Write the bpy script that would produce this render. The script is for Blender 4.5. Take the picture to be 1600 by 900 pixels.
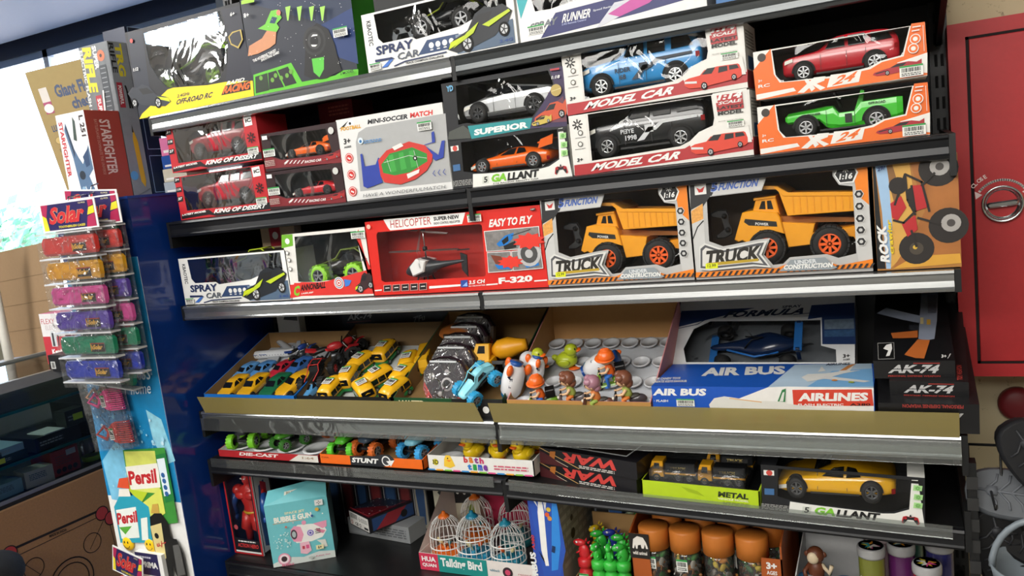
import bpy, math, random
from mathutils import Vector as V, Matrix
from mathutils.geometry import tessellate_polygon
R = math.radians
SC = bpy.context.scene
COL = SC.collection
for o in list(bpy.data.objects): bpy.data.objects.remove(o)
# ---------------------------------------------------------------- camera
FPX = 1254.87
CP = V((1.9153, -1.6777, 1.4945))
CR = ((0.8963366, -0.0445665, -0.4411286), (0.4282446, -0.1706699, 0.8873998), (-0.1148357, -0.9843199, -0.1338923))
cd = bpy.data.cameras.new('camera'); cam = bpy.data.objects.new('camera', cd); COL.objects.link(cam)
cd.sensor_width = 36; cd.lens = FPX / 1600 * 36; cd.clip_start = .02; cd.clip_end = 200
m = Matrix.Identity(4)
for i in range(3):
    m[i][0] = CR[i][0]; m[i][1] = -CR[i][1]; m[i][2] = -CR[i][2]; m[i][3] = CP[i]
cam.matrix_world = m
SC.camera = cam
# ---------------------------------------------------------------- world, lights, exposure
SC.view_settings.view_transform = 'Standard'; SC.view_settings.look = 'None'
SC.view_settings.exposure = -0.25; SC.view_settings.gamma = 1; SC.view_settings.use_curve_mapping = False
W = bpy.data.worlds.new('sky'); SC.world = W; W.use_nodes = True
nt = W.node_tree; nt.nodes.clear()
wo = nt.nodes.new('ShaderNodeOutputWorld'); bg = nt.nodes.new('ShaderNodeBackground')
sk = nt.nodes.new('ShaderNodeTexSky'); sk.sky_type = 'NISHITA'; sk.sun_disc = False; sk.sun_elevation = R(50); sk.sun_rotation = R(200); sk.dust_density = 4; sk.air_density = .8
bg.inputs['Strength'].default_value = 2.2
nt.links.new(sk.outputs[0], bg.inputs[0]); nt.links.new(bg.outputs[0], wo.inputs[0])
def area(name, loc, tgt, sx, sy, e, col=(1, 1, 1)):
    l = bpy.data.lights.new(name, 'AREA'); l.shape = 'RECTANGLE'; l.size = sx; l.size_y = sy; l.energy = e; l.color = col
    o = bpy.data.objects.new(name, l); COL.objects.link(o); o.location = loc
    o.rotation_euler = (V(tgt) - V(loc)).to_track_quat('-Z', 'Y').to_euler()
area('ceiling_light', (1.1, -1.5, 2.95), (1.1, -1.2, 0), 2.6, .30, 17, (1, .97, .92))
area('ceiling_light', (.9, -2.6, 2.95), (1.0, -.3, .8), 3.0, .5, 50, (1, .97, .92))
area('ceiling_light', (.9, -4.6, 2.95), (1.0, -.2, .7), 3.4, .6, 120, (1, .97, .92))
area('ceiling_light', (-1.6, -1.2, 2.95), (-1.2, 0, .5), .4, 1.8, 95, (1, .98, .95))
# ---------------------------------------------------------------- pixel rays (1600 x 900 frame) onto real planes
def ray(u, v):
    a, b = (u - 800) / FPX, (v - 450) / FPX
    return V([CR[i][0] * a + CR[i][1] * b + CR[i][2] for i in range(3)])
def at(u, v, Y=0.0):
    r = ray(u, v); return CP + r * ((Y - CP.y) / r.y)
def atz(u, v, Z):
    r = ray(u, v); return CP + r * ((Z - CP.z) / r.z)
def atx(u, v, X):
    r = ray(u, v); return CP + r * ((X - CP.x) / r.x)
def attilt(u, v, z0, k, h=0.0):            # plane z = z0 + k*y + h
    r = ray(u, v); t = (z0 + h + k * CP.y - CP.z) / (r.z - k * r.y); return CP + r * t
# ---------------------------------------------------------------- materials
def lin(h):
    h = h.lstrip('#'); c = [int(h[i:i + 2], 16) / 255 for i in (0, 2, 4)]
    return [x / 12.92 if x <= .04045 else ((x + .055) / 1.055) ** 2.4 for x in c] + [1]
MC = {}
def C(h, r=.45, m=0., coat=0., noise=.06, sc=60, bump=0., trans=0., emit=0.):
    k = (h, r, m, coat, noise, sc, bump, trans, emit)
    if k in MC: return MC[k]
    a = bpy.data.materials.new('paint_' + h.strip('#')); a.use_nodes = True; n = a.node_tree.nodes; b = n['Principled BSDF']; L = a.node_tree.links
    col = lin(h)
    tx = n.new('ShaderNodeTexNoise'); tx.inputs['Scale'].default_value = sc; tx.inputs['Detail'].default_value = 3
    tc = n.new('ShaderNodeTexCoord'); L.new(tc.outputs['Object'], tx.inputs['Vector'])
    mx = n.new('ShaderNodeMix'); mx.data_type = 'RGBA'
    mx.inputs[6].default_value = [c * (1 - noise) for c in col[:3]] + [1]; mx.inputs[7].default_value = [min(1, c * (1 + noise)) for c in col[:3]] + [1]
    L.new(tx.outputs['Fac'], mx.inputs[0]); L.new(mx.outputs[2], b.inputs['Base Color'])
    b.inputs['Roughness'].default_value = r; b.inputs['Metallic'].default_value = m; b.inputs['Coat Weight'].default_value = coat; b.inputs['Coat Roughness'].default_value = .08
    b.inputs['Transmission Weight'].default_value = trans
    if emit: b.inputs['Emission Color'].default_value = col; b.inputs['Emission Strength'].default_value = emit
    if bump:
        bp = n.new('ShaderNodeBump'); bp.inputs['Strength'].default_value = bump; bp.inputs['Distance'].default_value = .002
        L.new(tx.outputs['Fac'], bp.inputs['Height']); L.new(bp.outputs[0], b.inputs['Normal'])
    MC[k] = a; return a
def film(name, tint=(1, 1, 1), base=.03, fr=.9, rough=.06, bump=.35, sc=14, body=None, bodyfac=0.):
    a = bpy.data.materials.new(name); a.use_nodes = True; n = a.node_tree.nodes; L = a.node_tree.links; n.remove(n['Principled BSDF'])
    out = n['Material Output']; tr = n.new('ShaderNodeBsdfTransparent'); tr.inputs[0].default_value = (*tint, 1)
    gl = n.new('ShaderNodeBsdfGlossy'); gl.inputs['Roughness'].default_value = rough
    tc = n.new('ShaderNodeTexCoord'); tx = n.new('ShaderNodeTexNoise'); tx.inputs['Scale'].default_value = sc; tx.inputs['Detail'].default_value = 2; tx.inputs['Distortion'].default_value = 1.2
    L.new(tc.outputs['Object'], tx.inputs['Vector'])
    bp = n.new('ShaderNodeBump'); bp.inputs['Strength'].default_value = bump; bp.inputs['Distance'].default_value = .02
    L.new(tx.outputs['Fac'], bp.inputs['Height']); L.new(bp.outputs[0], gl.inputs['Normal'])
    f = n.new('ShaderNodeFresnel'); f.inputs[0].default_value = 1.45; L.new(bp.outputs[0], f.inputs['Normal'])
    ma = n.new('ShaderNodeMath'); ma.operation = 'MULTIPLY_ADD'; ma.inputs[1].default_value = fr; ma.inputs[2].default_value = base; L.new(f.outputs[0], ma.inputs[0])
    mx = n.new('ShaderNodeMixShader'); L.new(ma.outputs[0], mx.inputs[0]); L.new(gl.outputs[0], mx.inputs[2])
    if body:
        d = n.new('ShaderNodeBsdfDiffuse'); d.inputs[0].default_value = lin(body)
        m2 = n.new('ShaderNodeMixShader'); m2.inputs[0].default_value = bodyfac; L.new(tr.outputs[0], m2.inputs[1]); L.new(d.outputs[0], m2.inputs[2]); L.new(m2.outputs[0], mx.inputs[1])
    else: L.new(tr.outputs[0], mx.inputs[1])
    L.new(mx.outputs[0], out.inputs[0]); return a
FILM = film('clear_film', base=.02, fr=.65, bump=.42, sc=10, rough=.05)
ACR = film('clear_acrylic', tint=(.93, .95, .94), base=.05, fr=1, bump=.05, body='#c8ccc8', bodyfac=.06)
GOLD = film('golden_acrylic', tint=(.72, .66, .42), base=.04, fr=.9, bump=.05, body='#c2b069', bodyfac=.48)
BLIS = film('clear_blister', tint=(.96, .97, .97), base=.05, fr=1, bump=.4, sc=30, body='#dfe3e6', bodyfac=.06)
BAG = film('clear_bag', tint=(.97, .97, .97), base=.04, fr=.9, bump=.9, sc=25, body='#f0f0f0', bodyfac=.04)
GLASS = film('counter_glass', tint=(.86, .93, .90), base=.03, fr=1, bump=0, rough=.02)
WHITE = C('#e9e9e6'); BLACK = C('#121212'); DARK = C('#1b1c1e'); RED = C('#c0242a'); NAVY = C('#14213f'); GREY = C('#8d8f90'); ORANGE = C('#ee6a1b')
CARD = C('#b08a57', .8, bump=.1); BROWN = C('#8a6a40', .85)
RUB = C('#161616', .75); CHROME = C('#c9cccd', .22, 1.0); STEEL = C('#9a9c9b', .32, .9, noise=.2, sc=25); TINT = C('#15171a', .12, coat=.6)
# ---------------------------------------------------------------- mesh builder
class MB:
    def __init__(s): s.v = []; s.f = []; s.m = []; s.s = []; s.mats = []; s.T = Matrix.Identity(4)
    def mi(s, mat):
        if mat not in s.mats: s.mats.append(mat)
        return s.mats.index(mat)
    def add(s, pts, faces, mat, smooth=False):
        b = len(s.v); s.v += [s.T @ V(p) for p in pts]; i = s.mi(mat)
        for f in faces: s.f.append([b + k for k in f]); s.m.append(i); s.s.append(smooth)
    def poly(s, pts, mat): s.add(pts, [range(len(pts))], mat)
    def box(s, x0, x1, y0, y1, z0, z1, mat, b=0.):
        if b <= 0:
            p = [(x, y, z) for z in (z0, z1) for y in (y0, y1) for x in (x0, x1)]
            s.add(p, [(0, 2, 3, 1), (4, 5, 7, 6), (0, 1, 5, 4), (2, 6, 7, 3), (0, 4, 6, 2), (1, 3, 7, 5)], mat)
        else: s.prism(rrect(x0, z0, x1, z1, b), y0, y1, mat, b)
    def prism(s, prof, y0, y1, mat, b=0., axis='y', smooth=False):   # profile in (x,z), extruded along y, with chamfered rims
        n = len(prof); cx = sum(p[0] for p in prof) / n; cz = sum(p[1] for p in prof) / n
        w = max(p[0] for p in prof) - min(p[0] for p in prof); h = max(p[1] for p in prof) - min(p[1] for p in prof)
        def ring(y, k):
            kx, kz = (1 - 2 * k / max(w, 1e-6), 1 - 2 * k / max(h, 1e-6))
            r = []
            for x, z in prof:
                X, Z = cx + (x - cx) * kx, cz + (z - cz) * kz
                r.append((X, y, Z) if axis == 'y' else (y, X, Z) if axis == 'x' else (X, Z, y))
            return r
        rs = [(y0, 0), (y1, 0)] if b <= 0 else [(y0, b), (y0 + b, 0), (y1 - b, 0), (y1, b)]
        pts = []; fs = []
        for y, k in rs: pts += ring(y, k)
        for j in range(len(rs) - 1):
            for i in range(n): fs.append((j * n + i, j * n + (i + 1) % n, (j + 1) * n + (i + 1) % n, (j + 1) * n + i))
        s.add(pts, fs, mat, smooth)
        t = tessellate_polygon([[V((p[0], p[1], 0)) for p in prof]])
        e = (len(rs) - 1) * n
        s.add(pts, [tuple(reversed(q)) for q in t] + [tuple(e + k for k in q) for q in t], mat)
    def lathe(s, prof, c, ax, mat, n=20, smooth=True, caps=True):               # prof: (radius, along axis)
        a = V(ax).normalized(); u = a.orthogonal().normalized(); w = a.cross(u); pts = []; fs = []; c = V(c)
        for r, h in prof:
            for i in range(n):
                t = 2 * math.pi * i / n; pts.append(c + a * h + (u * math.cos(t) + w * math.sin(t)) * r)
        for j in range(len(prof) - 1):
            for i in range(n): fs.append((j * n + i, j * n + (i + 1) % n, (j + 1) * n + (i + 1) % n, (j + 1) * n + i))
        if caps and prof[0][0] > 1e-5: fs.append(tuple(reversed(range(n))))
        if caps and prof[-1][0] > 1e-5: fs.append(tuple(range((len(prof) - 1) * n, len(prof) * n)))
        s.add(pts, fs, mat, smooth)
    def cyl(s, a, b, r, mat, r2=None, n=12, smooth=True):
        a, b = V(a), V(b); s.lathe([(r, 0), (r if r2 is None else r2, (b - a).length)], a, b - a, mat, n, smooth)
    def ell(s, c, rx, ry, rz, mat, n=14, k=9, M=None):
        pts = []; fs = []; c = V(c)
        for j in range(k + 1):
            t = math.pi * j / k
            for i in range(n):
                p = 2 * math.pi * i / n; q = V((rx * math.sin(t) * math.cos(p), ry * math.sin(t) * math.sin(p), rz * math.cos(t)))
                pts.append(c + (M @ q if M else q))
        for j in range(k):
            for i in range(n): fs.append((j * n + i, (j + 1) * n + i, (j + 1) * n + (i + 1) % n, j * n + (i + 1) % n))
        s.add(pts, fs, mat, True)
    def tube(s, path, r, mat, n=8, closed=False):
        P = [V(p) for p in path]; k = len(P); pts = []; fs = []; up = None
        rr = r if isinstance(r, (list, tuple)) else [r] * k
        for j, p in enumerate(P):
            d = (P[(j + 1) % k] - P[j - 1]) if closed else (P[min(j + 1, k - 1)] - P[max(j - 1, 0)])
            d.normalize()
            if up is None: up = d.orthogonal().normalized()
            up = (up - d * up.dot(d)).normalized(); w = d.cross(up)
            for i in range(n):
                t = 2 * math.pi * i / n; pts.append(p + (up * math.cos(t) + w * math.sin(t)) * rr[j])
        for j in range(k if closed else k - 1):
            for i in range(n):
                a, b = j * n, ((j + 1) % k) * n; fs.append((a + i, a + (i + 1) % n, b + (i + 1) % n, b + i))
        if not closed: fs += [tuple(reversed(range(n))), tuple(range((k - 1) * n, k * n))]
        s.add(pts, fs, mat, True)
    def loft(s, rings, mat, smooth=True, caps=True):
        n = len(rings[0]); pts = [p for r in rings for p in r]; fs = []
        for j in range(len(rings) - 1):
            for i in range(n): fs.append((j * n + i, j * n + (i + 1) % n, (j + 1) * n + (i + 1) % n, (j + 1) * n + i))
        if caps: fs += [tuple(reversed(range(n))), tuple(range((len(rings) - 1) * n, len(rings) * n))]
        s.add(pts, fs, mat, smooth)
    def build(s, name, parent=None, label=None, sub=0, bev=0.):
        me = bpy.data.meshes.new(name); me.from_pydata([tuple(p) for p in s.v], [], [tuple(f) for f in s.f])
        for a in s.mats: me.materials.append(a)
        me.polygons.foreach_set('material_index', s.m); me.polygons.foreach_set('use_smooth', s.s); me.update()
        o = bpy.data.objects.new(name, me); COL.objects.link(o)
        if parent: o.parent = parent
        if label: o['label'] = label
        if sub: q = o.modifiers.new('subsurf', 'SUBSURF'); q.levels = q.render_levels = sub
        if bev: q = o.modifiers.new('bevel', 'BEVEL'); q.width = bev; q.segments = 2; q.limit_method = 'ANGLE'
        return o
def rrect(x0, z0, x1, z1, r, n=3):
    o = []
    for cx, cz, a in ((x1 - r, z0 + r, -90), (x1 - r, z1 - r, 0), (x0 + r, z1 - r, 90), (x0 + r, z0 + r, 180)):
        for i in range(n + 1): t = R(a + 90 * i / n); o.append((cx + r * math.cos(t), cz + r * math.sin(t)))
    return o
def tag(o, label, cat, group=None, kind=None):
    if label: o['label'] = label
    if cat: o['category'] = cat
    if group: o['group'] = group
    if kind: o['kind'] = kind
    return o
def thing(name, label, cat, loc=(0, 0, 0), rz=0., group=None, rx=0., ry=0.):
    o = bpy.data.objects.new(name, None); o.empty_display_size = .05; COL.objects.link(o); o.location = loc; o.rotation_euler = (rx, ry, rz)
    return tag(o, label, cat, group)
def one(mb, name, label, cat, loc=(0, 0, 0), rz=0., group=None, rx=0., ry=0., sub=0, bev=0.):
    o = mb.build(name, None, None, sub, bev); o.location = loc; o.rotation_euler = (rx, ry, rz); return tag(o, label, cat, group)
def struct(mb, name, loc=(0, 0, 0)):
    o = mb.build(name); o.location = loc; o['kind'] = 'structure'; return o
def dup(o, loc=None, rot=None, label=None, parent=None, scale=None):
    c = o.copy(); COL.objects.link(c)
    if parent: c.parent = parent
    if loc is not None: c.location = loc
    if rot is not None: c.rotation_euler = rot
    if label: c['label'] = label
    if scale: c.scale = scale
    for ch in list(o.children): dup(ch, parent=c)
    return c
# ---------------------------------------------------------------- lettering
TX = {}
def glyphs(t, shear=0., bold=0.):
    bold = min(.05, bold * 1.35); k = (t, shear, bold)
    if k not in TX:
        cu = bpy.data.curves.new('lettering', 'FONT'); cu.body = t; cu.shear = shear; cu.offset = bold; cu.resolution_u = 2; cu.fill_mode = 'FRONT'
        o = bpy.data.objects.new('lettering', cu); COL.objects.link(o); dg = bpy.context.evaluated_depsgraph_get(); me = o.evaluated_get(dg).to_mesh()
        vs = [(p.co.x, p.co.y) for p in me.vertices]; fs = [tuple(p.vertices) for p in me.polygons]; o.evaluated_get(dg).to_mesh_clear()
        bpy.data.objects.remove(o); bpy.data.curves.remove(cu)
        xs = [p[0] for p in vs]; ys = [p[1] for p in vs]; x0, x1, y0, y1 = min(xs), max(xs), min(ys), max(ys)
        TX[k] = ([((x - x0) / (x1 - x0), (y - y0) / (y1 - y0)) for x, y in vs], fs, (x1 - x0) / (y1 - y0))
    return TX[k]
class Fr:                                   # a printed face: u to the right, v up, both 0..1, prints stack outward by a hair
    def __init__(s, mb, o, u, v, w, h, st=None, wm=None):
        s.wm = wm or Matrix.Identity(4)
        s.mb, s.o, s.u, s.v, s.w, s.h = mb, V(o), V(u).normalized(), V(v).normalized(), w, h; s.n = s.u.cross(s.v); s.L = .0002; s.st = st
    def p(s, a, b): return s.o + s.u * (a * s.w) + s.v * (b * s.h) + s.n * s.L
    def poly(s, pts, mat):
        if len(pts) > 4:
            t = tessellate_polygon([[V((a * s.w, b * s.h, 0)) for a, b in pts]]); s.mb.add([s.p(*q) for q in pts], t, mat)
        else: s.mb.add([s.p(*q) for q in pts], [range(len(pts))], mat)
        s.L += .00012
    def rect(s, a, b, c, d, mat): s.poly([(a, b), (c, b), (c, d), (a, d)], mat)
    def px(s, u, v):                          # the point of this face seen at a pixel of the photograph
        o = s.wm @ s.o; M3 = s.wm.to_3x3(); n = M3 @ s.n; r = ray(u, v); q = CP + r * ((o - CP).dot(n) / r.dot(n)) - o
        return (q.dot(M3 @ s.u) / s.w, q.dot(M3 @ s.v) / s.h)
    def q(s, pts, mat): s.poly([s.px(*p) for p in pts], mat)
    def ln(s, pts, wd, mat): s.line([s.px(*p) for p in pts], wd / 1000 / s.h, mat)      # wd in mm
    def dq(s, u, v, r, mat, n=16):            # disc of r metres
        a, b = s.px(u, v); s.poly([(a + r / s.w * math.cos(2 * math.pi * i / n), b + r / s.h * math.sin(2 * math.pi * i / n)) for i in range(n)], mat)
    def tx(s, t, bl, br, tl, mat, shear=0., bold=.02):
        vs, fs, _ = glyphs(t, shear, bold); A, B, D = (V(s.px(*k)) for k in (bl, br, tl))
        s.mb.add([s.p(*(A + (B - A) * x + (D - A) * y)) for x, y in vs], fs, mat); s.L += .00012
    def stk(s, a, b, rot=0, green=True):     # price sticker between two pixel corners (lower left, upper right)
        A, B = s.px(*a), s.px(*b); s.sticker(A[0], A[1], B[0], B[1], rot, green)
    def cq(s, a, b, *k, **kw): A, B = s.px(*a), s.px(*b); s.car(A[0], A[1], B[0], B[1], *k, **kw)
    def disc(s, a, b, r, mat, ry=None, n=18, ax=1.):      # r as a share of the height
        ry = ry or r; s.poly([(a + r * ax * s.h / s.w * math.cos(2 * math.pi * i / n), b + ry * math.sin(2 * math.pi * i / n)) for i in range(n)], mat)
    def line(s, pts, wd, mat):               # wd as a share of the height
        q = [V((a * s.w, b * s.h)) for a, b in pts]; h = wd * s.h / 2
        for i in range(len(q) - 1):
            d = (q[i + 1] - q[i]).normalized() * h; n = V((-d.y, d.x))
            s.mb.add([s.p(x.x / s.w, x.y / s.h) for x in (q[i] - d * .5 - n, q[i + 1] + d * .5 - n, q[i + 1] + d * .5 + n, q[i] - d * .5 + n)], [range(4)], mat)
        s.L += .00012
    def text(s, t, a0, b0, a1, b1, mat, shear=0., bold=.02, rot=0, skew=0.):
        vs, fs, _ = glyphs(t, shear, bold); pts = []
        for x, y in vs:
            if rot == 90: x, y = 1 - y, x
            elif rot == -90: x, y = y, 1 - x
            elif rot == 180: x, y = 1 - x, 1 - y
            pts.append(s.p(a0 + (a1 - a0) * x, b0 + (b1 - b0) * y + skew * x))
        s.mb.add(pts, fs, mat); s.L += .00012
    def lines(s, a0, b0, a1, b1, n, mat, seed=1):         # rows of unreadable small print
        r = random.Random(seed); d = (b1 - b0) / n
        for i in range(n):
            a = a0; y = b1 - (i + .75) * d
            while a < a1 - .01 * (a1 - a0):
                w = (a1 - a0) * r.uniform(.07, .2); e = min(a + w, a1 * 1.0)
                s.mb.add([s.p(*q) for q in ((a, y), (e, y), (e, y + d * .5), (a, y + d * .5))], [range(4)], mat); a = e + (a1 - a0) * .03
        s.L += .00012
    def sticker(s, a, b, c, d, rot=0, green=True):
        mb = s.st if s.st else s.mb; L0 = s.L; s.L += .0004; k = s.mb; s.mb = mb
        s.rect(a, b, c, d, C('#ecece6')); r = random.Random(int(a * 977)); x = a + (c - a) * .08; s.L += .0001
        if green: s.rect(a, b + (d - b) * .84, c, d, C('#2f9a4a'))
        while x < c - (c - a) * .1:
            w = (c - a) * r.choice((.02, .03, .05)); s.mb.add([s.p(*q) for q in ((x, b + (d - b) * .42), (x + w, b + (d - b) * .42), (x + w, b + (d - b) * .78), (x, b + (d - b) * .78))], [range(4)], BLACK); x += w + (c - a) * r.choice((.02, .03))
        s.lines(a + (c - a) * .08, b + (d - b) * .06, c - (c - a) * .1, b + (d - b) * .36, 2, BLACK, 3); s.mb = k; s.L = L0
    def car(s, a0, b0, a1, b1, col, roof=None, kind='suv', flip=False):     # a printed picture of a car
        def q(pts): return [(a0 + (a1 - a0) * ((1 - x) if flip else x), b0 + (b1 - b0) * y) for x, y in pts]
        body = {'suv': [(.02, .28), (.03, .5), (.1, .58), (.3, .64), (.42, .95), (.55, 1), (.9, .98), (.97, .85), (1, .6), (1, .36), (.95, .26), (.3, .08), (.1, .12)],
                'race': [(.0, .2), (.03, .36), (.2, .5), (.36, .6), (.52, .88), (.74, .92), (.9, .78), (1, .98), (1, .5), (.97, .3), (.8, .2), (.3, .04), (.08, .06)],
                'buggy': [(.0, .15), (.1, .35), (.32, .5), (.45, .85), (.6, .98), (.72, .9), (.85, .95), (.97, .75), (.9, .5), (.8, .4), (.7, .25), (.4, .1), (.15, .02)]}[kind]
        s.poly(q(body), col)
        if kind == 'suv':
            if roof: s.poly(q([(.36, .84), (.42, .98), (.55, 1.06), (.9, 1.03), (.97, .9), (.6, .92)]), roof)
            s.poly(q([(.33, .66), (.43, .9), (.57, .9), (.5, .64)]), DARK); s.poly(q([(.61, .62), (.63, .88), (.77, .88), (.77, .66)]), DARK); s.poly(q([(.8, .68), (.8, .88), (.93, .87), (.96, .7)]), DARK)
            s.poly(q([(.03, .36), (.03, .46), (.24, .4), (.24, .3)]), C('#d8d8d8')); W2 = ((.36, .14, .3), (.87, .33, .24))
        else:
            s.poly(q([(.36, .58), (.5, .82), (.7, .84), (.62, .6)]), DARK); s.poly(q([(.05, .3), (.25, .42), (.28, .36), (.07, .22)]), DARK); W2 = ((.3, .2, .36), (.84, .36, .3))
            if kind == 'buggy': s.poly(q([(.02, .14), (.06, .3), (.3, .42), (.3, .34)]), C('#c8d820'))
        for x, y, r in W2:
            xx = a0 + (a1 - a0) * ((1 - x) if flip else x); hh = (b1 - b0) * r / 2 * 1.15
            s.disc(xx, b0 + (b1 - b0) * y, hh, RUB, ax=.85); s.disc(xx, b0 + (b1 - b0) * y, hh * .66, C('#c6c8ca'), ax=.85)
            for i in range(5): t = 2 * math.pi * i / 5; s.line([(xx, b0 + (b1 - b0) * y), (xx + hh * .6 * .85 * s.h / s.w * math.cos(t), b0 + (b1 - b0) * y + hh * .6 * math.sin(t))], hh * .14, DARK)
    def pad(s, a, b, k):                                                      # printed game controller
        for c, e in ((RED, 1.), (DARK, .86)):
            s.poly([(a + x * k * e * s.h / s.w, b + y * k * e) for x, y in ((-.9, .4), (-.5, .55), (0, .4), (.5, .55), (.9, .4), (1.1, -.5), (.85, -.7), (.4, 0), (-.4, 0), (-.85, -.7), (-1.1, -.5))], c)
        for x in (-.6, .6): s.disc(a + x * k * s.h / s.w, b + .2 * k, .18 * k, C('#b02028'))
        s.poly([(a + x * k * s.h / s.w, b + y * k) for x, y in ((-.15, .45), (.15, .45), (.06, .8), (-.06, .8))], DARK)
    def sun(s, a, b, r, mat, n=8):                                            # burst icon
        for i in range(n):
            t = 2 * math.pi * i / n; c, d = math.cos(t), math.sin(t); s.line([(a + .35 * r * c * s.h / s.w, b + .35 * r * d), (a + r * c * s.h / s.w, b + r * d)], r * .28, mat)
# ---------------------------------------------------------------- cartons
def top_panel(mb, t, w, d, h, top, tw):
    if not tw: mb.poly([(0, 0, h), (w, 0, h), (w, d, h), (0, d, h)], top); return
    a, b = tw[0] * w, tw[1] * w
    for x0, x1, m in ((0, a, tw[2]), (b, w, tw[3])): mb.poly([(x0, 0, h), (x1, 0, h), (x1, d, h), (x0, d, h)], m)
    fm = MB(); fm.poly([(a, 0, h), (b, 0, h), (b, d, h), (a, d, h)], FILM); fm.build('top_film', t)
def carton(name, label, x0, y0, z0, w, h, d, front, side, top=None, win=None, inner=None, art=None, sart=None, tart=None, group=None, rz=0., rx=0., cat='toy box', sideface=1, back=True, tw=None, refwm=None):
    t = thing(name, label, cat, (x0, y0, z0), rz, group, rx); wm = Matrix.Translation((x0, y0, z0)) @ Matrix.Rotation(rz, 4, 'Z') @ Matrix.Rotation(rx, 4, 'X'); mb = MB(); st = MB(); top = top or front; wm = refwm or wm
    mb.poly([(0, d, 0), (w, d, 0), (w, 0, 0), (0, 0, 0)], side)
    if back: mb.poly([(w, d, 0), (0, d, 0), (0, d, h), (w, d, h)], side); top_panel(mb, t, w, d, h, top, tw)
    mb.poly([(w, 0, 0), (w, d, 0), (w, d, h), (w, 0, h)], side); hl = h if back else h * .90; mb.poly([(0, d, 0), (0, 0, 0), (0, 0, hl), (0, d, hl)], side)
    if win and isinstance(win, str) is False and win[0][0] > 3:       # window outline given in pixels on the front face
        f0 = Fr(mb, (0, 0, 0), (1, 0, 0), (0, 0, 1), w, h, None, wm); win = [tuple(min(.992, max(.008, c)) for c in f0.px(*p)) for p in win]
    if win:
        o = [(0, 0), (w, 0), (w, h), (0, h)]; i = [(a * w, b * h) for a, b in win]; al = o + i
        tri = tessellate_polygon([[V((a, b, 0)) for a, b in o], [V((a, b, 0)) for a, b in i]])
        mb.add([(a, 0, b) for a, b in al], tri, front)
        e = .002; inner = inner or DARK
        hb = h - e if back else h * .62; mb.poly([(w - e, d - e, e), (e, d - e, e), (e, d - e, hb), (w - e, d - e, hb)][::-1], inner)
        mb.poly([(w - e, d, e), (e, d, e), (e, d, hb), (w - e, d, hb)], inner)
        mb.poly([(e, e, e), (w - e, e, e), (w - e, d - e, e), (e, d - e, e)], inner); 
        if back and not tw: mb.poly([(e, d - e, h - e), (w - e, d - e, h - e), (w - e, e, h - e), (e, e, h - e)], inner)
        hl -= e; mb.poly([(e, e, e), (e, d - e, e), (e, d - e, hl), (e, e, hl)], inner); mb.poly([(w - e, d - e, e), (w - e, e, e), (w - e, e, h - e), (w - e, d - e, h - e)], inner)
        mb.add([(a, .0012, b) for a, b in al], [q[::-1] for q in tri], inner)
        fm = MB(); n = len(i); t2 = tessellate_polygon([[V((a, b, 0)) for a, b in i]]); fm.add([(a, .0006, b) for a, b in i], t2, FILM); fm.build('window_film', t)
    else: mb.poly([(0, 0, 0), (w, 0, 0), (w, 0, h), (0, 0, h)], front)
    if art: art(Fr(mb, (0, 0, 0), (1, 0, 0), (0, 0, 1), w, h, st, wm))
    if sart:
        sart(Fr(mb, (w, 0, 0), (0, 1, 0), (0, 0, 1), d, h, st, wm) if sideface == 1 else Fr(mb, (0, d, 0), (0, -1, 0), (0, 0, 1), d, h, st, wm))
    if tart: tart(Fr(mb, (0, 0, h), (1, 0, 0), (0, 1, 0), w, d, st, wm))
    mb.build('carton', t)
    if st.v: st.build('price_sticker', t)
    return t
def carton_px(name, label, bl, br, tl, Y, d, z0, *a, **k):                  # front face corners given as pixels on the plane y = Y
    x0 = at(*bl, Y).x; x1 = at(*br, Y).x; h = k.pop('h', None) or at(*tl, Y).z - z0
    t = carton(name, label, x0, Y, z0, x1 - x0, h, d, *a, **k); return t, x0, x1 - x0, h
# ================================================================ SETTING
PL, PR, PF = -.345, -.022, -.107             # blue stand: left, right, front
mb = MB(); mb.poly([(-7, -6, 0), (5, -6, 0), (5, 3, 0), (-7, 3, 0)], C('#8b8984', .35, noise=.12, sc=4)); struct(mb, 'floor')
def wallmat():
    a = C('#c2b594', .85, noise=.1, sc=6, bump=.15); n = a.node_tree.nodes; L = a.node_tree.links; b = n['Principled BSDF']
    src = b.inputs['Base Color'].links[0].from_socket; tc = n.new('ShaderNodeTexCoord'); tx = n.new('ShaderNodeTexNoise'); tx.inputs['Scale'].default_value = 26; tx.inputs['Detail'].default_value = 8; tx.inputs['Roughness'].default_value = .75
    L.new(tc.outputs['Object'], tx.inputs[0]); cr = n.new('ShaderNodeValToRGB'); cr.color_ramp.elements[0].position = .60; cr.color_ramp.elements[1].position = .68; L.new(tx.outputs['Fac'], cr.inputs[0])
    mu = n.new('ShaderNodeMix'); mu.data_type = 'RGBA'; mu.inputs[7].default_value = lin('#5b5040'); L.new(src, mu.inputs[6]); L.new(cr.outputs[0], mu.inputs[0]); L.new(mu.outputs[2], b.inputs['Base Color']); return a
WM = wallmat()
mb = MB(); mb.box(-.02, 5, .47, .62, 0, 3.25, WM); struct(mb, 'wall_back')
mb = MB(); mb.box(5, 5.15, -6, .62, 0, 3.25, WM); struct(mb, 'wall_right')
mb = MB(); mb.box(-7, 5, -6.15, -6, 0, 3.25, C('#cfcac0', .8)); struct(mb, 'wall_front')
mb = MB(); mb.box(-7.15, -7, -6, 3.1, 0, 3.25, C('#cfcac0', .8)); struct(mb, 'wall_left')
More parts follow.
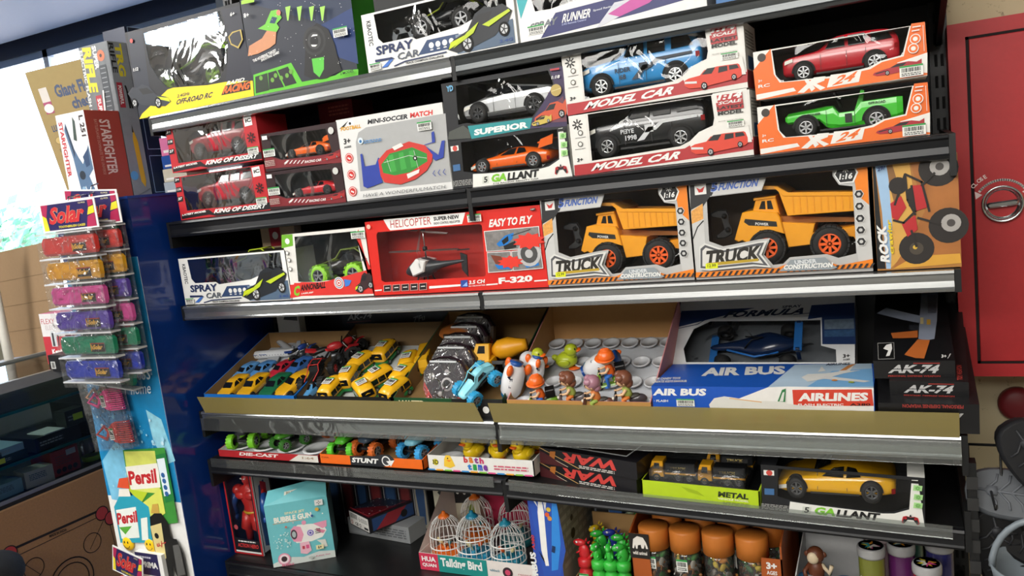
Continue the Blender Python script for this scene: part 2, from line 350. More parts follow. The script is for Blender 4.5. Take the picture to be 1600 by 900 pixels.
wl = MB(); wl.box(-7, -.02, 3.0, 3.12, 0, .5, WM); wl.box(-7, -.02, 3.0, 3.12, 3.03, 3.25, C('#1c2740', .6)); wl.box(-.14, -.02, .47, 3.12, 0, 3.25, C('#26303c', .8)); struct(wl, 'wall_window_side')
cl = MB(); cl.box(-7, 5, -6, -.9, 3.2, 3.3, C('#e4e2dc', .8)); cl.box(-7, 5, -.9, 3.12, 3.2, 3.3, C('#27344c', .7)); struct(cl, 'ceiling')
for i, (y, z0, c) in enumerate(((1.7, 3.0, '#16203a'), (.9, 2.94, '#1a2644'), (.1, 2.9, '#10182c'))):
    mb = MB(); mb.box(-7, -.16, y, y + .12, z0, 3.2, C(c, .5)); struct(mb, 'trim_%d' % (i + 1))
mb = MB(); mb.box(-6.6, -2.9, 1.95, 2.9, 3.13, 3.2, C('#4a5f7c', .6)); struct(mb, 'trim_4')
wf = MB(); wf.box(-7, -.15, 3.02, 3.08, .5, .58, C('#d8dadb', .4)); wf.box(-7, -.15, 3.02, 3.08, 2.97, 3.03, C('#8ea0b8', .4))
for x in (-7, -4.6, -2.1, -.2): wf.box(x, x + .06, 3.02, 3.08, .5, 3.03, C('#d8dadb', .4))
win = struct(wf, 'window_1'); mb = MB(); mb.poly([(-7, 3.05, .55), (-.15, 3.05, .55), (-.15, 3.05, 3.0), (-7, 3.05, 3.0)], film('window_glass', base=.02, fr=.6, bump=0)); mb.build('pane', win)
# street beyond the window: pale paving and a tree
mb = MB(); mb.poly([(-40, 3.2, 0), (10, 3.2, 0), (10, 60, 0), (-40, 60, 0)], C('#d9d6cc', .9)); o = struct(mb, 'ground_outside')
def tree(x, y, s, label):
    t = thing('street_tree', label, 'tree', (x, y, 0)); a = MB(); a.cyl((0, 0, 0), (0, 0, 1.6 * s), .12 * s, C('#6b5a48', .9), .08 * s); a.build('trunk', t)
    r = random.Random(4); b = MB(); g = C('#7fb59a', .8, noise=.3)
    for i in range(420):
        p = V((r.gauss(0, .8), r.gauss(0, .8), r.gauss(0, .5))) * s; p.z += 2.0 * s; d = V((r.uniform(-1, 1), r.uniform(-1, 1), r.uniform(-1, 1))).normalized(); e = d.orthogonal() * .16 * s; f = d.cross(e)
        b.poly([p - e, p - f * .5, p + e, p + f * .5], g)
    b.build('foliage', t)
p = at(22, 362, 9.5); tree(p.x, 9.5, p.z / 2.1, 'pale green tree outside beyond the bright shop window')
# ================================================================ SHELVING UNIT
SZ = dict(A=1.79, B=1.486, C=1.238, D=.922, E=.766, F=.440)      # shelf surfaces
LIP = dict(A=(1.741, 1.788), B=(1.438, 1.484), C=(1.193, 1.236), D=(.866, .916), E=(.720, .764), F=(.392, .438))
G = thing('shelving_unit', 'black metal shop shelving of six tiers filled with boxed toys', 'shelving', (1, .21, 0))
BK = C('#141516', .42, noise=.2, sc=30); BKP = C('#0f1011', .5)
GT = [Matrix.Identity(4)]
def gm(fn, name, parent=G):
    b = MB(); b.T = Matrix.Translation((-1, -.21, 0)) @ GT[0]; fn(b); return b.build(name, parent)
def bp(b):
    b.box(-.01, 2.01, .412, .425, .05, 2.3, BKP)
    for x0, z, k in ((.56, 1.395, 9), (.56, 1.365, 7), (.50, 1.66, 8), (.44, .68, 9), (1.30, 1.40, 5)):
        for i in range(k): b.lathe([(.0026, 0), (.0026, .001)], (x0 + i * .022, .411, z + i * .0006), (0, -1, 0), C('#b9bdc0', .3), 6)  # pale discs painted in for light showing through the panel's holes
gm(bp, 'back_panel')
for x in (0, 1, 2):
    def up(b, x=x):
        b.box(x - .018, x + .018, .375, .411, .02, 2.32, BK)
        for i in range(44):
            for q in (-.009, .003): b.box(x + q, x + q + .006, .373, .3755, .25 + i * .046, .25 + i * .046 + .026, C('#050505', .9))
    gm(up, 'upright')
def basef(b): b.box(0, 2, .0, .4, .02, .12, BK)
gm(basef, 'base_plinth')
def railprof(z0, z1, y=-.004):
    h = z1 - z0; return [(y + .004, z0), (y - .003, z0 + .04 * h), (y - .006, z0 + .16 * h), (y - .003, z0 + .24 * h), (y - .001, z0 + .5 * h), (y - .003, z0 + .78 * h), (y - .007, z0 + .86 * h), (y - .004, z0 + .97 * h), (y + .004, z1)]
def brushed(name, col, r, m, k=.25):
    a = C(col, r, m, noise=k, sc=7); mp = a.node_tree.nodes.new('ShaderNodeMapping'); n = a.node_tree.nodes; L = a.node_tree.links
    tx = [q for q in n if q.type == 'TEX_NOISE'][0]; tc = [q for q in n if q.type == 'TEX_COORD'][0]; mp.inputs['Scale'].default_value = (.35, 20, 20); L.new(tc.outputs['Object'], mp.inputs[0]); L.new(mp.outputs[0], tx.inputs['Vector']); return a
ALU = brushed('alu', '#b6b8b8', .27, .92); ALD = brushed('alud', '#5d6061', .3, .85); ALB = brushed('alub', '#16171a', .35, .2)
for row in 'ABCDEF':
    for bay in (0, 1):
        GT[0] = Matrix.Translation((1, 0, .762)) @ Matrix.Rotation(R(1.95), 4, 'Y') @ Matrix.Translation((-1, 0, -.766)) if row == 'E' and bay else Matrix.Identity(4)
        z0, z1 = LIP[row]; x0, x1 = bay + .006, bay + .994; s = SZ[row]
        def sl(b):
            b.box(x0, x1, .004, .40, s - .022, s - .001, BK, 0)
        sh = gm(sl, 'shelf_board')
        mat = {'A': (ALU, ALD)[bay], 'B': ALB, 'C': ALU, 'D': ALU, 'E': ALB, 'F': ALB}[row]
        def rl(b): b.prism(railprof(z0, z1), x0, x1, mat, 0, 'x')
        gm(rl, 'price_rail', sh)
        if row == 'D':
            def gd(b):
                xa, xb = (.025, .965) if bay == 0 else (.995, 1.992); k = .02
                b.add([(xa, -.008, .914), (xb, -.008, .914), (xb - .008 * (1 - bay), -.008 - k, .968), (xa, -.008 - k, .968), (xa, -.0105, .914), (xb, -.0105, .914), (xb - .008 * (1 - bay), -.0105 - k, .9685), (xa, -.0105 - k, .9685)], [(0, 3, 2, 1), (4, 5, 6, 7), (3, 7, 6, 2), (0, 4, 7, 3), (1, 2, 6, 5), (0, 1, 5, 4)], GOLD)
            gm(gd, 'guard_strip', sh)['label'] = 'golden translucent guard strip'
            def sk(b): b.box(x0, x1, -.0145, -.0125, .860, .897, ACR)
            gm(sk, 'ticket_holder', sh)
        if row == 'E':
            def gd(b): b.box(x0 + .01, x1 - .02, -.013, -.0105, .745, .772, ACR)
            gm(gd, 'guard_strip', sh)
    GT[0] = Matrix.Identity(4)
    for x in (0, 1, 2):
        def br(b):
            z0, z1 = LIP[row]; k = {'A': .008, 'B': .03, 'C': .0, 'D': .03, 'E': .04, 'F': .03}[row]; e = .0055
            b.prism([(-.006, z0 - k), (.03, z0 - k), (.39, z0 - .07), (.39, z1 + .01), (.0, z1), (-.006, z1)], x - e, x + e, BKP, 0, 'x')
        gm(br, 'shelf_bracket')
# end post with slots at the right, lower tiers
b = MB()
b.box(-.008, .008, 0, .03, .10, .86, BK)
for i in range(17): b.box(-.0095, .0095, -.003, .001, .12 + i * .043, .145 + i * .043, C('#2b2b2b', .5))
o = one(b, 'slotted_post', 'black slotted metal post at the right end of the lower shelves', 'post', (2.010, .0, 0))
# ================================================================ BLUE STAND, POSTER
BLUE = C('#0d3178', .16, coat=.5, noise=.1, sc=5)
t = thing('display_stand', 'glossy blue square stand at the left end of the shelves', 'stand', ((PL + PR) / 2, .1, 0))
b = MB(); b.T = Matrix.Translation((-(PL + PR) / 2, -.1, 0)); b.box(PL, PR, PF, .40, 0, 1.567, BLUE); b.build('body', t)
b = MB(); b.T = Matrix.Translation((-(PL + PR) / 2, -.1, 0)); b.box(PL - .003, PR + .003, PF - .003, .403, 1.563, 1.5705, C('#123a86', .3)); b.build('top_edge', t)
pm = MB(); PX0, PX1, PZ0, PZ1 = PL + .002, PR - .002, .1, 1.40; pm.box(0, PX1 - PX0, 0, .0012, 0, PZ1 - PZ0, WHITE)
f = Fr(pm, (0, 0, 0), (1, 0, 0), (0, 0, 1), PX1 - PX0, PZ1 - PZ0, None, Matrix.Translation((PX0, PF - .0015, PZ0)))
AQ = C('#1d86bd', .35, noise=.25, sc=22); f.rect(0, f.px(280, 785)[1], 1, 1, AQ)
f.q([(180, 690), (215, 720), (200, 785), (175, 780), (160, 720)], C('#7cc0e0', .4, noise=.3, sc=30)); f.q([(228, 640), (252, 655), (274, 720), (262, 725), (240, 690)], C('#8fcbe6', .4, noise=.4, sc=40))
r = random.Random(9)
for i in range(70):
    k = r.random(); a, b_ = f.px(165 + 95 * k + r.gauss(0, 9), 700 + 90 * (1 - k) * (1 if i % 2 else -.6) + r.gauss(0, 14))
    if .04 < a < .95 and b_ > f.px(280, 785)[1]: f.disc(a, b_, r.uniform(.001, .006), C(('#9fd4ea', '#5fb4da', '#c8e6f2')[i % 3]), n=8)
for (a, s, bl, br, tl) in (('ness', 0, (208, 594), (238, 592), (207, 577)), ('r home', 0, (199, 616), (239, 614), (198, 598))): f.tx(a, bl, br, tl, C('#d6e6ee'), 0, .0)
f.q([(195, 702), (260, 698), (281, 815), (232, 822), (202, 745)], C('#3d8f3a', .35, noise=.15)); f.q([(197, 704), (245, 703), (254, 770), (206, 765)], C('#d6dc6a', .35, noise=.2, sc=30)); f.q([(199, 728), (250, 722), (254, 760), (208, 764)], C('#eceae0'))
f.tx('Persil', (206, 757), (249, 753), (203, 735), RED, 0, .03); f.q([(246, 710), (262, 706), (276, 780), (262, 784)], C('#1f7a3a')); f.q([(248, 716), (260, 714), (270, 770), (260, 774)], C('#dfeaf2'))
for u, v in ((258, 741), (260, 750), (262, 760), (264, 770)): f.dq(u, v, .008, C('#2a5c9a'))
f.tx('360°', (238, 790), (254, 786), (238, 780), C('#2f6fb0'), .1)
f.q([(203, 762), (234, 768), (224, 785)], C('#b9cf30')); f.q([(225, 785), (255, 762), (262, 800), (240, 815)], C('#d9dd62'))
f.q([(182, 790), (190, 774), (212, 772), (236, 790), (244, 835), (240, 846), (192, 846)], C('#2a9fb8')); f.q([(187, 760), (190, 746), (204, 744), (206, 762)], C('#d9512f')); f.q([(189, 774), (190, 762), (205, 762), (208, 774)], C('#e9e4da'))
f.q([(185, 795), (216, 790), (222, 838), (194, 840)], C('#e8efe8')); f.tx('Persil', (188, 818), (219, 814), (186, 800), RED, 0, .03); f.q([(190, 822), (210, 820), (200, 833)], C('#5aa83a')); f.q([(224, 808), (234, 806), (236, 842), (226, 842)], C('#e8efe8'))
f.q([(238, 806), (245, 800), (256, 800), (266, 815), (272, 840), (276, 900), (255, 900), (240, 830)], BLACK); f.q([(240, 800), (242, 786), (251, 785), (253, 800)], C('#c8a24a')); f.q([(239, 820), (256, 815), (264, 870), (250, 874)], C('#d9c98a')); f.disc(*f.px(249, 835), .007, BLACK)
f.q([(258, 820), (262, 838), (280, 840), (290, 862), (298, 902), (282, 902), (264, 850)], BLACK); f.q([(274, 850), (284, 848), (294, 895), (282, 898)], C('#5a5a58')); f.tx('برسيل' if False else 'u.j~', (250, 855), (264, 851), (249, 845), RED)
pobj = one(pm, 'advertising_poster', 'tall poster of detergent bottles with blue water on the front of the blue stand', 'poster', (PX0, PF - .0015, PZ0))
for i, (u, v) in enumerate(((200, 849), (235, 852))):
    b = MB(); b.lathe([(0, -.006), (.012, -.0055), (.0225, -.002), (.0235, 0), (.0235, .004)], (0, 0, 0), (0, 1, 0), C('#f2c81a', .3), 24)
    for x in (-.006, .006): b.ell((x * 1.2, -.0056, .006), .0022, .0016, .0042, BLACK)
    b.tube([(.0135 * math.sin(R(q)), -.0052, -.0135 * math.cos(R(q))) for q in range(-70, 71, 14)], .0008, BLACK, 6)
    p = at(u, v, PF - .008); one(b, 'smiley_badge', ('yellow smiley face badge, left of the pair on the poster', 'yellow smiley face badge, right of the pair on the poster')[i], 'badge', p, group='smiley badges on the poster')
# ================================================================ RED CABINET, WALL FITTINGS
YC = .30; a = at(1478, 40, YC); x0 = 2.014; z1 = a.z; z0 = at(1517, 588, YC).z; t = thing('fire_hose_cabinet', 'red metal fire hose cabinet on the wall right of the shelves', 'cabinet', (2.3, YC, z0))
RM = C('#b3262a', .5, noise=.08, sc=90, bump=.12); b = MB(); b.T = Matrix.Translation((-2.3, -YC, -z0)); X1 = 2.66
b.box(x0, X1, YC, .468, z0, z1, RM); b.build('body', t)
dx0, dz1, dz0 = at(1508, 57, YC).x, at(1508, 58, YC).z, at(1525, 568, YC).z
b = MB(); b.T = Matrix.Translation((-2.3, -YC, -z0)); e = .006
for q in ((dx0, X1 - .03, dz1 - e, dz1), (dx0, X1 - .03, dz0, dz0 + e), (dx0, dx0 + e, dz0, dz1), (X1 - .036, X1 - .03, dz0, dz1)): b.box(q[0], q[1], YC - .0006, YC + .002, q[2], q[3], C('#150506', .8))
b.build('door_gap', t)
b = MB(); b.T = Matrix.Translation((-2.3, -YC, -z0)); b.box(dx0 + e, X1 - .036, YC - .004, YC + .001, dz0 + e, dz1 - e, RM, .0012)
f = Fr(b, (dx0, YC - .0042, z0), (1, 0, 0), (0, 0, 1), X1 - dx0, z1 - z0, None, Matrix.Translation((2.3, YC, z0))); PK = C('#e9d4d0')
c = at(1566, 318, YC - .0042); rr = (at(1605, 318, YC - .0042) - c).x * 1.12
def arc(k, r): return ((c.x + r * math.cos(R(k)) - dx0) / (X1 - dx0), (c.z + r * math.sin(R(k)) - z0) / (z1 - z0))
f.line([arc(k, rr) for k in range(35, 150, 5)], .005 / (z1 - z0), PK)
for k, s in ((152, 1), (28, -1)):
    f.poly([arc(k - s * 3, rr + .008), arc(k - s * 3, rr - .008), arc(k + s * 13, rr)], PK)
for k0, wd in ((145, 'CLOSE'), (50, 'OPEN')):
    for i, ch in enumerate(wd):
        vs, fs, asp = glyphs(ch, 0, .02); ang = k0 - i * 6.5; hh = .0085; tt = R(ang); cx, cz = c.x + (rr + .012) * math.cos(tt), c.z + (rr + .012) * math.sin(tt); ux, uz = math.sin(tt), -math.cos(tt)
        b.add([(cx + ux * (x * asp * hh) - uz * y * hh, YC - .0048, cz + uz * (x * asp * hh) + ux * y * hh) for x, y in vs], fs, PK)
b.build('door', t)
b = MB(); rk = rr / 1.28; b.lathe([(0, .004), (rk * .55, .004), (rk * .8, .001), (rk * .86, -.004), (rk * .95, -.008), (rk, -.006), (rk, .004)], (c.x - 2.3, -.006, c.z - z0), (0, 1, 0), CHROME, 36)
hd = b.build('latch_plate', t)
b = MB(); b.prism(rrect(-rk * .75, -.006, rk * .75, .006, .0055), -.012, -.001, CHROME, .003); b.T = Matrix.Identity(4); o = b.build('turn_handle', hd); o.location = (c.x - 2.3, -.006, c.z - z0); o.rotation_euler = (0, R(-4), 0)
p = at(1590, 632, .455); b = MB(); b.lathe([(0, -.014), (.026, -.013), (.036, -.008), (.040, 0), (.040, .014)], (0, 0, 0), (0, 1, 0), C('#701a20', .5), 28); one(b, 'red_bell', 'dark red round bell on the stained wall under the cabinet', 'bell', p)
# wire rack and what hangs on it (right edge)
YW = .06; t = thing('wire_basket_rack', 'black wire rack beside the right end of the shelves', 'rack', at(1555, 760, YW)); o0 = at(1555, 760, YW); b = MB(); WR = C('#1a1a1a', .35)
zt = at(1510, 694, YW).z; xl = at(1512, 694, YW).x; xr = xl + .5
for z in (zt, zt - .085, zt - .17, zt - .255, zt - .34): b.tube([V((xl, YW, z)) - o0, V((xr, YW, z)) - o0], .0028, WR)
for i in range(10): b.tube([V((xl + i * .055, YW, zt)) - o0, V((xl + i * .055, YW, zt - .45)) - o0], .0024, WR)
b.build('grid', t)
b = MB()
for z in (zt - .085, zt - .255):
    for i in (1, 3, 5): b.tube([V((xl + i * .055 - .02, YW, z)) - o0, V((xl + i * .055 - .02, YW - .11, z)) - o0, V((xl + i * .055 - .02, YW - .12, z + .012)) - o0], .0025, WR, 6)
b.build('hooks', t)
def clog(u, v, Y, sc, col, label, ry, rz):
    p = at(u, v, Y); t = thing('clog_shoe', label, 'shoe', p, rz, None, 0, ry); b = MB(); rings = []
    for k in range(11):                       # toe (k=0) to heel, an oval sole
        x = (k / 10 - .5) * .25 * sc; wd = .052 * sc * (math.sin(math.pi * (.10 + .84 * k / 10)) ** .55) * (1.08 - .2 * k / 10); hz = .045 * sc * (1 if k < 5 else .8)
        rings.append([(x, wd * math.cos(q), hz * .5 * math.sin(q) + .004 * math.cos(k)) for q in [2 * math.pi * i / 14 for i in range(14)]])
    b.loft(rings, col); b.build('sole', t, sub=1)
    b = MB(); rings = []
    for k in range(7):
        x = (k / 10 - .49) * .25 * sc; wd = .054 * sc * (math.sin(math.pi * (.12 + .84 * k / 10)) ** .5); hz = .06 * sc * math.sin(math.pi * (.16 + .5 * k / 7))
        rings.append([(x, wd * math.cos(q), hz * max(0, math.sin(q)) + (.0 if math.sin(q) < 0 else .004)) for q in [2 * math.pi * i / 14 for i in range(14)]])
    b.loft(rings, col); v_ = b.build('upper', t, sub=1)
    b = MB(); dk = C('#2b2d30', .6)
    for k in range(5): b.tube([(-.1 * sc + k * .028 * sc, -.034 * sc, .03 * sc + .004 * k), (-.1 * sc + k * .028 * sc, 0, .052 * sc + .003 * k), (-.1 * sc + k * .028 * sc, .034 * sc, .03 * sc + .004 * k)], .0022, dk, 6)
    b.build('ridges', t)
GC = C('#5d6166', .6)
def sole_up(u, v, Y, label, rot, col, ln=.2):      # a clog hung flat, its ribbed sole to the front
    p = at(u, v, Y); t = thing('clog_shoe', label, 'shoe', p, rot[2], 'clogs on the wire rack', rot[0], rot[1]); pr = []
    for i in range(28):
        q = 2 * math.pi * i / 28; x = ln / 2 * math.cos(q); pr.append((x, (.048 - .012 * math.cos(q) * .9) * math.sin(q) * (abs(math.sin(q)) ** -.25 if abs(math.sin(q)) > .05 else 1)))
    b = MB(); b.prism(pr, -.012, .012, col, .005, smooth=True); b.build('sole', t)
    b = MB(); b.prism([(x * .9, z * .9) for x, z in pr], .010, .06, C('#2a2c30', .7), .015, smooth=True); b.build('upper', t)
    b = MB(); d = C('#6b6f75' if col is GC else '#26272b', .6)
    for k in range(-3, 4):
        for s in (-1, 1): b.tube([(k * .022, -.013, 0), (k * .022 + .018, -.014, s * .02), (k * .022 + .02, -.013, s * .034)], .0022, d, 5)
    b.tube([(-.085, -.013, 0), (.085, -.013, 0)], .0025, d, 5); b.lathe([(.012, 0), (.012, .004)], (-.055, -.0135, 0), (0, -1, 0), d, 4); b.build('tread', t)
sole_up(1600, 776, .05, 'grey clog with its ribbed sole facing out on the wire rack', (R(-35), R(6), 0), GC, .20)
sole_up(1628, 730, .02, 'black clog cut off by the picture edge above the grey sole', (R(-10), R(60), 0), C('#15161a', .6), .2)
sole_up(1565, 868, .04, 'black clog hanging in the dark beneath the grey sole', (R(-10), R(80), 0), C('#101012', .6), .2)
sole_up(1608, 842, .05, 'black clog behind the rim of the grey basket', (R(-20), R(40), 0), C('#141416', .6), .19)
p = at(1634, 912, -.04); t = thing('laundry_basket', 'grey plastic basket with a curved handle at the lower right', 'basket', (p.x, -.04, p.z)); LB = C('#7c858c', .45)
b = MB(); b.lathe([(.0, -.16), (.06, -.16), (.085, -.02), (.09, 0), (.086, 0), (.08, -.02), (.055, -.155), (0, -.155)], (0, 0, .035), (0, 0, 1), LB, 32)
for z in range(6):
    for i in range(26): q = 2 * math.pi * (i + .5 * (z % 2)) / 26; rr2 = .0835 - .0032 * z; b.ell((rr2 * math.cos(q), rr2 * math.sin(q), -.02 - .018 * z), .004, .004, .006, C('#5b646b', .6), 6, 4)
b.build('bowl', t); b = MB(); b.tube([(.085 * math.cos(R(q)), -.01, .03 + .10 * math.sin(R(q))) for q in range(0, 181, 12)], .006, LB, 8); b.build('handle', t)
b = MB(); b.poly([(-.05, -.0755, .0), (-.005, -.0895, .0), (-.005, -.0905, .013), (-.05, -.0765, .013)], C('#d8d8d2')); b.build('price_label', t)
# ================================================================ TOY BUILDERS
def lerp(a, b, t): return a + (b - a) * t
ST = {
 'suv': dict(W=.40, st=[(0, .17, .09, .19, .195, .14), (.015, .19, .06, .235, .24, .165), (.10, .198, .05, .25, .26, .175), (.31, .2, .05, .255, .272, .175), (.355, .2, .05, .26, .30, .17), (.42, .2, .05, .26, .385, .155), (.56, .2, .05, .26, .40, .152), (.86, .2, .05, .26, .395, .152), (.955, .198, .06, .26, .37, .155), (.99, .19, .08, .25, .29, .17), (1, .175, .1, .22, .23, .155)],
   win=[[(.385, .275), (.44, .365), (.55, .374), (.55, .275)], [(.58, .275), (.58, .374), (.72, .374), (.72, .275)], [(.77, .278), (.77, .37), (.90, .36), (.94, .285)]], wx=(.19, .79), r=.088, ws=(.345, .27, .425, .375)),
 'race': dict(W=.43, st=[(0, .13, .06, .09, .095, .10), (.03, .19, .035, .11, .115, .14), (.13, .212, .03, .155, .165, .16), (.27, .212, .03, .165, .175, .165), (.36, .21, .03, .16, .195, .15), (.5, .21, .03, .165, .25, .125), (.6, .21, .03, .17, .26, .12), (.74, .215, .03, .18, .24, .12), (.87, .215, .04, .185, .205, .15), (.96, .205, .05, .175, .185, .16), (1, .18, .08, .14, .15, .15)],
   win=[[(.40, .18), (.5, .235), (.585, .245), (.575, .18)], [(.60, .18), (.61, .245), (.68, .235), (.72, .19)]], wx=(.185, .80), r=.085, ws=(.34, .185, .48, .245)),
 'jeep': dict(W=.40, st=[(0, .19, .17, .215, .225, .12), (.02, .2, .15, .22, .25, .125), (.30, .2, .15, .23, .27, .13), (.36, .2, .08, .235, .275, .14), (.42, .198, .06, .25, .27, .16), (.47, .198, .06, .19, .2, .19), (.6, .198, .06, .19, .2, .19), (.66, .2, .06, .265, .275, .18), (.95, .198, .08, .27, .28, .18), (1, .19, .1, .27, .275, .17)],
   win=[], wx=(.18, .78), r=.10, ws=None),
 'wedge': dict(W=.42, st=[(0, .17, .10, .15, .155, .15), (.03, .2, .06, .18, .185, .17), (.3, .205, .05, .22, .26, .16), (.48, .205, .05, .235, .345, .12), (.55, .205, .05, .235, .335, .12), (.96, .205, .05, .24, .262, .17), (1, .19, .09, .225, .23, .16)],
   win=[[(.27, .235), (.47, .33), (.53, .325), (.62, .30), (.62, .245)], [(.65, .245), (.65, .295), (.84, .265), (.84, .25)]], wx=(.19, .80), r=.095, ws=(.25, .245, .45, .33)),
}
def wheel(t, c, r, wd, tire, rim, side=-1, spokes=6, tread=0):
    o = MB(); c = V(c); k = wd / 2
    o.lathe([(r * .62, -k), (r * .9, -k), (r, -k * .7), (r, k * .7), (r * .9, k), (r * .62, k)], (0, 0, 0), (0, 1, 0), tire, 20, True, False)
    for i in range(tread):
        q = 2 * math.pi * i / tread; M = Matrix.Rotation(q, 4, 'Y'); o.T = M; o.box(-r * .13, r * .13, -k * .98, k * .98, r * .96, r * 1.07, tire)
    o.T = Matrix.Identity(4); w = o.build('wheel', t); w.location = c
    m = MB(); m.lathe([(r * .63, -k * .95), (r * .63, k * .5), (r * .56, k * .55), (r * .54, -k * .2), (0, -k * .2)][::1], (0, 0, 0), (0, 1, 0) if side < 0 else (0, -1, 0), DARK, 18, True, False)
    y = side * k * .9
    for i in range(spokes):
        q = 2 * math.pi * i / spokes; m.T = Matrix.Rotation(q, 4, 'Y'); m.box(-r * .075, r * .075, min(y, y * .55), max(y, y * .55), 0, r * .6, rim)
    m.T = Matrix.Identity(4); m.lathe([(r * .5, y * .5), (r * .63, y * .5), (r * .63, y), (r * .54, y * .98)], (0, 0, 0), (0, 1, 0), rim, 18, True, False); m.lathe([(0, y * 1.02), (r * .13, y * .98), (r * .13, y * .4)], (0, 0, 0), (0, 1, 0), rim, 10)
    m.build('rim', w); return w
def rot_tilt(rz, T): return (Matrix.Rotation(T, 4, 'X') @ Matrix.Rotation(rz, 4, 'Z')).to_euler()
def car(name, label, loc, L, kind, col, roof=None, rimc=None, group=None, rz=0., T=0., deco=None, spoiler=False, lights=True, wheels=True, cat='toy car', hs=1.):
    S = ST[kind]; t = thing(name, label, cat, loc, 0, group); t.rotation_euler = rot_tilt(rz, T); b = MB(); st = [(a, w, zb, zm * hs, zr * hs, wr) for a, w, zb, zm, zr, wr in S['st']]; rings = []
    X = lambda x: (x - .5) * L
    for x, w, zb, zm, zr, wr in st:
        h = zm - zb; q = [(.88 * w, zb), (w, zb + .22 * h), (w, zb + .75 * h), (.975 * w, zm), (lerp(w * .975, wr, .62), lerp(zm, zr, .6)), (wr, zr - .006), (wr * .8, zr), (0, zr + .004)]
        r = q + [(-a, z) for a, z in q[::-1]][1:]; r = r + [(-.0, zb)]
        rings.append([(X(x), y * L, z * L) for y, z in r])
    fl = kind in ('jeep', 'wedge'); b.loft(rings, col, not fl); body = b.build('body', t, sub=0 if fl else 1)
    def hw(x, z):
        for i in range(len(st) - 1):
            if st[i][0] <= x <= st[i + 1][0]:
                u = (x - st[i][0]) / (st[i + 1][0] - st[i][0]); w, zm, zr, wr = (lerp(st[i][k], st[i + 1][k], u) for k in (1, 3, 4, 5))
                return w if z <= zm else lerp(w * .975, wr, min(1, (z - zm) / max(zr - zm, .001)))
        return st[-1][1]
    def sp(mbx, pts, mat, off=.006):
        off += .006
        for s in (-1, 1):
            P = [(X(x), s * (hw(x, z) + off) * L, z * L) for x, z in pts]; mbx.poly(P if s < 0 else P[::-1], mat)
    if S['win']:
        g = MB()
        for wpt in S['win']: sp(g, [(x, z * hs) for x, z in wpt], TINT, .004)
        if S['ws']:
            x0, z0, x1, z1 = S['ws']; z0 *= hs; z1 *= hs; a, c = hw(x0, z0) * .8, hw(x1, z1 - .01) * .86
            g.poly([(X(x0) - .01 * L, -a * L, (z0 + .012) * L), (X(x1) - .01 * L, -c * L, (z1 + .008) * L), (X(x1) - .01 * L, c * L, (z1 + .008) * L), (X(x0) - .01 * L, a * L, (z0 + .012) * L)][::-1], TINT)
        g.build('windows', t)
    if roof:
        g = MB(); rr = []
        for x, w, zb, zm, zr, wr in st:
            if .42 <= x <= .96: rr.append([(X(x), y * L, (zr + z) * L) for y, z in ((-wr * 1.04, -.03), (-wr * 1.02, .005), (-wr * .7, .014), (0, .018), (wr * .7, .014), (wr * 1.02, .005), (wr * 1.04, -.03), (0, -.012))])
        g.loft(rr, roof); g.build('roof', t)
    d = MB()
    for x in S['wx']:
        n = 14; ra = S['r'] * (1.12 if kind == 'race' else 1.2); sp(d, [(x + ra * math.cos(math.pi * i / n), max(S['r'] * .55, S['r'] + ra * math.sin(math.pi * i / n))) for i in range(n + 1)], C('#0c0c0d', .8), .003)
    for x in (.34, .56, .72) if kind in ('suv',) else (.36, .60): sp(d, [(x, .08), (x + .004, .08), (x + .004, .235 * hs), (x, .235 * hs)], C('#222', .6) if False else C('#232323', .6), .0035)
    sp(d, [(.3, .05), (.7, .05), (.7, .065), (.3, .065)], C('#232323', .6), .004)
    d.build('trim', t)
    if lights:
        l = MB(); zz = st[1][3]; sp(l, [(.025, zz - .05), (.03, zz - .015), (.10, zz + .0), (.10, zz - .03)], C('#e8e6dc', .2), .005); sp(l, [(.955, zz * .9 - .02), (.955, zz * .9 + .02), (.985, zz * .9 + .02), (.985, zz * .9 - .02)], C('#8a1015', .2), .006); l.build('lights', t)
    if deco: g = MB(); deco(lambda p, m, o=.0055: sp(g, p, m, o), g, X, L, hw); g.build('decals', t)
    if spoiler:
        g = MB(); zs = st[-3][4] * L; g.prism([(X(.86), zs + .05 * L), (X(1.03), zs + .085 * L), (X(1.03), zs + .10 * L), (X(.86), zs + .065 * L)], -.2 * L, .2 * L, col)
        for s in (-1, 1): g.prism([(X(.88), zs - .02 * L), (X(.95), zs - .02 * L), (X(.98), zs + .08 * L), (X(.9), zs + .06 * L)], s * .13 * L - .008 * L, s * .13 * L + .008 * L, DARK); g.prism([(X(.86), zs + .0 * L), (X(1.03), zs + .03 * L), (X(1.05), zs + .13 * L), (X(.9), zs + .09 * L)], s * .2 * L - .006 * L, s * .2 * L + .006 * L, col)
        g.build('spoiler', t)
    if wheels:
        for x in S['wx']:
            for s in (-1, 1): wheel(t, (X(x), s * (S['W'] / 2 - .02) * L, S['r'] * L), S['r'] * L, .085 * L, RUB, rimc or C('#c9cbcd', .25, .6), s)
    return t
def decotext(txt, x0, z0, hh, mat, shear=0.):
    def fn(g, X, L, hw, off=.008):
        vs, fs, asp = glyphs(txt, shear, .02); g.add([(X(x0 + x * asp * hh), -(hw(x0 + x * asp * hh, z0) + off) * L, (z0 + y * hh) * L) for x, y in vs], fs, mat)
    return fn
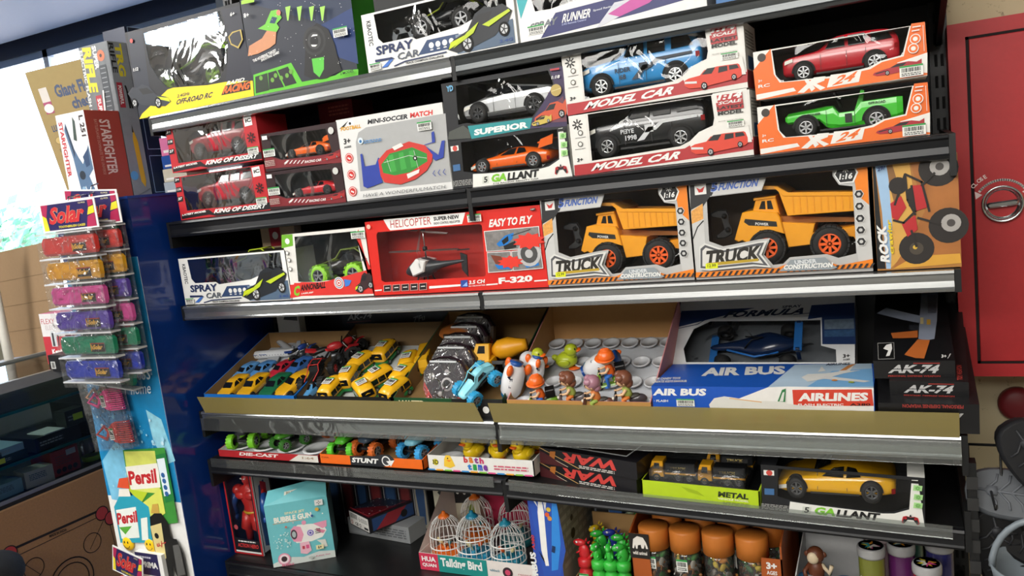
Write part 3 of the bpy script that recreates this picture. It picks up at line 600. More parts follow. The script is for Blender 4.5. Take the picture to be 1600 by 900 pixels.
def dumper(label, loc, L, rz=0., T=0., group=None):
    t = thing('toy_dump_truck', label, 'toy truck', loc, rz, group); Yl = C('#f0a21c', .35, coat=.3); Y2 = C('#e8960f', .4); P = lambda q: [((x - .5) * L, z * L) for x, z in q]
    b = MB(); b.prism(P([(.0, .21), (.03, .19), (.06, .20), (.12, .16), (.2, .27), (.31, .26), (.385, .23), (.36, .36), (.34, .40), (.16, .43), (.075, .42)]), -.2 * L, .2 * L, Yl, .008 * L)
    b.prism(P([(.15, .42), (.355, .38), (.33, .52), (.19, .52), (.175, .50)]), -.16 * L, .16 * L, Yl, .008 * L); b.prism(P([(.165, .505), (.335, .515), (.335, .53), (.165, .525)]), -.175 * L, .175 * L, Yl, .004 * L); cab = b.build('cab', t)
    g = MB()
    for y in (-.162, .162):
        for q in ([(.2, .435), (.225, .495), (.25, .495), (.25, .43)], [(.265, .43), (.265, .495), (.295, .495), (.31, .425)]):
            pp = [(x, y * L, z) for x, z in P(q)]; g.poly(pp if y < 0 else pp[::-1], TINT)
    g.poly([((.16 - .5) * L, -.13 * L, .44 * L), ((.175 - .5) * L, -.12 * L, .5 * L), ((.175 - .5) * L, .12 * L, .5 * L), ((.16 - .5) * L, .13 * L, .44 * L)], TINT); g.build('cab_windows', cab)
    g = MB(); pp = [(x, -.202 * L, z) for x, z in P([(.085, .345), (.095, .37), (.33, .33), (.335, .29), (.12, .315)])]; g.poly(pp, BLACK)
    vs, fs, _ = glyphs('POWER', .1, .02); g.add([(((.17 + .1 * x) - .5) * L, -.204 * L, (.315 + .022 * y - .013 * x) * L) for x, y in vs], fs, WHITE); g.build('name_plate', cab)
    b = MB(); b.prism(P([(.37, .32), (.61, .29), (.57, .13), (.405, .12)]), -.19 * L, .19 * L, Yl, .006 * L); b.prism(P([(.57, .22), (.89, .25), (.995, .19), (1.0, .07), (.92, .08), (.88, .17), (.75, .2), (.58, .17)]), -.19 * L, .19 * L, Y2, .006 * L); b.prism(P([(.36, .31), (.95, .27), (.95, .30), (.36, .36)]), -.10 * L, .10 * L, C('#a8661a', .5)); b.build('chassis', t)
    b = MB(); o = [(.36, .585), (.43, .535), (1.0, .485), (1.0, .365), (.42, .37)]
    for y0, y1 in ((-.235, -.21), (.21, .235)): b.prism(P(o), y0 * L, y1 * L, Yl, .004 * L)
    for i in range(11): x = .46 + i * .05; b.box((x - .5) * L, (x - .49) * L, -.238 * L, -.232 * L, .385 * L, (.515 - .03 * i / 11) * L, Y2)
    for y0 in (-.243,): b.prism(P([(.40, .525), (1.0, .47), (1.0, .50), (.43, .55), (.36, .60), (.33, .605), (.35, .58)]), y0 * L, -.225 * L, Yl, .003 * L)
    b.prism(P([(.36, .585), (.42, .37), (.44, .37), (.39, .58)]), -.22 * L, .22 * L, Yl); b.prism(P([(.42, .37), (1, .365), (1, .385), (.43, .39)]), -.22 * L, .22 * L, Y2)
    b.prism(P([(.19, .625), (.36, .605), (.44, .545), (.42, .53), (.35, .58), (.20, .595)]), -.23 * L, .23 * L, C('#c98a2a', .4), .004 * L); b.build('dump_bed', t)
    for x in (.25, .71):
        for s in (-1, 1): wheel(t, ((x - .5) * L, s * .19 * L, .132 * L), .132 * L, .11 * L, RUB, C('#f0601e', .35), s, 8, 22)
    return t
def buggy(name, label, loc, L, col, wc, rz=0., T=0., group=None, body=None, cat='toy car', rimc=None):
    t = thing(name, label, cat, loc, 0, group); t.rotation_euler = rot_tilt(rz, T); r = .16 * L; body = body or col
    b = MB(); b.box(-.36 * L, .36 * L, -.13 * L, .13 * L, .14 * L, .2 * L, DARK, .02 * L)
    for x in (-.3, .3): b.tube([(x * L, -.24 * L, .16 * L), (x * L, .24 * L, .16 * L)], .02 * L, DARK); b.tube([(x * L * .7, -.2 * L, .17 * L), (x * L * .8, -.11 * L, .3 * L)], .018 * L, C('#777', .3) if False else C('#7a7a7a', .3), 6); b.tube([(x * L * .7, .2 * L, .17 * L), (x * L * .8, .11 * L, .3 * L)], .018 * L, C('#7a7a7a', .3), 6)
    b.build('chassis', t)
    rg = []
    for x, w, z0, z1 in ((-.5, .10, .22, .26), (-.46, .14, .2, .30), (-.2, .17, .2, .34), (-.08, .17, .2, .36), (.02, .15, .2, .47), (.2, .14, .2, .49), (.34, .15, .2, .40), (.46, .15, .22, .36), (.5, .12, .24, .33)):
        rg.append([(x * L, y * w * L, lerp(z0, z1, z) * L) for y, z in ((-.9, 0), (-1, .35), (-.95, .6), (-.7, 1), (0, 1.04), (.7, 1), (.95, .6), (1, .35), (.9, 0))])
    b = MB(); b.loft(rg, body); bd = b.build('body', t, sub=1)
    g = MB(); g.poly([(-.085 * L, -.125 * L, .372 * L), (.0 * L, -.11 * L, .468 * L), (.0 * L, .11 * L, .468 * L), (-.085 * L, .125 * L, .372 * L)][::-1], TINT)
    for s in (-1, 1):
        q = [(-.03 * L, s * .165 * L, .35 * L), (.04 * L, s * .15 * L, .44 * L), (.2 * L, s * .145 * L, .45 * L), (.24 * L, s * .16 * L, .36 * L)]; g.poly(q if s < 0 else q[::-1], TINT)
    g.build('windows', t)
    b = MB()
    for s in (-1, 1): b.tube([(-.42 * L, s * .12 * L, .31 * L), (-.1 * L, s * .15 * L, .39 * L), (.0, s * .13 * L, .51 * L), (.25 * L, s * .13 * L, .52 * L), (.45 * L, s * .13 * L, .38 * L)], .012 * L, col, 6)
    b.tube([(0, -.13 * L, .51 * L), (0, .13 * L, .51 * L)], .012 * L, col, 6); b.tube([(.25 * L, -.13 * L, .52 * L), (.25 * L, .13 * L, .52 * L)], .012 * L, col, 6); b.build('roll_cage', t)
    if name == 'toy_monster_truck':
        for ch in t.children:
            if ch.name.split('.')[0] in ('body', 'windows', 'roll_cage'): ch.scale = (.86, 1.12, 1.5)
    for x in (-.32, .32):
        for s in (-1, 1): wheel(t, (x * L, s * .27 * L, r), r, .15 * L, wc, rimc or C('#9a9c9e', .3, .5), s, 5, 14)
    return t
def barecopy(o, **k): return dup(o, **k)
def duck(label, loc, s, rz, T=0., group=None, body='#f3cf1d', beak='#ee6a1e'):
    t = thing('rubber_duck', label, 'toy duck', loc, 0, group); t.rotation_euler = rot_tilt(rz, T); Y = C(body, .35, coat=.2); b = MB()
    b.ell((0, 0, .38 * s), .5 * s, .38 * s, .34 * s, Y); b.ell((.46 * s, 0, .56 * s), .16 * s, .16 * s, .12 * s, Y, M=Matrix.Rotation(-.6, 3, 'Y')); b.ell((-.3 * s, 0, .86 * s), .29 * s, .28 * s, .28 * s, Y); b.cyl((-.26 * s, 0, .5 * s), (-.29 * s, 0, .75 * s), .2 * s, Y, .2 * s); b.build('body', t)
    for q in (-1, 1):
        b = MB(); b.ell((.06 * s, q * .36 * s, .44 * s), .28 * s, .08 * s, .17 * s, Y); b.build('wing', t)
        b = MB(); b.ell((-.5 * s, q * .13 * s, .94 * s), .04 * s, .05 * s, .07 * s, BLACK, 10, 6); b.build('eye', t)
        b = MB(); b.ell((-.3 * s, q * .2 * s, .05 * s), .26 * s, .14 * s, .05 * s, C(beak, .4)); b.build('foot', t)
    b = MB(); b.ell((-.6 * s, 0, .84 * s), .14 * s, .16 * s, .04 * s, C(beak, .4)); b.ell((-.56 * s, 0, .78 * s), .1 * s, .12 * s, .03 * s, C(beak, .4)); b.build('beak', t); return t
def tray(name, label, x0, x1, y0, y1, z0, k, fh, bh, out, inn, art=None, floor=None, lh=None, cat='display tray', cells=None, h0=.004):
    """open display carton standing on a shelf; its floor slopes by k"""
    w, d = x1 - x0, y1 - y0; t = thing(name, label, cat, (x0, y0, z0)); b = MB(); e = .0025; zf = lambda y: h0 + k * y
    b.poly([(0, 0, zf(0)), (w, 0, zf(0)), (w, d, zf(d)), (0, d, zf(d))], floor or inn)
    def wall(p, q, pz, qz, o):        # from p to q, with thickness
        dx, dy = q[0] - p[0], q[1] - p[1]; l = math.hypot(dx, dy); nx, ny = -dy / l * e, dx / l * e
        P = [(p[0], p[1], 0), (q[0], q[1], 0), (q[0], q[1], qz), (p[0], p[1], pz), (p[0] + nx, p[1] + ny, 0), (q[0] + nx, q[1] + ny, 0), (q[0] + nx, q[1] + ny, qz), (p[0] + nx, p[1] + ny, pz)]
        b.add(P, [(0, 1, 2, 3), (3, 2, 6, 7), (0, 3, 7, 4), (1, 5, 6, 2)], out); b.add(P, [(5, 4, 7, 6)], inn)
    lh = lh or fh
    wall((0, 0), (w, 0), fh, fh, 0); wall((w, 0), (w, d), fh, zf(d) + bh, 0); wall((w, d), (0, d), zf(d) + bh, zf(d) + bh, 0); wall((0, d), (0, 0), zf(d) + bh, fh, 0)
    if cells:
        nx, ny, mat = cells
        for j in range(ny):
            for i in range(nx): cx, cy = (i + .5) * w / nx, (j + .5) * d / ny; b.lathe([(w / nx * .47, .010), (w / nx * .45, .0135), (w / nx * .36, .012), (w / nx * .30, .003)], (cx, cy, zf(cy)), (0, -k, 1), mat, 14)
    if art: art(Fr(b, (0, 0, 0), (1, 0, 0), (0, 0, 1), w, fh, None, Matrix.Translation((x0, y0, z0))))
    b.build('carton', t); return t
def gamepad(label, loc, s, col, rx=0., group=None):
    t = thing('game_controller', label, 'game controller', loc, 0, group, rx); b = MB(); pr = []
    for x, z in ((-.9, .4), (-.5, .5), (0, .4), (.5, .5), (.9, .4), (1.05, -.2), (.95, -.75), (.75, -.75), (.45, -.05), (-.45, -.05), (-.75, -.75), (-.95, -.75), (-1.05, -.2)): pr.append((x * s, z * s))
    b.prism(pr, -.2 * s, .2 * s, col, .08 * s); b.build('shell', t)
    for q in (-.5, .5): b = MB(); b.lathe([(.2 * s, 0), (.2 * s, .06 * s), (.1 * s, .07 * s), (.1 * s, .25 * s), (.15 * s, .28 * s), (0, .3 * s)], (q * s, -.2 * s, .15 * s), (0, -1, 0), DARK, 14); b.build('stick', t)
    return t
# ================================================================ BOXED TOYS, UPPER THREE TIERS
YF = .01
LIME = C('#9bd12a', .35); GRN = C('#3f9a2a', .4); KRED = C('#b8272e', .4); TEAL = C('#2b8f94', .4); LG = C('#c9cac8', .4)
# --- tier A
def art(f):
    f.q([(199, 50), (222, 48), (232, 125), (240, 180), (218, 186), (208, 120)], C('#1d2230')); f.q([(345, 15), (374, 9), (396, 130), (352, 130), (356, 100), (358, 60)], C('#1a1c2b'))
    f.q([(218, 186), (222, 178), (262, 140), (271, 137), (325, 133), (352, 128), (395, 126), (397, 150)], C('#f0d21c', .4)); f.tx('OFF-ROAD RC', (275.5, 164), (332, 152), (276.5, 155.5), C('#20263a'), .3, .03); f.tx('2.4GHz', (277, 153), (297, 148), (277, 148), C('#20263a'), .2)
    f.q([(346, 149), (392, 140), (391, 126), (352, 134)], BLACK); f.tx('RACING', (348, 147), (390, 139), (350, 135), ORANGE, .2, .03); f.tx('RAPID', (354, 133), (382, 127), (355, 127), WHITE, .2, .02)
    f.cq((204, 178), (262, 122), C('#2b2f38'), None, 'buggy', True); f.q([(364, 50), (378, 46), (381, 62), (374, 76), (362, 70), (358, 58)], C('#b9a04a')); f.q([(365, 52), (376, 48), (379, 62), (373, 73), (363, 68), (360, 58)], C('#23242e'))
    f.tx('6+', (361, 26), (368, 24), (361, 20), WHITE); f.tx('1:12', (210, 112), (218, 110), (209, 107), WHITE, .2); f.dq(207, 64, .006, C('#d34a40'))
carton_px('toy_carton', 'black and yellow window box with a black buggy, leftmost on the top shelf', (218, 185), (397, 150), (200, 50), YF, .2, SZ['A'], C('#15161c'), C('#15161c'), None, [(224, 52), (343, 17), (356, 60), (354, 100), (344, 122), (325, 131), (262, 137), (247, 122), (234, 100)], DARK, art, back=False)
o = [q for q in COL.objects if q.get('label', '').startswith('black and yellow window box with a black buggy')][0]; b = MB(); b.box(.004, .436, .188, .192, .004, .236, C('#2a2623')); b.build('inner_card', o)
buggy('toy_buggy', 'black buggy with green rings inside the yellow and black window box', (.155, .11, SZ['A'] + .035), .27, LIME, RUB, 0, 0, None, C('#20242a', .25), rimc=LIME)
def art(f):
    f.q([(378, 2), (545, -28), (556, 60), (480, 30)], C('#23304a')); f.q([(500, 40), (550, 12), (560, 100), (530, 90)], C('#20386c'))
    f.q([(398, 150), (396, 117), (455, 98), (472, 128), (524, 118), (536, 110), (560, 108), (560, 121)], C('#5fc02e')); f.q([(400, 146), (399, 120), (418, 114), (421, 141)], C('#20301c')); f.q([(421, 140), (419, 114), (432, 110), (444, 136)], DARK); f.q([(446, 135), (434, 110), (450, 104), (464, 130)], DARK)
    for u, v in ((408, 122), (426, 125), (431, 118), (440, 122), (449, 118), (455, 112)): f.dq(u, v, .006, C('#6aa03a'))
    f.q([(388, 88), (390, 72), (410, 60), (420, 44), (433, 40), (431, 68), (422, 75), (404, 84)], C('#c98a62')); f.q([(402, 46), (415, 38), (424, 17), (434, 15), (441, 28), (433, 37), (437, 43), (433, 50), (418, 48), (404, 45)], C('#6fc23a')); f.q([(422, 36), (426, 26), (434, 28), (430, 37)], C('#1c3a5c')); f.dq(436, 20, .007, C('#e8846a'))
    f.q([(476, 118), (478, 76), (480, 50), (496, 36), (514, 46), (524, 70), (530, 96), (535, 111), (522, 116), (512, 122), (500, 124), (486, 122)], C('#171717')); f.q([(488, 92), (507, 89), (507, 108), (500, 121), (491, 113)], C('#58c040'))
    for r_, c in ((.036, '#2b2b2b'), (.029, '#171717'), (.021, '#3a3a3a'), (.013, '#101010')): f.dq(492, 64, r_, C(c))
    f.q([(487, 58), (490, 54), (497, 54), (497, 56), (490, 57)], WHITE); f.q([(487, 70), (497, 70), (494, 73), (489, 73)], WHITE)
    r = random.Random(3)
    for i in range(60): f.dq(r.uniform(390, 555), r.uniform(2, 100), .0009, WHITE, 6)
    for x in (454, 472, 491, 508): f.q([(x - 4, 12), (x + 4, 10), (x + 1, 33), (x - 1, 33)], C('#9fd65a'))
    f.tx('THE HOVERING TARGET', (401, 98), (437, 81), (399, 94), WHITE, .1); f.tx('SHOOTING GAME!', (413, 97), (441, 84), (412, 93), WHITE, .1); f.tx('2 MODES', (536, 118), (557, 113), (535, 114), BLACK, .1); f.tx('8+', (386, 29), (394, 27), (385, 22), WHITE); f.q([(382, 8), (402, 4), (402, -2), (382, 2)], LIME)
    f.stk((526, 60), (546, 41))
carton_px('toy_carton', 'dark shooting game box with a green edge and a hand holding a green gun', (398, 150), (560, 120), (378, 0), YF, .11, SZ['A'], C('#262a36'), C('#2f8420'), C('#2f8420'), art=art)
def sprayart(f):
    NV = C('#22305a'); f.text('KBAOTEC', .03, .45, .062, .88, C('#33363c'), rot=-90); f.poly([(.36, .13), (.43, .35), (.64, .35), (.64, .13)], C('#31476e'))
    for i in range(4): f.disc(.455 + i * .045, .25, .05, WHITE); f.rect(.445 + i * .045, .165, .465 + i * .045, .185, WHITE)
    f.rect(.62, .02, .985, .33, C('#7c8ea2')); f.poly([(.70, .02), (.985, .02), (.985, .40), (.85, .33)], C('#51657c'))
    f.text('SPRAY', .075, .265, .34, .42, NV, .05, .025); f.text('CAR', .22, .115, .37, .235, C('#565c66'), .1, .02); f.poly([(.06, .155), (.2, .155), (.18, .19), (.06, .2)], NV); f.poly([(.14, .04), (.19, .15), (.16, .15), (.1, .04)], C('#3f6fc0'))
    f.line([(.19, .03), (.27, .075), (.55, .09)], .022, NV); f.text('TRACK CHAMPION CHALLENGE', .27, .02, .53, .055, DARK, .1); f.text('2.4G', .89, .06, .975, .11, C('#2d4a8a'), .1)
    f.car(.56, .02, 1.0, .70, C('#20242a'), None, 'buggy'); f.poly([(.60, .12), (.70, .33), (.78, .46), (.74, .30)], C('#b8cc28')); f.poly([(.8, .4), (.97, .56), (.98, .52), (.84, .35)], C('#b8cc28')); f.sticker(.02, .02, .10, .14)
SW = [(.09, .965), (.955, .965), (.955, .62), (.80, .58), (.66, .46), (.36, .40), (.33, .455), (.13, .455), (.10, .55)]
scar, sx, sw, sh = carton_px('toy_carton', 'white and navy window box with a spiked black buggy, third on the top shelf', (577, 120), (810, 70), (565, 24), YF, .13, SZ['A'], WHITE, WHITE, DARK, SW, C('#1a1c1f'), sprayart)
SB = buggy('toy_buggy', 'black and lime buggy in the white window box on the top shelf', (sx + .21, .08, SZ['A'] + .055), .17, C('#b8cc28'), RUB, 0, 0, None, C('#15171a', .25))
GP = gamepad('grey game controller in the white window box on the top shelf', (sx + .085, .06, SZ['A'] + .085), .032, C('#6e7478', .4), R(-10))
s2 = dup(scar, (-.001, YF, SZ['C']), None, 'white and navy window box with a lime striped buggy, leftmost on the long silver shelf'); dup(SB, (-.001 + .235, .08, SZ['C'] + .055), None, 'black and lime buggy in the leftmost white box on the long silver shelf'); dup(GP, (-.001 + .085, .06, SZ['C'] + .085), None, 'grey game controller in the leftmost white box on the long silver shelf')
def art(f):
    f.q([(845, 60), (868, 20), (1100, -40), (1104, -10), (1000, 20)], C('#262a66')); f.q([(806, -5), (826, -5), (814, 30)], C('#34a8b0')); f.q([(930, 46), (960, 4), (1020, -10), (1000, 8), (960, 30)], C('#cfd0d8')); f.q([(950, 22), (1010, -16), (1040, -20), (1015, 4), (968, 26)], C('#c04a9a'))
    f.tx('SPRAY', (828, 49), (872, 37), (828, 38), C('#70757a'), .15, .03); f.tx('RUNNER', (878, 36), (922, 27), (880, 22), WHITE, .15, .02); f.tx('2.4G Remote Control', (878, 40), (916, 32), (878, 37), C('#a8b0d8')); f.tx('Speed Racing Series', (927, 19), (974, 8), (927, 15), C('#c8ccd8')); f.stk((826, 56), (850, 37))
carton_px('toy_carton', 'white and purple window box with a magenta car picture, fourth on the top shelf', (814, 69), (1105, 12), (806, -14), YF, .14, SZ['A'], WHITE, WHITE, WHITE, [(828, -10), (1085, -65), (1088, -50), (960, -22), (860, 14), (836, 18)], DARK, art, h=.15)
buggy('toy_buggy', 'dark buggy in the white and purple box on the top shelf', (1.36, .08, SZ['A'] + .04), .18, C('#b04a90'), RUB)
carton('toy_carton', 1 and 'blue carton at the right end of the top shelf, cut by the picture edge', 1.60, YF, SZ['A'], .34, .13, .2, C('#2a6aa8'), C('#1c3f6a'), art=lambda f: (f.rect(.05, .1, .95, .3, WHITE), f.lines(.1, .12, .9, .28, 2, NAVY)))
# --- tier B
def art(f):
    BB = C('#1a1416'); f.q([(270, 262), (313, 252), (320, 257), (408, 237), (409.5, 248), (325, 262), (314, 260), (271, 269)], BB); f.tx('KING OF DESERT', (321, 258), (403, 246.5), (322, 251), WHITE, .25, .03); f.tx('LATEST MODEL', (271.5, 264), (309, 256), (271, 261), WHITE, .25, .03)
    for i, (u, v) in enumerate(((263, 207), (266, 222), (268, 237))): f.q([(u - 4, v + 5), (u + 5, v + 3), (u + 4, v - 5), (u - 4, v - 3)], BB); f.tx(('3+', '1:16', '27')[i], (u - 2.5, v + 2), (u + 3.5, v + .5), (u - 2.5, v - 2), WHITE)
    f.q([(383, 198), (395, 195), (392, 180), (380, 183)], WHITE); f.tx('iC', (384, 192), (393, 190), (383, 186), DARK, 0, .05); a, b_ = f.px(393, 215); f.sun(a, b_, .11, BB)
    f.stk((389, 241), (404, 228))
kw = [(269, 202.5), (378, 181.5), (383, 214), (388, 239), (345, 246), (279, 255), (275, 235)]
king, kx, kW, kh = carton_px('toy_carton', 'red window box with a red pickup, upper one of the pair at the left end', (270, 270), (410, 253), (258, 203), YF, .12, 1.622, KRED, KRED, None, kw, C('#6b5433'), art)
dup(king, (kx + .002, YF, SZ['B']), None, 'red window box with a red off roader, lower of the pair at the left end')
CR_ = C('#c02436', .25, coat=.6)
car('toy_car', 'red toy pickup inside the upper red box of the pair at the left end', (kx + .185, .066, 1.65), .235, 'suv', CR_, None, None); car('toy_car', 'red toy off roader inside the lower red box of the pair at the left end', (kx + .185, .066, SZ['B'] + .028), .235, 'suv', CR_)
mb = MB(); mb.box(0, .12, 0, .1, 0, .06, C('#7d1620', .5)); f = Fr(mb, (0, 0, 0), (1, 0, 0), (0, 0, 1), .12, .06); f.lines(.3, .3, .9, .8, 3, C('#c06050')); one(mb, 'toy_carton', 'plain dark red carton in the shade behind the orange race car box', 'toy box', (.42, .22, 1.71))
def art(f):
    f.q([(415, 264), (414, 247), (424, 245), (440, 250), (500, 243), (520, 239), (532, 233), (534, 254)], C('#7a1f26')); f.tx('RACING CAR', (476, 255), (502, 251.5), (476, 251), WHITE, .3, .02)
    for x in (446, 452, 458, 464, 470): f.q([(x, 256), (x + 2, 255.5), (x + 6, 250), (x + 4, 250.5)], WHITE)
    f.tx('4', (443, 258), (447, 257), (446, 251), WHITE, .2); f.cq((503, 252), (531, 237), C('#a82a2a'), None, 'race'); f.dq(518, 204, .009, C('#c8c8c4')); f.q([(411, 219), (419, 218), (418, 212), (410, 213)], WHITE); f.lines(*f.px(416, 261), *f.px(430, 249), 4, C('#c8b0a8')); f.stk((414, 246), (430, 231))
race, rx, rW, rh = carton_px('toy_carton', 'dark red window box with an orange race car, upper of the two small ones', (415, 264), (534.5, 254), (409, 210), YF, .10, 1.588, C('#2a1114'), C('#2a1114'), None, [(421, 213), (509, 201), (516, 228), (519, 239), (500, 242), (440, 249), (425, 244)], C('#141214'), art)
dup(race, (rx - .004, YF, SZ['B']), None, 'dark red window box with a red race car, lower of the two small ones')
car('toy_car', 'orange toy race car in the small upper window box', (rx + .135, .055, 1.612), .155, 'race', C('#ee6a22', .25, coat=.6), None, C('#55585a', .3, .6), spoiler=True); car('toy_car', 'red toy race car in the small lower window box', (rx + .14, .055, SZ['B'] + .022), .155, 'race', C('#c0222a', .25, coat=.6), None, C('#55585a', .3, .6))
def art(f):
    f.q([(556, 222), (560, 207), (572, 199), (696, 177), (705, 284), (563, 299)], C('#a9aaaa', .4)); f.tx('MINI-SOCCER', (574.5, 194.5), (637.5, 185.5), (575, 187), C('#22242a'), 0, .03); f.tx('MATCH', (641, 184.5), (676, 179.5), (641, 176.5), C('#d3342e'), 0, .03)
    f.dq(547, 193, .011, WHITE); f.dq(547, 193, .0035, BLACK); f.q([(538, 198), (530, 202), (545, 188)], BLACK); f.tx('FOOTBALL', (533, 205), (564, 200), (533, 199), C('#d9a02a'), 0, .03); f.tx('3+', (537.5, 226), (548, 224), (537, 217), BLACK); f.tx('AGES', (538, 232), (549, 230), (538, 229), BLACK)
    for u, v in ((546, 247), (549.5, 273), (552, 299)): f.dq(u, v, .0125, C('#c9302c')); f.dq(u, v, .0105, C('#f0e8e4')); f.dq(u, v, .009, C('#c9302c')); f.dq(u - 1.2, v, .0025, WHITE, 8); f.dq(u + 1.2, v + 1, .0025, WHITE, 8)
    bl = C('#2b3f9c'); f.q([(564, 241), (567, 240), (571, 260), (588, 257), (592, 246), (595, 248), (596, 275), (599, 285), (575, 294), (569, 291)], bl); f.q([(675, 207), (679, 205), (681, 222), (664, 227), (686, 242), (691, 220), (696, 219), (694, 246), (681, 251), (668, 236), (664, 226), (676, 222)], bl)
    f.q([(592, 250), (605, 235), (640, 221), (665, 227), (677, 242), (676, 252), (668, 266), (650, 280), (627, 288), (602, 285), (596, 275)], C('#c8352e')); f.q([(597, 257), (610, 240), (645, 230), (668, 240), (669, 252), (642, 269), (618, 274), (600, 270)], C('#2f8a35'))
    for i in range(4): u = 608 + i * 16; f.q([(u, 243 - i * 3.5), (u + 7, 241 - i * 3.5), (u + 13, 267 - i * 4), (u + 4, 270 - i * 4)], C('#3fa043')) if i < 3 else None
    f.ln([(601, 254), (640, 243), (668, 247)], .8, WHITE); f.ln([(612, 268), (606, 249)], .8, WHITE); f.ln([(655, 263), (648, 235)], .8, WHITE); f.dq(650, 247, .006, BLACK); f.dq(650, 247, .0025, WHITE)
    f.q([(637, 272), (657, 264), (656, 270), (639, 279)], C('#e4dcd8')); f.q([(614, 230), (628, 223), (632, 228), (618, 235)], C('#e4dcd8')); f.dq(565, 220, .008, C('#d8e4ea')); f.dq(565, 221, .004, C('#2f6fa8')); f.lines(*f.px(570, 225), *f.px(598, 215), 2, C('#3f7fb8'))
    for u in (678, 686, 694): f.ln([(u + 3, 266 - (u - 678) * .13), (u, 271 - (u - 678) * .13), (u + 4, 275 - (u - 678) * .13)], 1.6, bl)
    f.tx('HAVE A WONDERFULMATCH', (569.5, 308), (697, 294), (570, 303), C('#6a6c6e'), 0, 0); f.stk((655, 205), (675, 188))
carton_px('toy_carton', 'light grey boxed football game with an oval red rimmed pitch on the front', (542.5, 313), (707.5, 296.5), (528, 187.5), YF, .07, SZ['B'], C('#dcdcda'), C('#dcdcda'), art=art)
def art(f):
    f.q([(846, 165), (866, 130), (858, 107), (880, 103), (886, 197), (826, 201), (834, 183)], C('#37294e')); f.q([(850, 175), (880, 150), (886, 190), (850, 192)], C('#6a3a4a')); f.q([(731, 197), (832, 184), (828, 201), (737, 217)], TEAL); f.tx('SUPERIOR', (741, 212), (825, 199.5), (741, 202.5), C('#f2eee8'), 0, .04)
    f.q([(700, 218), (702, 206), (724, 196), (733, 203), (736, 216)], C('#4a4d48')); f.cq((836, 197), (884, 153), C('#c8502e'), None, 'race'); f.cq((832, 198), (862, 178), C('#c8b050'), None, 'race'); f.dq(870, 141, .013, C('#b8a05a')); f.ln([(863, 143), (877, 138)], 1.5, C('#d8c890'))
    f.tx('1:18', (863, 124), (876, 122), (863, 119), WHITE, .1); f.tx('YD', (700, 144), (710, 142), (699, 135), C('#6fb0d8'), .1, .03); f.q([(861, 111), (875, 109), (875, 106), (861, 108)], C('#b83a40'))
carton_px('toy_carton', 'black and teal window box with a silver wedge shaped car', (700, 219), (887, 197.5), (691, 131), YF, .13, 1.5995, C('#17181c'), C('#17181c'), None, [(712, 134), (856, 110), (864, 130), (857, 148), (845, 165), (832, 182), (742, 194), (730, 192), (716, 195)], C('#17181b'), art)
car('toy_car', 'silver wedge shaped toy car in the black and teal window box', (1.108, .075, 1.632), .235, 'wedge', C('#b9bbbc', .3, .7), None, C('#2c2e30', .4))
def gart(f):
    GW = C('#e6e6e0'); f.q([(739, 272), (760, 271), (845, 263.5), (858, 260), (874, 249), (872, 201), (879, 199.5), (895, 277.5), (739, 294.5)], GW); f.dq(717, 232, .0001, RED); f.q([(705, 237), (717, 235), (716, 227), (704, 229)], GW); f.dq(711, 232, .0065, C('#c84a40'), 14)
    f.q([(754, 287), (764, 286), (764, 274.5), (754, 276)], C('#cfd3c8')); f.tx('5', (756.5, 285.5), (762, 284.5), (756.5, 276.5), BLACK, 0, .02); f.tx('GA', (768, 285), (792, 282.3), (768, 272.5), C('#7ac22e'), .1, .04); f.tx('LLANT', (793, 282.3), (842.5, 276), (793, 270.3), BLACK, .1, .04); f.tx('1:16 RACING REALITY CAR', (771, 288), (842, 279.8), (771, 286), C('#4a4a46'), .1)
    f.lines(*f.px(708, 292), *f.px(738, 279), 4, C('#a8a8a4')); f.q([(709, 268), (720, 266), (719, 256), (708, 258)], C('#3f6a9a'))
    a, b_ = f.px(877, 265); f.pad(a, b_, .13); f.q([(872, 206), (884, 204), (883, 200), (872, 201.5)], BLACK)
    for u, v in ((880, 212), (882, 226), (883, 239)): f.q([(u - 5, v + 5), (u + 5, v + 3.5), (u + 5, v - 5), (u - 5, v - 4)], C('#a8d890')); a, b_ = f.px(u, v); f.sun(a, b_, .04, C('#4f9a3a'))
gal, gx, gW, gh = carton_px('toy_carton', 'white and black window box with an orange car under the black and teal box', (709, 294.5), (895, 277.5), (701, 221), YF, .125, SZ['B'], C('#1a1b1e'), C('#dcdcd6'), C('#dcdcd6'), [(720, 222.5), (870, 202), (872, 225), (873, 247), (856, 258), (843, 262), (760, 269.5), (742, 270), (724, 268)], C('#26272a'), gart)
car('toy_car', 'orange toy sports car in the white and black window box', (gx + .145, .07, SZ['B'] + .026), .215, 'race', C('#ea6415', .22, coat=.7), None, C('#9a9c9e', .3, .5), spoiler=True)
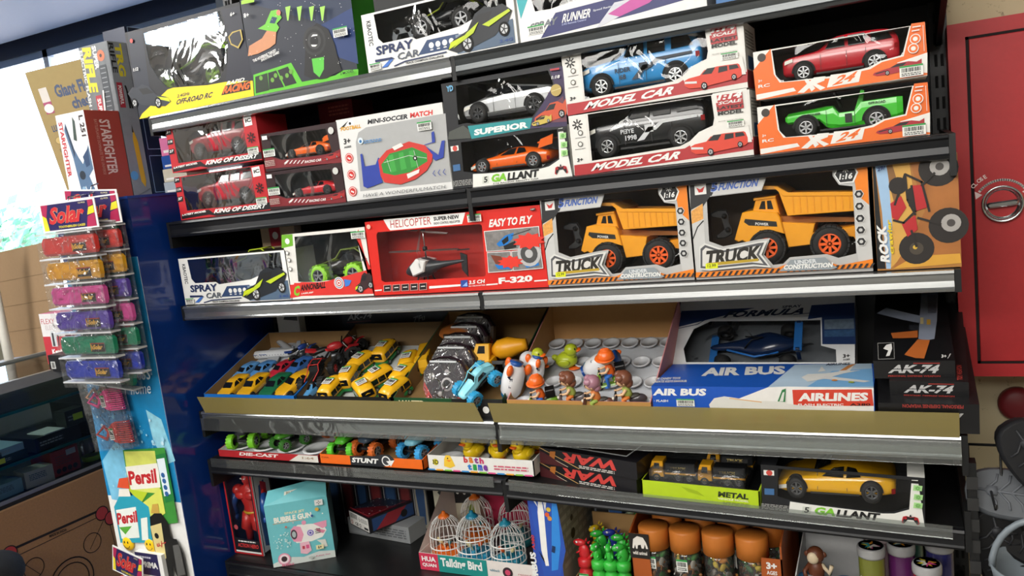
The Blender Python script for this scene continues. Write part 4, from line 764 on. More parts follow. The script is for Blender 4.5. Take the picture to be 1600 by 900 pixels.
def art(f):
    MR = C('#b02c30', .4); GW = C('#e4e2dc'); f.q([(887, 181), (886, 163), (905, 160), (1060, 130), (1072, 122), (1168, 108), (1168, 128)], MR); f.q([(1103, 41), (1157, 30), (1167, 112), (1120, 120), (1110, 100)], GW); f.q([(877, 85), (903, 81), (912, 158), (886, 163)], GW)
    f.tx('MODEL CAR', (912, 172), (1050, 147), (915, 160), WHITE, .35, .03); a, b_ = f.px(891, 98)
    f.sun(a, b_, .085, C('#22201e')); f.tx('3+', (891, 158), (900, 156), (891, 152), BLACK, 0, .03)
    for v in (120, 138): f.ln([(888, v), (904, v - 3)], .8, DARK); f.dq(896, v - 9, .006, C('#555')if False else C('#555550')); f.dq(896, v - 9, .004, GW)
    f.q([(1109, 56), (1151, 48), (1153, 62), (1111, 70)], MR); f.q([(1110, 44), (1150, 37), (1151, 48), (1112, 55)], MR); f.tx('1:14', (1111, 52), (1150, 45), (1111, 42), WHITE, .2, .04); f.tx('SCALE', (1113, 59), (1150, 51.5), (1113, 54), WHITE, .2, .02); f.tx('LATEST', (1111, 67), (1152, 60), (1111, 62), C('#22201e'), 0, .03); f.tx('MODEL', (1112, 76), (1152, 69), (1112, 70), C('#22201e'), 0, .03); f.lines(*f.px(1113, 86), *f.px(1152, 78), 3, C('#77756e'))
    f.q([(1070, 128), (1066, 120), (1085, 103), (1110, 92), (1160, 88), (1166, 116)], GW); f.cq((1069, 144), (1158, 95), C('#d6402a'), C('#e8e2da'), 'suv'); f.stk((1128, 95), (1153, 80))
def sart(f): f.rect(0, 0, 1, .28, C('#8e2428')); f.rect(.2, .3, .7, .5, C('#2c5a8a')); f.lines(.1, .6, .8, .9, 6, C('#77756e'))
mod, mx, mW, mh = carton_px('toy_carton', 'red and white window box with a blue off roader, upper of the two stacked', (886.5, 181), (1168, 128), (877, 85), YF, .14, 1.6195, C('#dedcd6'), C('#dedcd6'), None, [(907, 81), (1101, 43), (1106, 80), (1104, 92), (1082, 103), (1068, 118), (1052, 127), (914, 155)], C('#232326'), art, sart)
dup(mod, (mx + .002, YF, SZ['B']), None, 'red and white window box with a black off roader, lower of the two stacked')
def dk(txt, num, c):
    def fn(sp, g, X, L, hw):
        decotext(txt, .31, .17, .035, c)(g, X, L, hw); decotext(num, .345, .115, .04, c)(g, X, L, hw); sp([(.44, .10), (.50, .105), (.56, .17), (.60, .17), (.66, .215), (.93, .225), (.93, .245), (.65, .24), (.59, .20), (.54, .20)], c); sp([(.51, .16), (.51, .22), (.58, .22), (.58, .16)], c)
    return fn
car('toy_car', 'blue toy off roader with a white roof in the upper red and white box', (mx + .165, .078, 1.645), .27, 'suv', C('#2f8ccc', .25, coat=.6), WHITE, CHROME, deco=dk('RIDER', '68', C('#1b2a38')), hs=1.02)
car('toy_car', 'black toy off roader with a white roof in the lower red and white box', (mx + .165, .078, SZ['B'] + .03), .27, 'suv', C('#16181a', .2, coat=.7), WHITE, CHROME, deco=dk('PEIYE', '1998', C('#c9cbcc')), hs=1.02)
def art(f):
    OR = C('#ea6c1a', .4); GW = C('#e8e6e0'); f.q([(1182, 157), (1177, 110), (1204, 76), (1209, 116), (1218, 129), (1300, 122), (1360, 108), (1378, 97), (1412, 88), (1424, 37), (1445, 34), (1449, 88), (1449, 117)], OR); f.q([(1182, 155), (1182, 148), (1240, 137), (1244, 142), (1184, 156)], GW); f.q([(1256, 124), (1262, 123), (1274, 138), (1268, 143)], GW)
    f.q([(1246, 145), (1272, 121), (1290, 119), (1288, 126), (1276, 131), (1290, 137), (1282, 141), (1270, 133), (1256, 145)], GW); f.q([(1292, 137), (1298, 117), (1346, 111), (1342, 128)], GW); f.tx('24', (1300, 134), (1336, 125), (1304, 120), OR, .3, .02)
    f.dq(1190, 90, .008, C('#3a3028')); f.tx('RC', (1185, 138), (1203, 135), (1185, 133), GW, 0, .02); f.tx('3+', (1185, 129), (1191, 128), (1185, 125), GW); f.q([(1404, 110), (1402, 98), (1449, 82), (1449, 114)], GW)
    f.cq((1364, 121), (1440, 91), C('#a82430'), None, 'race')
    for u, v in ((1430, 61), (1427, 76)): f.dq(u, v, .009, GW); f.dq(u, v, .0075, OR); f.dq(u, v, .004, GW)
    f.ln([(1425, 49), (1436, 47)], 2, GW); f.ln([(1426, 43), (1438, 41)], 2, GW); f.ln([(1442, 40), (1444, 80)], .8, GW); f.stk((1406, 122), (1442, 99))
r24, ax, aW, ah = carton_px('toy_carton', 'orange window box with a red off roader, upper of the two at the right end', (1182, 157), (1449, 117), (1176, 82), YF, .12, 1.593, C('#e6e4de'), C('#e6e4de'), None, [(1206, 79), (1421, 40), (1410, 86), (1376, 95), (1358, 105), (1300, 119), (1222, 128), (1212, 118)], C('#3a3634'), art)
dup(r24, (ax, YF, SZ['B']), None, 'orange window box with a green open jeep, lower of the two at the right end')
car('toy_car', 'red toy off roader in the upper orange window box', (ax + .155, .066, 1.615), .21, 'suv', C('#b8202c', .25, coat=.6), hs=.95)
def dj(sp, g, X, L, hw): decotext('PIONEER', .2, .2, .022, BLACK)(g, X, L, hw); decotext('OFF-ROAD', .72, .235, .022, BLACK)(g, X, L, hw); sp([(.52, .10), (.52, .18), (.58, .18), (.58, .10)], BLACK)
jp = car('toy_jeep', 'bright green open toy jeep in the lower orange window box', (ax + .155, .066, SZ['B'] + .02), .21, 'jeep', C('#3fc22e', .3, coat=.5), deco=dj, lights=False)
b = MB(); L = .21
for s in (-1, 1): b.tube([(-.02 * L, s * .15 * L, .25 * L), (-.06 * L, s * .15 * L, .38 * L)], .008 * L, DARK, 6)
b.box(-.07 * L, -.055 * L, -.16 * L, .16 * L, .37 * L, .385 * L, DARK); b.build('windscreen', jp); b = MB(); b.prism([(.10 * L, .2 * L), (.16 * L, .2 * L), (.19 * L, .37 * L), (.16 * L, .38 * L)], -.13 * L, -.02 * L, C('#3fc22e', .3, coat=.5)); b.prism([(.10 * L, .2 * L), (.16 * L, .2 * L), (.19 * L, .37 * L), (.16 * L, .38 * L)], .02 * L, .13 * L, C('#3fc22e', .3, coat=.5)); b.build('seats', jp)
# little cartons at the left end behind the stand
for i, (c, z0, z1) in enumerate((('#a6b2ba', 0, .035), ('#c9c5b2', .036, .075), ('#1f4f9c', .076, .115), ('#d87aa8', .116, .17))):
    mb = MB(); mb.box(0, .10, 0, .09, 0, z1 - z0, C(c)); f = Fr(mb, (0, 0, 0), (1, 0, 0), (0, 0, 1), .10, z1 - z0); f.rect(.1, .15, .9, .3, WHITE)
    if i == 3: f.disc(.7, .55, .3, C('#e8c8d4')); f.rect(.62, .45, .72, .62, DARK)
    one(mb, 'toy_carton', ('small grey carton at the bottom of the little stack on the blue stand', 'small cream carton in the little stack on the blue stand', 'small blue carton in the little stack on the blue stand', 'small pink carton on top of the little stack on the blue stand')[i], 'toy box', (-.142 + .004 * i, .13, 1.571 + z0))
# --- tier C
def art(f):
    f.text('LUDO GAME', .2, .45, .9, .55, NAVY); f.rect(.3, .68, .6, .9, C('#a82030')); f.disc(.45, .77, .07, WHITE); f.disc(.45, .77, .03, C('#a82030'))
q0 = at(417, 425, .17); carton('toy_carton', 'tan board game box half hidden behind the two leftmost boxes of the silver shelf', q0.x, .17, SZ['C'], .13, .225, .03, C('#c2ab8c'), WHITE, art=lambda f: (f.rect(.25, .62, .58, .95, C('#a82030')), f.disc(.42, .76, .05, WHITE), f.text('LUDO G', .12, .42, .95, .52, NAVY)))
def art(f):
    f.q([(440, 367), (457, 366), (458, 384), (440, 388)], C('#6fae2e')); f.dq(449, 377, .008, WHITE); f.q([(453, 445), (468, 444), (470, 441), (500, 441), (512, 439), (580, 420), (556, 370), (560, 358), (584, 459), (455, 463)], C('#d6332c')); f.q([(452, 466), (460, 442), (471, 442), (470, 463)], C('#d6332c'))
    f.tx('C', (459, 463), (468, 462), (460, 447), C('#7ac22e'), 0, .05); f.tx('ANNONBALL', (470, 455), (509, 450), (470, 445), BLACK, .1, .03); f.tx('LASER JEEP', (471, 460.5), (490, 458.5), (471, 457.5), WHITE, .3); f.dq(530, 442, .016, C('#e8e6e0')); f.dq(530, 442, .0135, C('#3a4a8a')); f.dq(530, 442, .0115, C('#e8e6e0')); f.dq(530, 442, .009, C('#c83a3a')); f.dq(530, 442, .006, WHITE); f.dq(530, 442, .003, C('#c83a3a'))
    f.q([(538, 436), (550, 438), (546, 446), (540, 448)], C('#3f7ad0')); f.cq((556, 458), (582, 424), C('#3a2426'), None, 'buggy'); f.tx('RC', (567, 408), (575, 407), (567, 404), BLACK)
    for u, v in ((450, 395), (453, 406), (455, 420)): f.dq(u, v, .006, DARK); f.dq(u, v, .0048, WHITE)
    f.stk((551, 373), (571, 360))
carton_px('toy_carton', 'red and green window box with a dark racer on green wheels', (455, 463), (584, 459.5), (440, 367), YF, .12, SZ['C'], C('#e2e0da'), C('#b82c28'), C('#1c1c1e'), [(460, 370), (556, 361), (561, 390), (568, 423), (545, 436), (512, 438), (502, 440), (474, 441), (466, 440)], C('#221f1e'), art)
buggy('toy_buggy', 'dark racer with bright green wheels in the red and green window box', (.56, .075, SZ['C'] + .03), .18, C('#6a7a2a', .4), C('#8fd02a', .45), 0, 0, None, C('#2a2622', .3))
def art(f):
    HR = C('#d8291f', .4); f.q([(599, 343), (727, 332), (722, 350), (610, 360), (607, 357)], C('#ecebe8')); f.tx('HELICOPTER', (610.5, 356.5), (674, 350.5), (609.5, 344.5), C('#b8302c'), 0, 0); f.tx('SUPER·NEW', (678, 345), (718, 341.5), (677, 339), C('#22201e'), 0, .03); f.tx('RADIO CONTROL HELICOPTER', (678, 351), (719, 347.5), (678, 347.3), C('#55504e'))
    f.tx('EASY TO FLY', (764, 355.5), (832, 349), (764, 343), WHITE, .2, .03); f.tx('F-320', (779.5, 444), (832.5, 439.5), (779, 434), WHITE, 0, .04); f.q([(760, 446), (778, 444.5), (778, 442.5), (760, 444)], WHITE); f.q([(835, 440), (855, 438.5), (855, 436.5), (835, 438)], WHITE); f.q([(671, 451), (720, 447), (720, 444), (671, 447)], WHITE); f.q([(586, 455), (597, 454), (597, 452), (586, 453)], WHITE)
    f.tx('3.5 CH', (733, 444.5), (758, 442), (733, 438.5), WHITE, .1, .03); f.q([(721, 449), (732, 448), (731, 437), (720, 438)], C('#2a4a9a')); f.q([(723, 447), (730, 440), (731, 447)], C('#8fb0e8')); f.tx('RC HELICOPTER', (733, 448), (759, 446), (733, 446.2), WHITE)
    for u in (606, 620, 634, 648, 662): w = 6; f.q([(u - w, 456 - (u - 606) * .05), (u + w, 455 - (u - 606) * .05), (u + w, 444.5 - (u - 606) * .06), (u - w, 445.5 - (u - 606) * .06)], C('#d8a8a0')); f.q([(u - w + .7, 455.3 - (u - 606) * .05), (u + w - .7, 454.3 - (u - 606) * .05), (u + w - .7, 445.2 - (u - 606) * .06), (u - w + .7, 446.2 - (u - 606) * .06)], C('#241a1a')); f.ln([(u - 3, 450 - (u - 606) * .05), (u + 3, 449.5 - (u - 606) * .05)], 2, WHITE)
    G1 = C('#7d7a78', .5, noise=.5, sc=120); f.q([(757, 361), (843, 353), (846, 387), (761, 393)], WHITE); f.q([(758, 362), (842, 354), (845, 386), (762, 392)], G1); f.q([(762, 394), (799, 392), (802, 423), (764, 426)], WHITE); f.q([(762.5, 395), (798, 393), (801, 422), (765, 425)], G1); f.q([(800, 392), (846, 388), (850, 419), (803, 423)], WHITE); f.q([(801, 393), (845, 389), (849, 418), (804, 422)], G1)
    B_ = C('#2a7ac8', .3); f.q([(777, 381), (790, 368), (804, 363), (802, 372), (794, 382), (781, 385)], B_); f.q([(785, 376), (795, 368), (796, 376), (788, 382)], BLACK); f.q([(788, 384), (806, 376), (808, 386), (790, 390)], DARK); f.ln([(800, 368), (830, 358)], 1.2, DARK); f.q([(774, 413), (798, 414), (800, 420), (780, 420)], B_); f.q([(768, 398), (784, 400), (792, 412), (776, 412)], C('#7a3a26')); f.q([(820, 412), (842, 408), (844, 414), (824, 418)], B_); f.dq(828, 396, .03, C('#b8b8b8')); f.dq(828, 396, .022, C('#4a4a4a')); f.dq(828, 396, .01, C('#b8b8b8'))
    for u, v, r_ in ((828, 376, .16), (799, 409, .13)): a, b_ = f.px(u, v); f.poly([(a + (r_ if i % 2 else r_ * .7) * .55 * math.cos(2 * math.pi * i / 20), b_ + (r_ if i % 2 else r_ * .7) * .65 * math.sin(2 * math.pi * i / 20)) for i in range(20)], C('#e0382a'))
    f.q([(830, 329), (838, 328), (838, 324.5), (830, 325.5)], C('#3a1412')); f.tx('14+', (831, 328), (837, 327), (831, 326), WHITE); f.dq(578, 354, .006, C('#f0b8a8')); f.stk((733, 347), (753, 333))
heli, hx, hW, hh = carton_px('toy_carton', 'bright red window box with a small helicopter', (585.5, 459.5), (857, 446), (571.5, 347), YF, .09, SZ['C'], C('#d8291f', .4), C('#c02218'), C('#c8261c'), [(590, 363), (750, 350), (753, 353), (759, 429), (757, 432), (601, 441), (596, 438), (588, 367)], C('#b8281e'), art)
t = thing('toy_helicopter', 'small white and grey toy helicopter with two rotors in the red window box', 'toy helicopter', (hx + .155, .05, SZ['C'] + .03)); L = .18
b = MB(); rg = []
for x, w, z0, z1 in ((-.42, .02, .10, .13), (-.36, .10, .05, .2), (-.22, .15, .02, .31), (-.08, .16, .02, .33), (.04, .12, .06, .28), (.12, .05, .14, .24), (.52, .025, .2, .25), (.56, .015, .21, .24)): rg.append([(x * L, w * L * math.cos(q), (lerp(z0, z1, .5) + (z1 - z0) / 2 * math.sin(q)) * L) for q in [2 * math.pi * i / 12 for i in range(12)]])
b.loft(rg, C('#33363a', .3)); b.build('fuselage', t, sub=1)
b = MB(); b.prism([(-.22 * L, .06 * L), (-.03 * L, .12 * L), (.02 * L, .27 * L), (-.14 * L, .31 * L), (-.26 * L, .2 * L)], -.17 * L, .17 * L, WHITE, .02 * L); b.build('side_cover', t)
b = MB(); b.cyl((-.06 * L, 0, .3 * L), (-.06 * L, 0, .84 * L), .012 * L, CHROME); b.cyl((-.06 * L, 0, .40 * L), (-.06 * L, 0, .46 * L), .035 * L, DARK); b.cyl((-.06 * L, 0, .68 * L), (-.06 * L, 0, .74 * L), .035 * L, DARK); b.build('mast', t)
for z, an in ((.42, 8), (.71, -14)):
    b = MB(); b.T = Matrix.Rotation(R(an), 4, 'Z')
    for s in (-1, 1): b.prism([(s * .04 * L, 0), (s * .2 * L, .03 * L), (s * .52 * L, .02 * L), (s * .53 * L, -.025 * L), (s * .2 * L, -.045 * L), (s * .04 * L, -.02 * L)][::s], z * L, z * L + .01 * L, C('#5a4a46', .3), 0, 'z')
    o = b.build('rotor', t); o.location = (-.06 * L, 0, 0); o.rotation_euler = (R(12), R(4), 0)
b = MB(); b.box(-.28 * L, -.02 * L, -.015 * L, .015 * L, .83 * L, .86 * L, DARK); b.prism([(.5 * L, .1 * L), (.58 * L, .0), (.6 * L, .3 * L), (.5 * L, .34 * L)], -.01 * L, .01 * L, DARK); b.box(.46 * L, .66 * L, -.02 * L, -.015 * L, .37 * L, .39 * L, DARK); b.build('tail_and_flybar', t)
b = MB()
for s in (-1, 1): b.tube([(-.3 * L, s * .11 * L, -.05 * L), (.06 * L, s * .11 * L, -.05 * L)], .012 * L, DARK, 6); b.tube([(-.2 * L, s * .11 * L, -.05 * L), (-.18 * L, s * .06 * L, .06 * L)], .012 * L, DARK, 6); b.tube([(-.02 * L, s * .11 * L, -.05 * L), (-.03 * L, s * .06 * L, .06 * L)], .012 * L, DARK, 6)
b.build('skids', t)
def art(f):
    TO = C('#ee8420', .4); LGc = C('#c8c8c6', .4, noise=.1, sc=30)
    f.q([(1078, 278), (1250, 260), (1250, 250), (1357, 250), (1364, 417), (1088, 433)][:1] + [(1180, 268), (1195, 269), (1190, 297), (1110, 306), (1097, 325), (1079, 330)], C('#2a2a2c'))
    f.q([(1080, 328), (1098, 318), (1102, 380), (1096, 430), (1088, 433)], LGc); f.q([(1080, 330), (1098, 318), (1099, 342), (1081, 350)], C('#e8a050', noise=.4, sc=200)); f.ln([(1083, 373), (1090, 355), (1099, 345)], 2.4, BLACK); f.q([(1085, 290), (1103, 287), (1104, 303), (1086, 305)], WHITE); f.q([(1088, 293), (1094, 296), (1101, 291), (1098, 300), (1092, 301)], C('#c83a34'))
    f.q([(1124, 281), (1130, 276), (1198, 268), (1190, 297), (1112, 306)], LGc); f.q([(1124, 283), (1130, 276), (1142, 275), (1138, 281)], TO); f.tx('5', (1110.5, 301), (1122, 299), (1111.5, 284), C('#cfd8ee'), 0, .06); f.tx('5', (1111, 300), (1121, 298), (1112, 285), C('#3a5aa8'), 0, .03); f.tx('FUNCTION', (1122, 298), (1184, 291), (1124, 286), C('#4a6ab8'), .15, .03); f.ln([(1114, 284), (1178, 277)], 1.2, C('#4a6ab8'))
    f.q([(1331, 254), (1355, 251), (1358, 325), (1345, 320), (1338, 300)], TO); f.q([(1335, 297), (1346, 310), (1358, 320), (1364, 408), (1342, 410), (1337, 380)], LGc); f.q([(1303, 273), (1311, 257), (1332, 255), (1341, 269), (1334, 285), (1312, 287)], WHITE); f.q([(1305, 273), (1312, 259), (1331, 257), (1338, 269), (1332, 283), (1313, 285)], C('#1c1c1e')); f.tx('1:16', (1311, 281), (1332, 279), (1311, 271.5), WHITE, .15, .03); a, b_ = f.px(1321, 264); f.sun(a, b_, .03, LGc)
    for u, v in ((1342, 303), (1343, 322), (1344, 341), (1345, 359), (1346, 377)): f.dq(u, v, .009, WHITE, 6); f.dq(u, v, .008, C('#2a2a2c'), 6); f.dq(u, v, .0035, LGc, 8)
    f.q([(1088, 433), (1088, 425), (1215, 418), (1230, 412), (1280, 405), (1312, 414), (1364, 404), (1364, 417)], TO)
    for i in range(30):
        u = 1092 + i * 9.2; v = 432.6 - (u - 1088) * .058; f.q([(u, v), (u + 4, v - .3), (u + 8.5, v - 7), (u + 4.5, v - 6.8)], C('#2a2a2c')) if not 1214 < u < 1226 else None
    f.q([(1218, 423), (1226, 416), (1236, 405), (1290, 401), (1302, 413), (1309, 417), (1300, 420)], C('#8f979c')); f.tx('UNDER', (1243, 412), (1277, 409.5), (1242, 406), C('#dfe2e4'), 0, .02); f.tx('CONSTRUCTION', (1225, 420.5), (1301, 416.5), (1226, 413), WHITE, 0, .03)
    f.q([(1095, 420), (1094, 385), (1102, 379), (1130, 388), (1185, 377), (1200, 375), (1191, 397), (1206, 417), (1180, 415), (1110, 422)], C('#d8d8d4')); f.q([(1096, 418), (1096, 388), (1103, 382), (1130, 391), (1186, 379), (1195, 378), (1187, 397), (1201, 414), (1178, 412), (1110, 419)], C('#55565a')); f.q([(1099, 415), (1099, 391), (1104, 386), (1130, 394), (1185, 383), (1190, 383), (1183, 397), (1194, 411), (1176, 409), (1110, 416)], C('#d8d6d0'))
    f.tx('TRUCK', (1104, 414), (1188, 406), (1105, 391), C('#26231c'), .1, .045); f.q([(1106, 415), (1186, 407), (1186, 403), (1106, 410)], C('#b89a2a'))
    f.q([(1104, 419), (1123, 418), (1123, 410), (1104, 411)], C('#dfe61e')); f.tx('12.99', (1107, 417), (1120, 416), (1107, 412), C('#5a5a1a'))
trk, tx0, tW, tH = carton_px('toy_carton', 'orange and grey window box with a yellow dump truck, right one of the two', (1088, 433), (1364, 417), (1077, 279), YF, .18, SZ['C'], C('#b9b9b7'), C('#3a3a3c'), C('#3a3a3c'), [(1104, 308), (1190, 298), (1200, 270), (1300, 257), (1301, 275), (1311, 289), (1332, 291), (1335, 340), (1338, 396), (1310, 403), (1292, 397), (1234, 402), (1224, 412), (1208, 414), (1194, 398), (1203, 372), (1186, 374), (1130, 385), (1108, 377)], C('#5c4a3c', noise=.3, sc=20), art)
t1, = (dup(trk, (at(858, 447, YF).x, YF, SZ['C']), None, 'orange and grey window box with a yellow dump truck, beside the red helicopter box'),); t1.scale = (.985, 1, .985)
DT = dumper('yellow toy dump truck in the right of the two truck boxes', (tx0 + .212, .085, SZ['C'] + .022), .262); dup(DT, (at(858, 447, YF).x + .207, .085, SZ['C'] + .022), None, 'yellow toy dump truck in the box beside the red helicopter box', scale=(.985, .985, .985))
GP2 = gamepad('black game controller in the right of the two truck boxes', (tx0 + .055, .07, SZ['C'] + .11), .03, C('#1a1a1c', .35), R(-10)); GP2.rotation_euler = (R(-10), R(80), 0); dup(GP2, (at(858, 447, YF).x + .055, .07, SZ['C'] + .11), None, 'black game controller in the truck box beside the helicopter box')
def art(f):
    SK = C('#9fc0e0'); f.q([(1363, 252), (1366, 250), (1384, 420), (1371, 420)], BLACK); f.q([(1366, 252), (1386, 250), (1390, 290), (1394, 340), (1396, 380), (1392, 420), (1385, 420), (1378, 330)], SK); f.q([(1386, 250), (1420, 247), (1430, 320), (1410, 400), (1392, 419), (1394, 350)], C('#d8a650', noise=.2, sc=20)); f.q([(1420, 247), (1496, 240), (1502, 410), (1396, 418), (1420, 380), (1445, 330), (1430, 280)], C('#a86a34', noise=.3, sc=20)); f.q([(1384, 252), (1392, 250), (1404, 290), (1412, 330), (1398, 320), (1390, 290)], C('#8a6238')); f.q([(1395, 420), (1430, 400), (1500, 396), (1502, 411)], C('#d8a03c'))
    TY = C('#26211e', .6)
    for u, v, r_ in ((1466, 263, .033), (1482, 352, .033), (1432, 388, .03)): f.dq(u, v, r_, TY, 22)
    for u, v in ((1468, 260), (1486, 348)): f.dq(u, v, .0165, C('#a8a4a0')); f.dq(u, v, .007, C('#4a4644'))
    f.dq(1432, 388, .012, C('#4a4238')); f.dq(1430, 386, .004, C('#d8b040')); f.dq(1403, 290, .016, TY)
    rd = C('#b8282c'); f.q([(1424, 290), (1444, 288), (1448, 324), (1430, 330)], rd); f.q([(1391, 318), (1408, 306), (1416, 324), (1402, 345), (1394, 340)], rd); f.q([(1409, 350), (1430, 336), (1434, 358), (1418, 370)], rd)
    for l in ([(1398, 320), (1414, 272), (1440, 284), (1452, 330)], [(1396, 344), (1412, 348), (1430, 330), (1424, 290)], [(1414, 272), (1418, 312), (1430, 335)], [(1440, 290), (1460, 270)], [(1434, 340), (1470, 350)], [(1424, 360), (1432, 385)]): f.ln(l, 4, TY)
    f.q([(1418, 296), (1424, 292), (1430, 326), (1420, 322)], TY); f.text('ROCK', *[0] * 4, WHITE) if False else None
    A, B_, D = f.px(1391, 410), f.px(1384.5, 352), f.px(1376, 409)
    for c, k in ((C('#c02c28'), .025), (WHITE, 0)): vs, fs, _ = glyphs('ROCK', .1, .04 if k == 0 else .09); f.mb.add([f.p(A[0] + (B_[0] - A[0]) * x + (D[0] - A[0]) * y, A[1] + (B_[1] - A[1]) * x + (D[1] - A[1]) * y) for x, y in vs], fs, c); f.L += .0003
    A, B_, D = f.px(1397, 396), f.px(1392, 342), f.px(1390, 397)
    for c, k in ((BLACK, .08), (C('#e8c822'), .03)): vs, fs, _ = glyphs('crawler', .1, k); f.mb.add([f.p(A[0] + (B_[0] - A[0]) * x + (D[0] - A[0]) * y, A[1] + (B_[1] - A[1]) * x + (D[1] - A[1]) * y) for x, y in vs], fs, c); f.L += .0003
    f.tx('29/', (1371, 268), (1383, 264), (1371, 262), C('#20367a'))
carton_px('toy_carton', 'sand coloured carton with a red rock climbing car turned on its side', (1371, 420), (1502.5, 411), (1362, 252), YF, .19, SZ['C'], C('#b07a3c'), C('#1a1a1a'), C('#1a1a1a'), art=art)
mb = MB(); mb.box(0, .138, 0, .18, 0, .012, C('#2b2a26', .5)); f = Fr(mb, (0, 0, 0), (1, 0, 0), (0, 0, 1), .138, .012); f.rect(0, 0, .18, 1, C('#d8c020')); f.rect(.25, .2, .9, .9, C('#5a5850')); one(mb, 'toy_carton', 'thin yellow and black carton lying on the sand coloured carton', 'toy box', (1.868, .012, SZ['C'] + .2125))
# ================================================================ TIER D: sloping display trays
TA = math.atan(.36); Z0, K = SZ['D'], .36
def D(u, v, h=0.): return attilt(u, v, Z0 + .006, K, h)
def onfl(p): return V((p.x, p.y, Z0 + .006 + K * p.y))
BT = C('#1d6fc4', .4)
tray('display_tray', 'bright blue open carton of small cars and a white aeroplane', .015, .365, .004, .31, Z0, K, .045, .05, BT, BROWN, art=lambda f: (f.rect(.0, .1, .05, .5, C('#c03a30')), f.text('Pull-Up', .3, .25, .6, .75, C('#e8d060'), .1)), floor=C('#b9bec2', .5))
tray('display_tray', 'black open carton of yellow minibuses in the sloped display', .372, .690, .004, .31, Z0, K, .045, .07, C('#141517'), C('#6a5334', .8), art=lambda f: (f.text('12 PCS', .55, .3, .8, .75, C('#e6ddc0')), f.text('ALLOY', .05, .3, .3, .65, C('#c8603a'), 0, .02)), floor=C('#c9cccb', .5))
def art(f): f.text('WATER', .05, .5, .3, .85, C('#e8dcb0'), 0, .03); f.text('GAME', .2, .1, .45, .42, C('#e8dcb0'), 0, .03); f.rect(.55, 0, 1, 1, C('#18181a')); f.sun(.72, .5, .4, WHITE, 7); f.disc(.85, .4, .2, WHITE)
tw = tray('display_tray', 'green sided brown carton of mixed toys and round water games', .697, 1.018, .004, .335, Z0, K, .045, .085, C('#1c4a2a'), C('#86683e', .85), art=art)
def art(f): f.rect(0, 0, 1, 1, C('#b98a4c')); f.rect(.1, .2, .24, .75, C('#6a4a28')); f.text('mini', .12, .3, .22, .6, C('#c8a060')); f.text('LIGHT AND MUSIC MOTORBIKE', .5, .3, .95, .5, C('#9a7038'))
tray('display_tray', 'pink lined brown carton of scooter riders in the sloped display', 1.03, 1.39, .004, .33, Z0, K, .045, .10, C('#d08a8a', .6), C('#b88a56', .85), art=art, floor=C('#c8cbd0', .35), cells=(7, 4, C('#ced0d4', .25)))
# mini cars
def mini(u, v, L, kind, col, label, rz=90, **k):
    p = D(u, v, .012); return car('toy_car', label, onfl(p), L, kind, C(col, .3, coat=.5), None, C('#5a5a5a', .3, .5), 'small cars in the blue carton', R(rz), TA, **k)
YC2 = '#e0a81c'
c1 = mini(366, 606, .125, 'race', YC2, 'yellow mini car at the front left corner of the blue carton', hs=1.2)
dup(c1, onfl(D(398, 604, .012)), None, 'yellow mini car second from the left in the front row of the blue carton')
mini(432, 604, .125, 'race', '#1f6a48', 'dark green mini car in the front row of the blue carton', hs=1.2); mini(464, 600, .13, 'race', YC2, 'yellow mini car turned aslant in the front row of the blue carton', 70, hs=1.2); mini(487, 608, .11, 'race', '#5aa0d8', 'light blue mini car at the right end of the front row in the blue carton', 85, hs=1.2)
for u, v, c, l in ((385, 580, '#5a94cc', 'blue grey mini car behind the two yellow ones'), (411, 578, '#4f88c4', 'blue mini car in the second row of the blue carton'), (440, 577, '#b8283a', 'red mini car in the second row of the blue carton'), (468, 572, '#3a6ab0', 'blue mini car beside the red one in the second row')): mini(u, v, .10, 'race', c, l, 80, hs=1.2)
def plane(label, p, L, rz, T, body='#e4e6e8'):
    t = thing('toy_aeroplane', label, 'toy aeroplane', p); t.rotation_euler = rot_tilt(rz, T); m = C(body, .3, coat=.4); b = MB(); rg = []
    for x, r in ((-.5, .01), (-.48, .03), (-.42, .052), (-.3, .06), (.2, .06), (.4, .04), (.5, .012)): rg.append([(x * L, r * L * math.cos(q), (.06 + (r if x < .2 else r) * math.sin(q) + (max(0, x - .2) * .08)) * L) for q in [2 * math.pi * i / 14 for i in range(14)]])
    b.loft(rg, m); b.build('fuselage', t); g = C('#a9adb2', .4)
    for s in (-1, 1):
        b = MB(); P = [(-.12, .04), (.10, .05), (.24, .45), (.17, .45)]; b.prism([(x * L, s * y * L) for x, y in P][::s], .035 * L, .05 * L, g, 0, 'z'); b.build('wing', t)
        b = MB(); b.lathe([(.02 * L, 0), (.026 * L, .02 * L), (.022 * L, .09 * L), (.01 * L, .1 * L)], (-.05 * L, s * .2 * L, .025 * L), (1, 0, 0), C('#4a5560'), 12); b.build('engine', t)
        b = MB(); b.prism([(x * L, s * y * L) for x, y in [(.36, .02), (.46, .02), (.5, .16), (.46, .16)]][::s], .075 * L, .085 * L, g, 0, 'z'); b.build('tailplane', t)
    b = MB(); b.prism([(.33 * L, .09 * L), (.46 * L, .09 * L), (.52 * L, .24 * L), (.46 * L, .24 * L)], -.008 * L, .008 * L, C('#8a9098', .4)); b.build('fin', t)
    b = MB()
    for s in (-1, 1):
        for i in range(12): b.lathe([(.006 * L, 0), (.006 * L, .003 * L)], ((-.36 + i * .05) * L, s * .0585 * L, .075 * L), (0, s, 0), NAVY, 6)
    vs, fs, a = glyphs('air bus', 0, .02); b.add([((-.36 + .25 * x) * L, -.061 * L, (.085 + .02 * y) * L) for x, y in vs], fs, C('#2a5aa0')); b.build('markings', t); return t
plane('white toy aeroplane lying across the back of the blue carton', onfl(D(432, 553, .01)), .22, R(6), TA); plane('grey toy aeroplane half hidden behind the white one', onfl(D(448, 540, .012)), .17, R(-30), TA, '#b8bcc0')
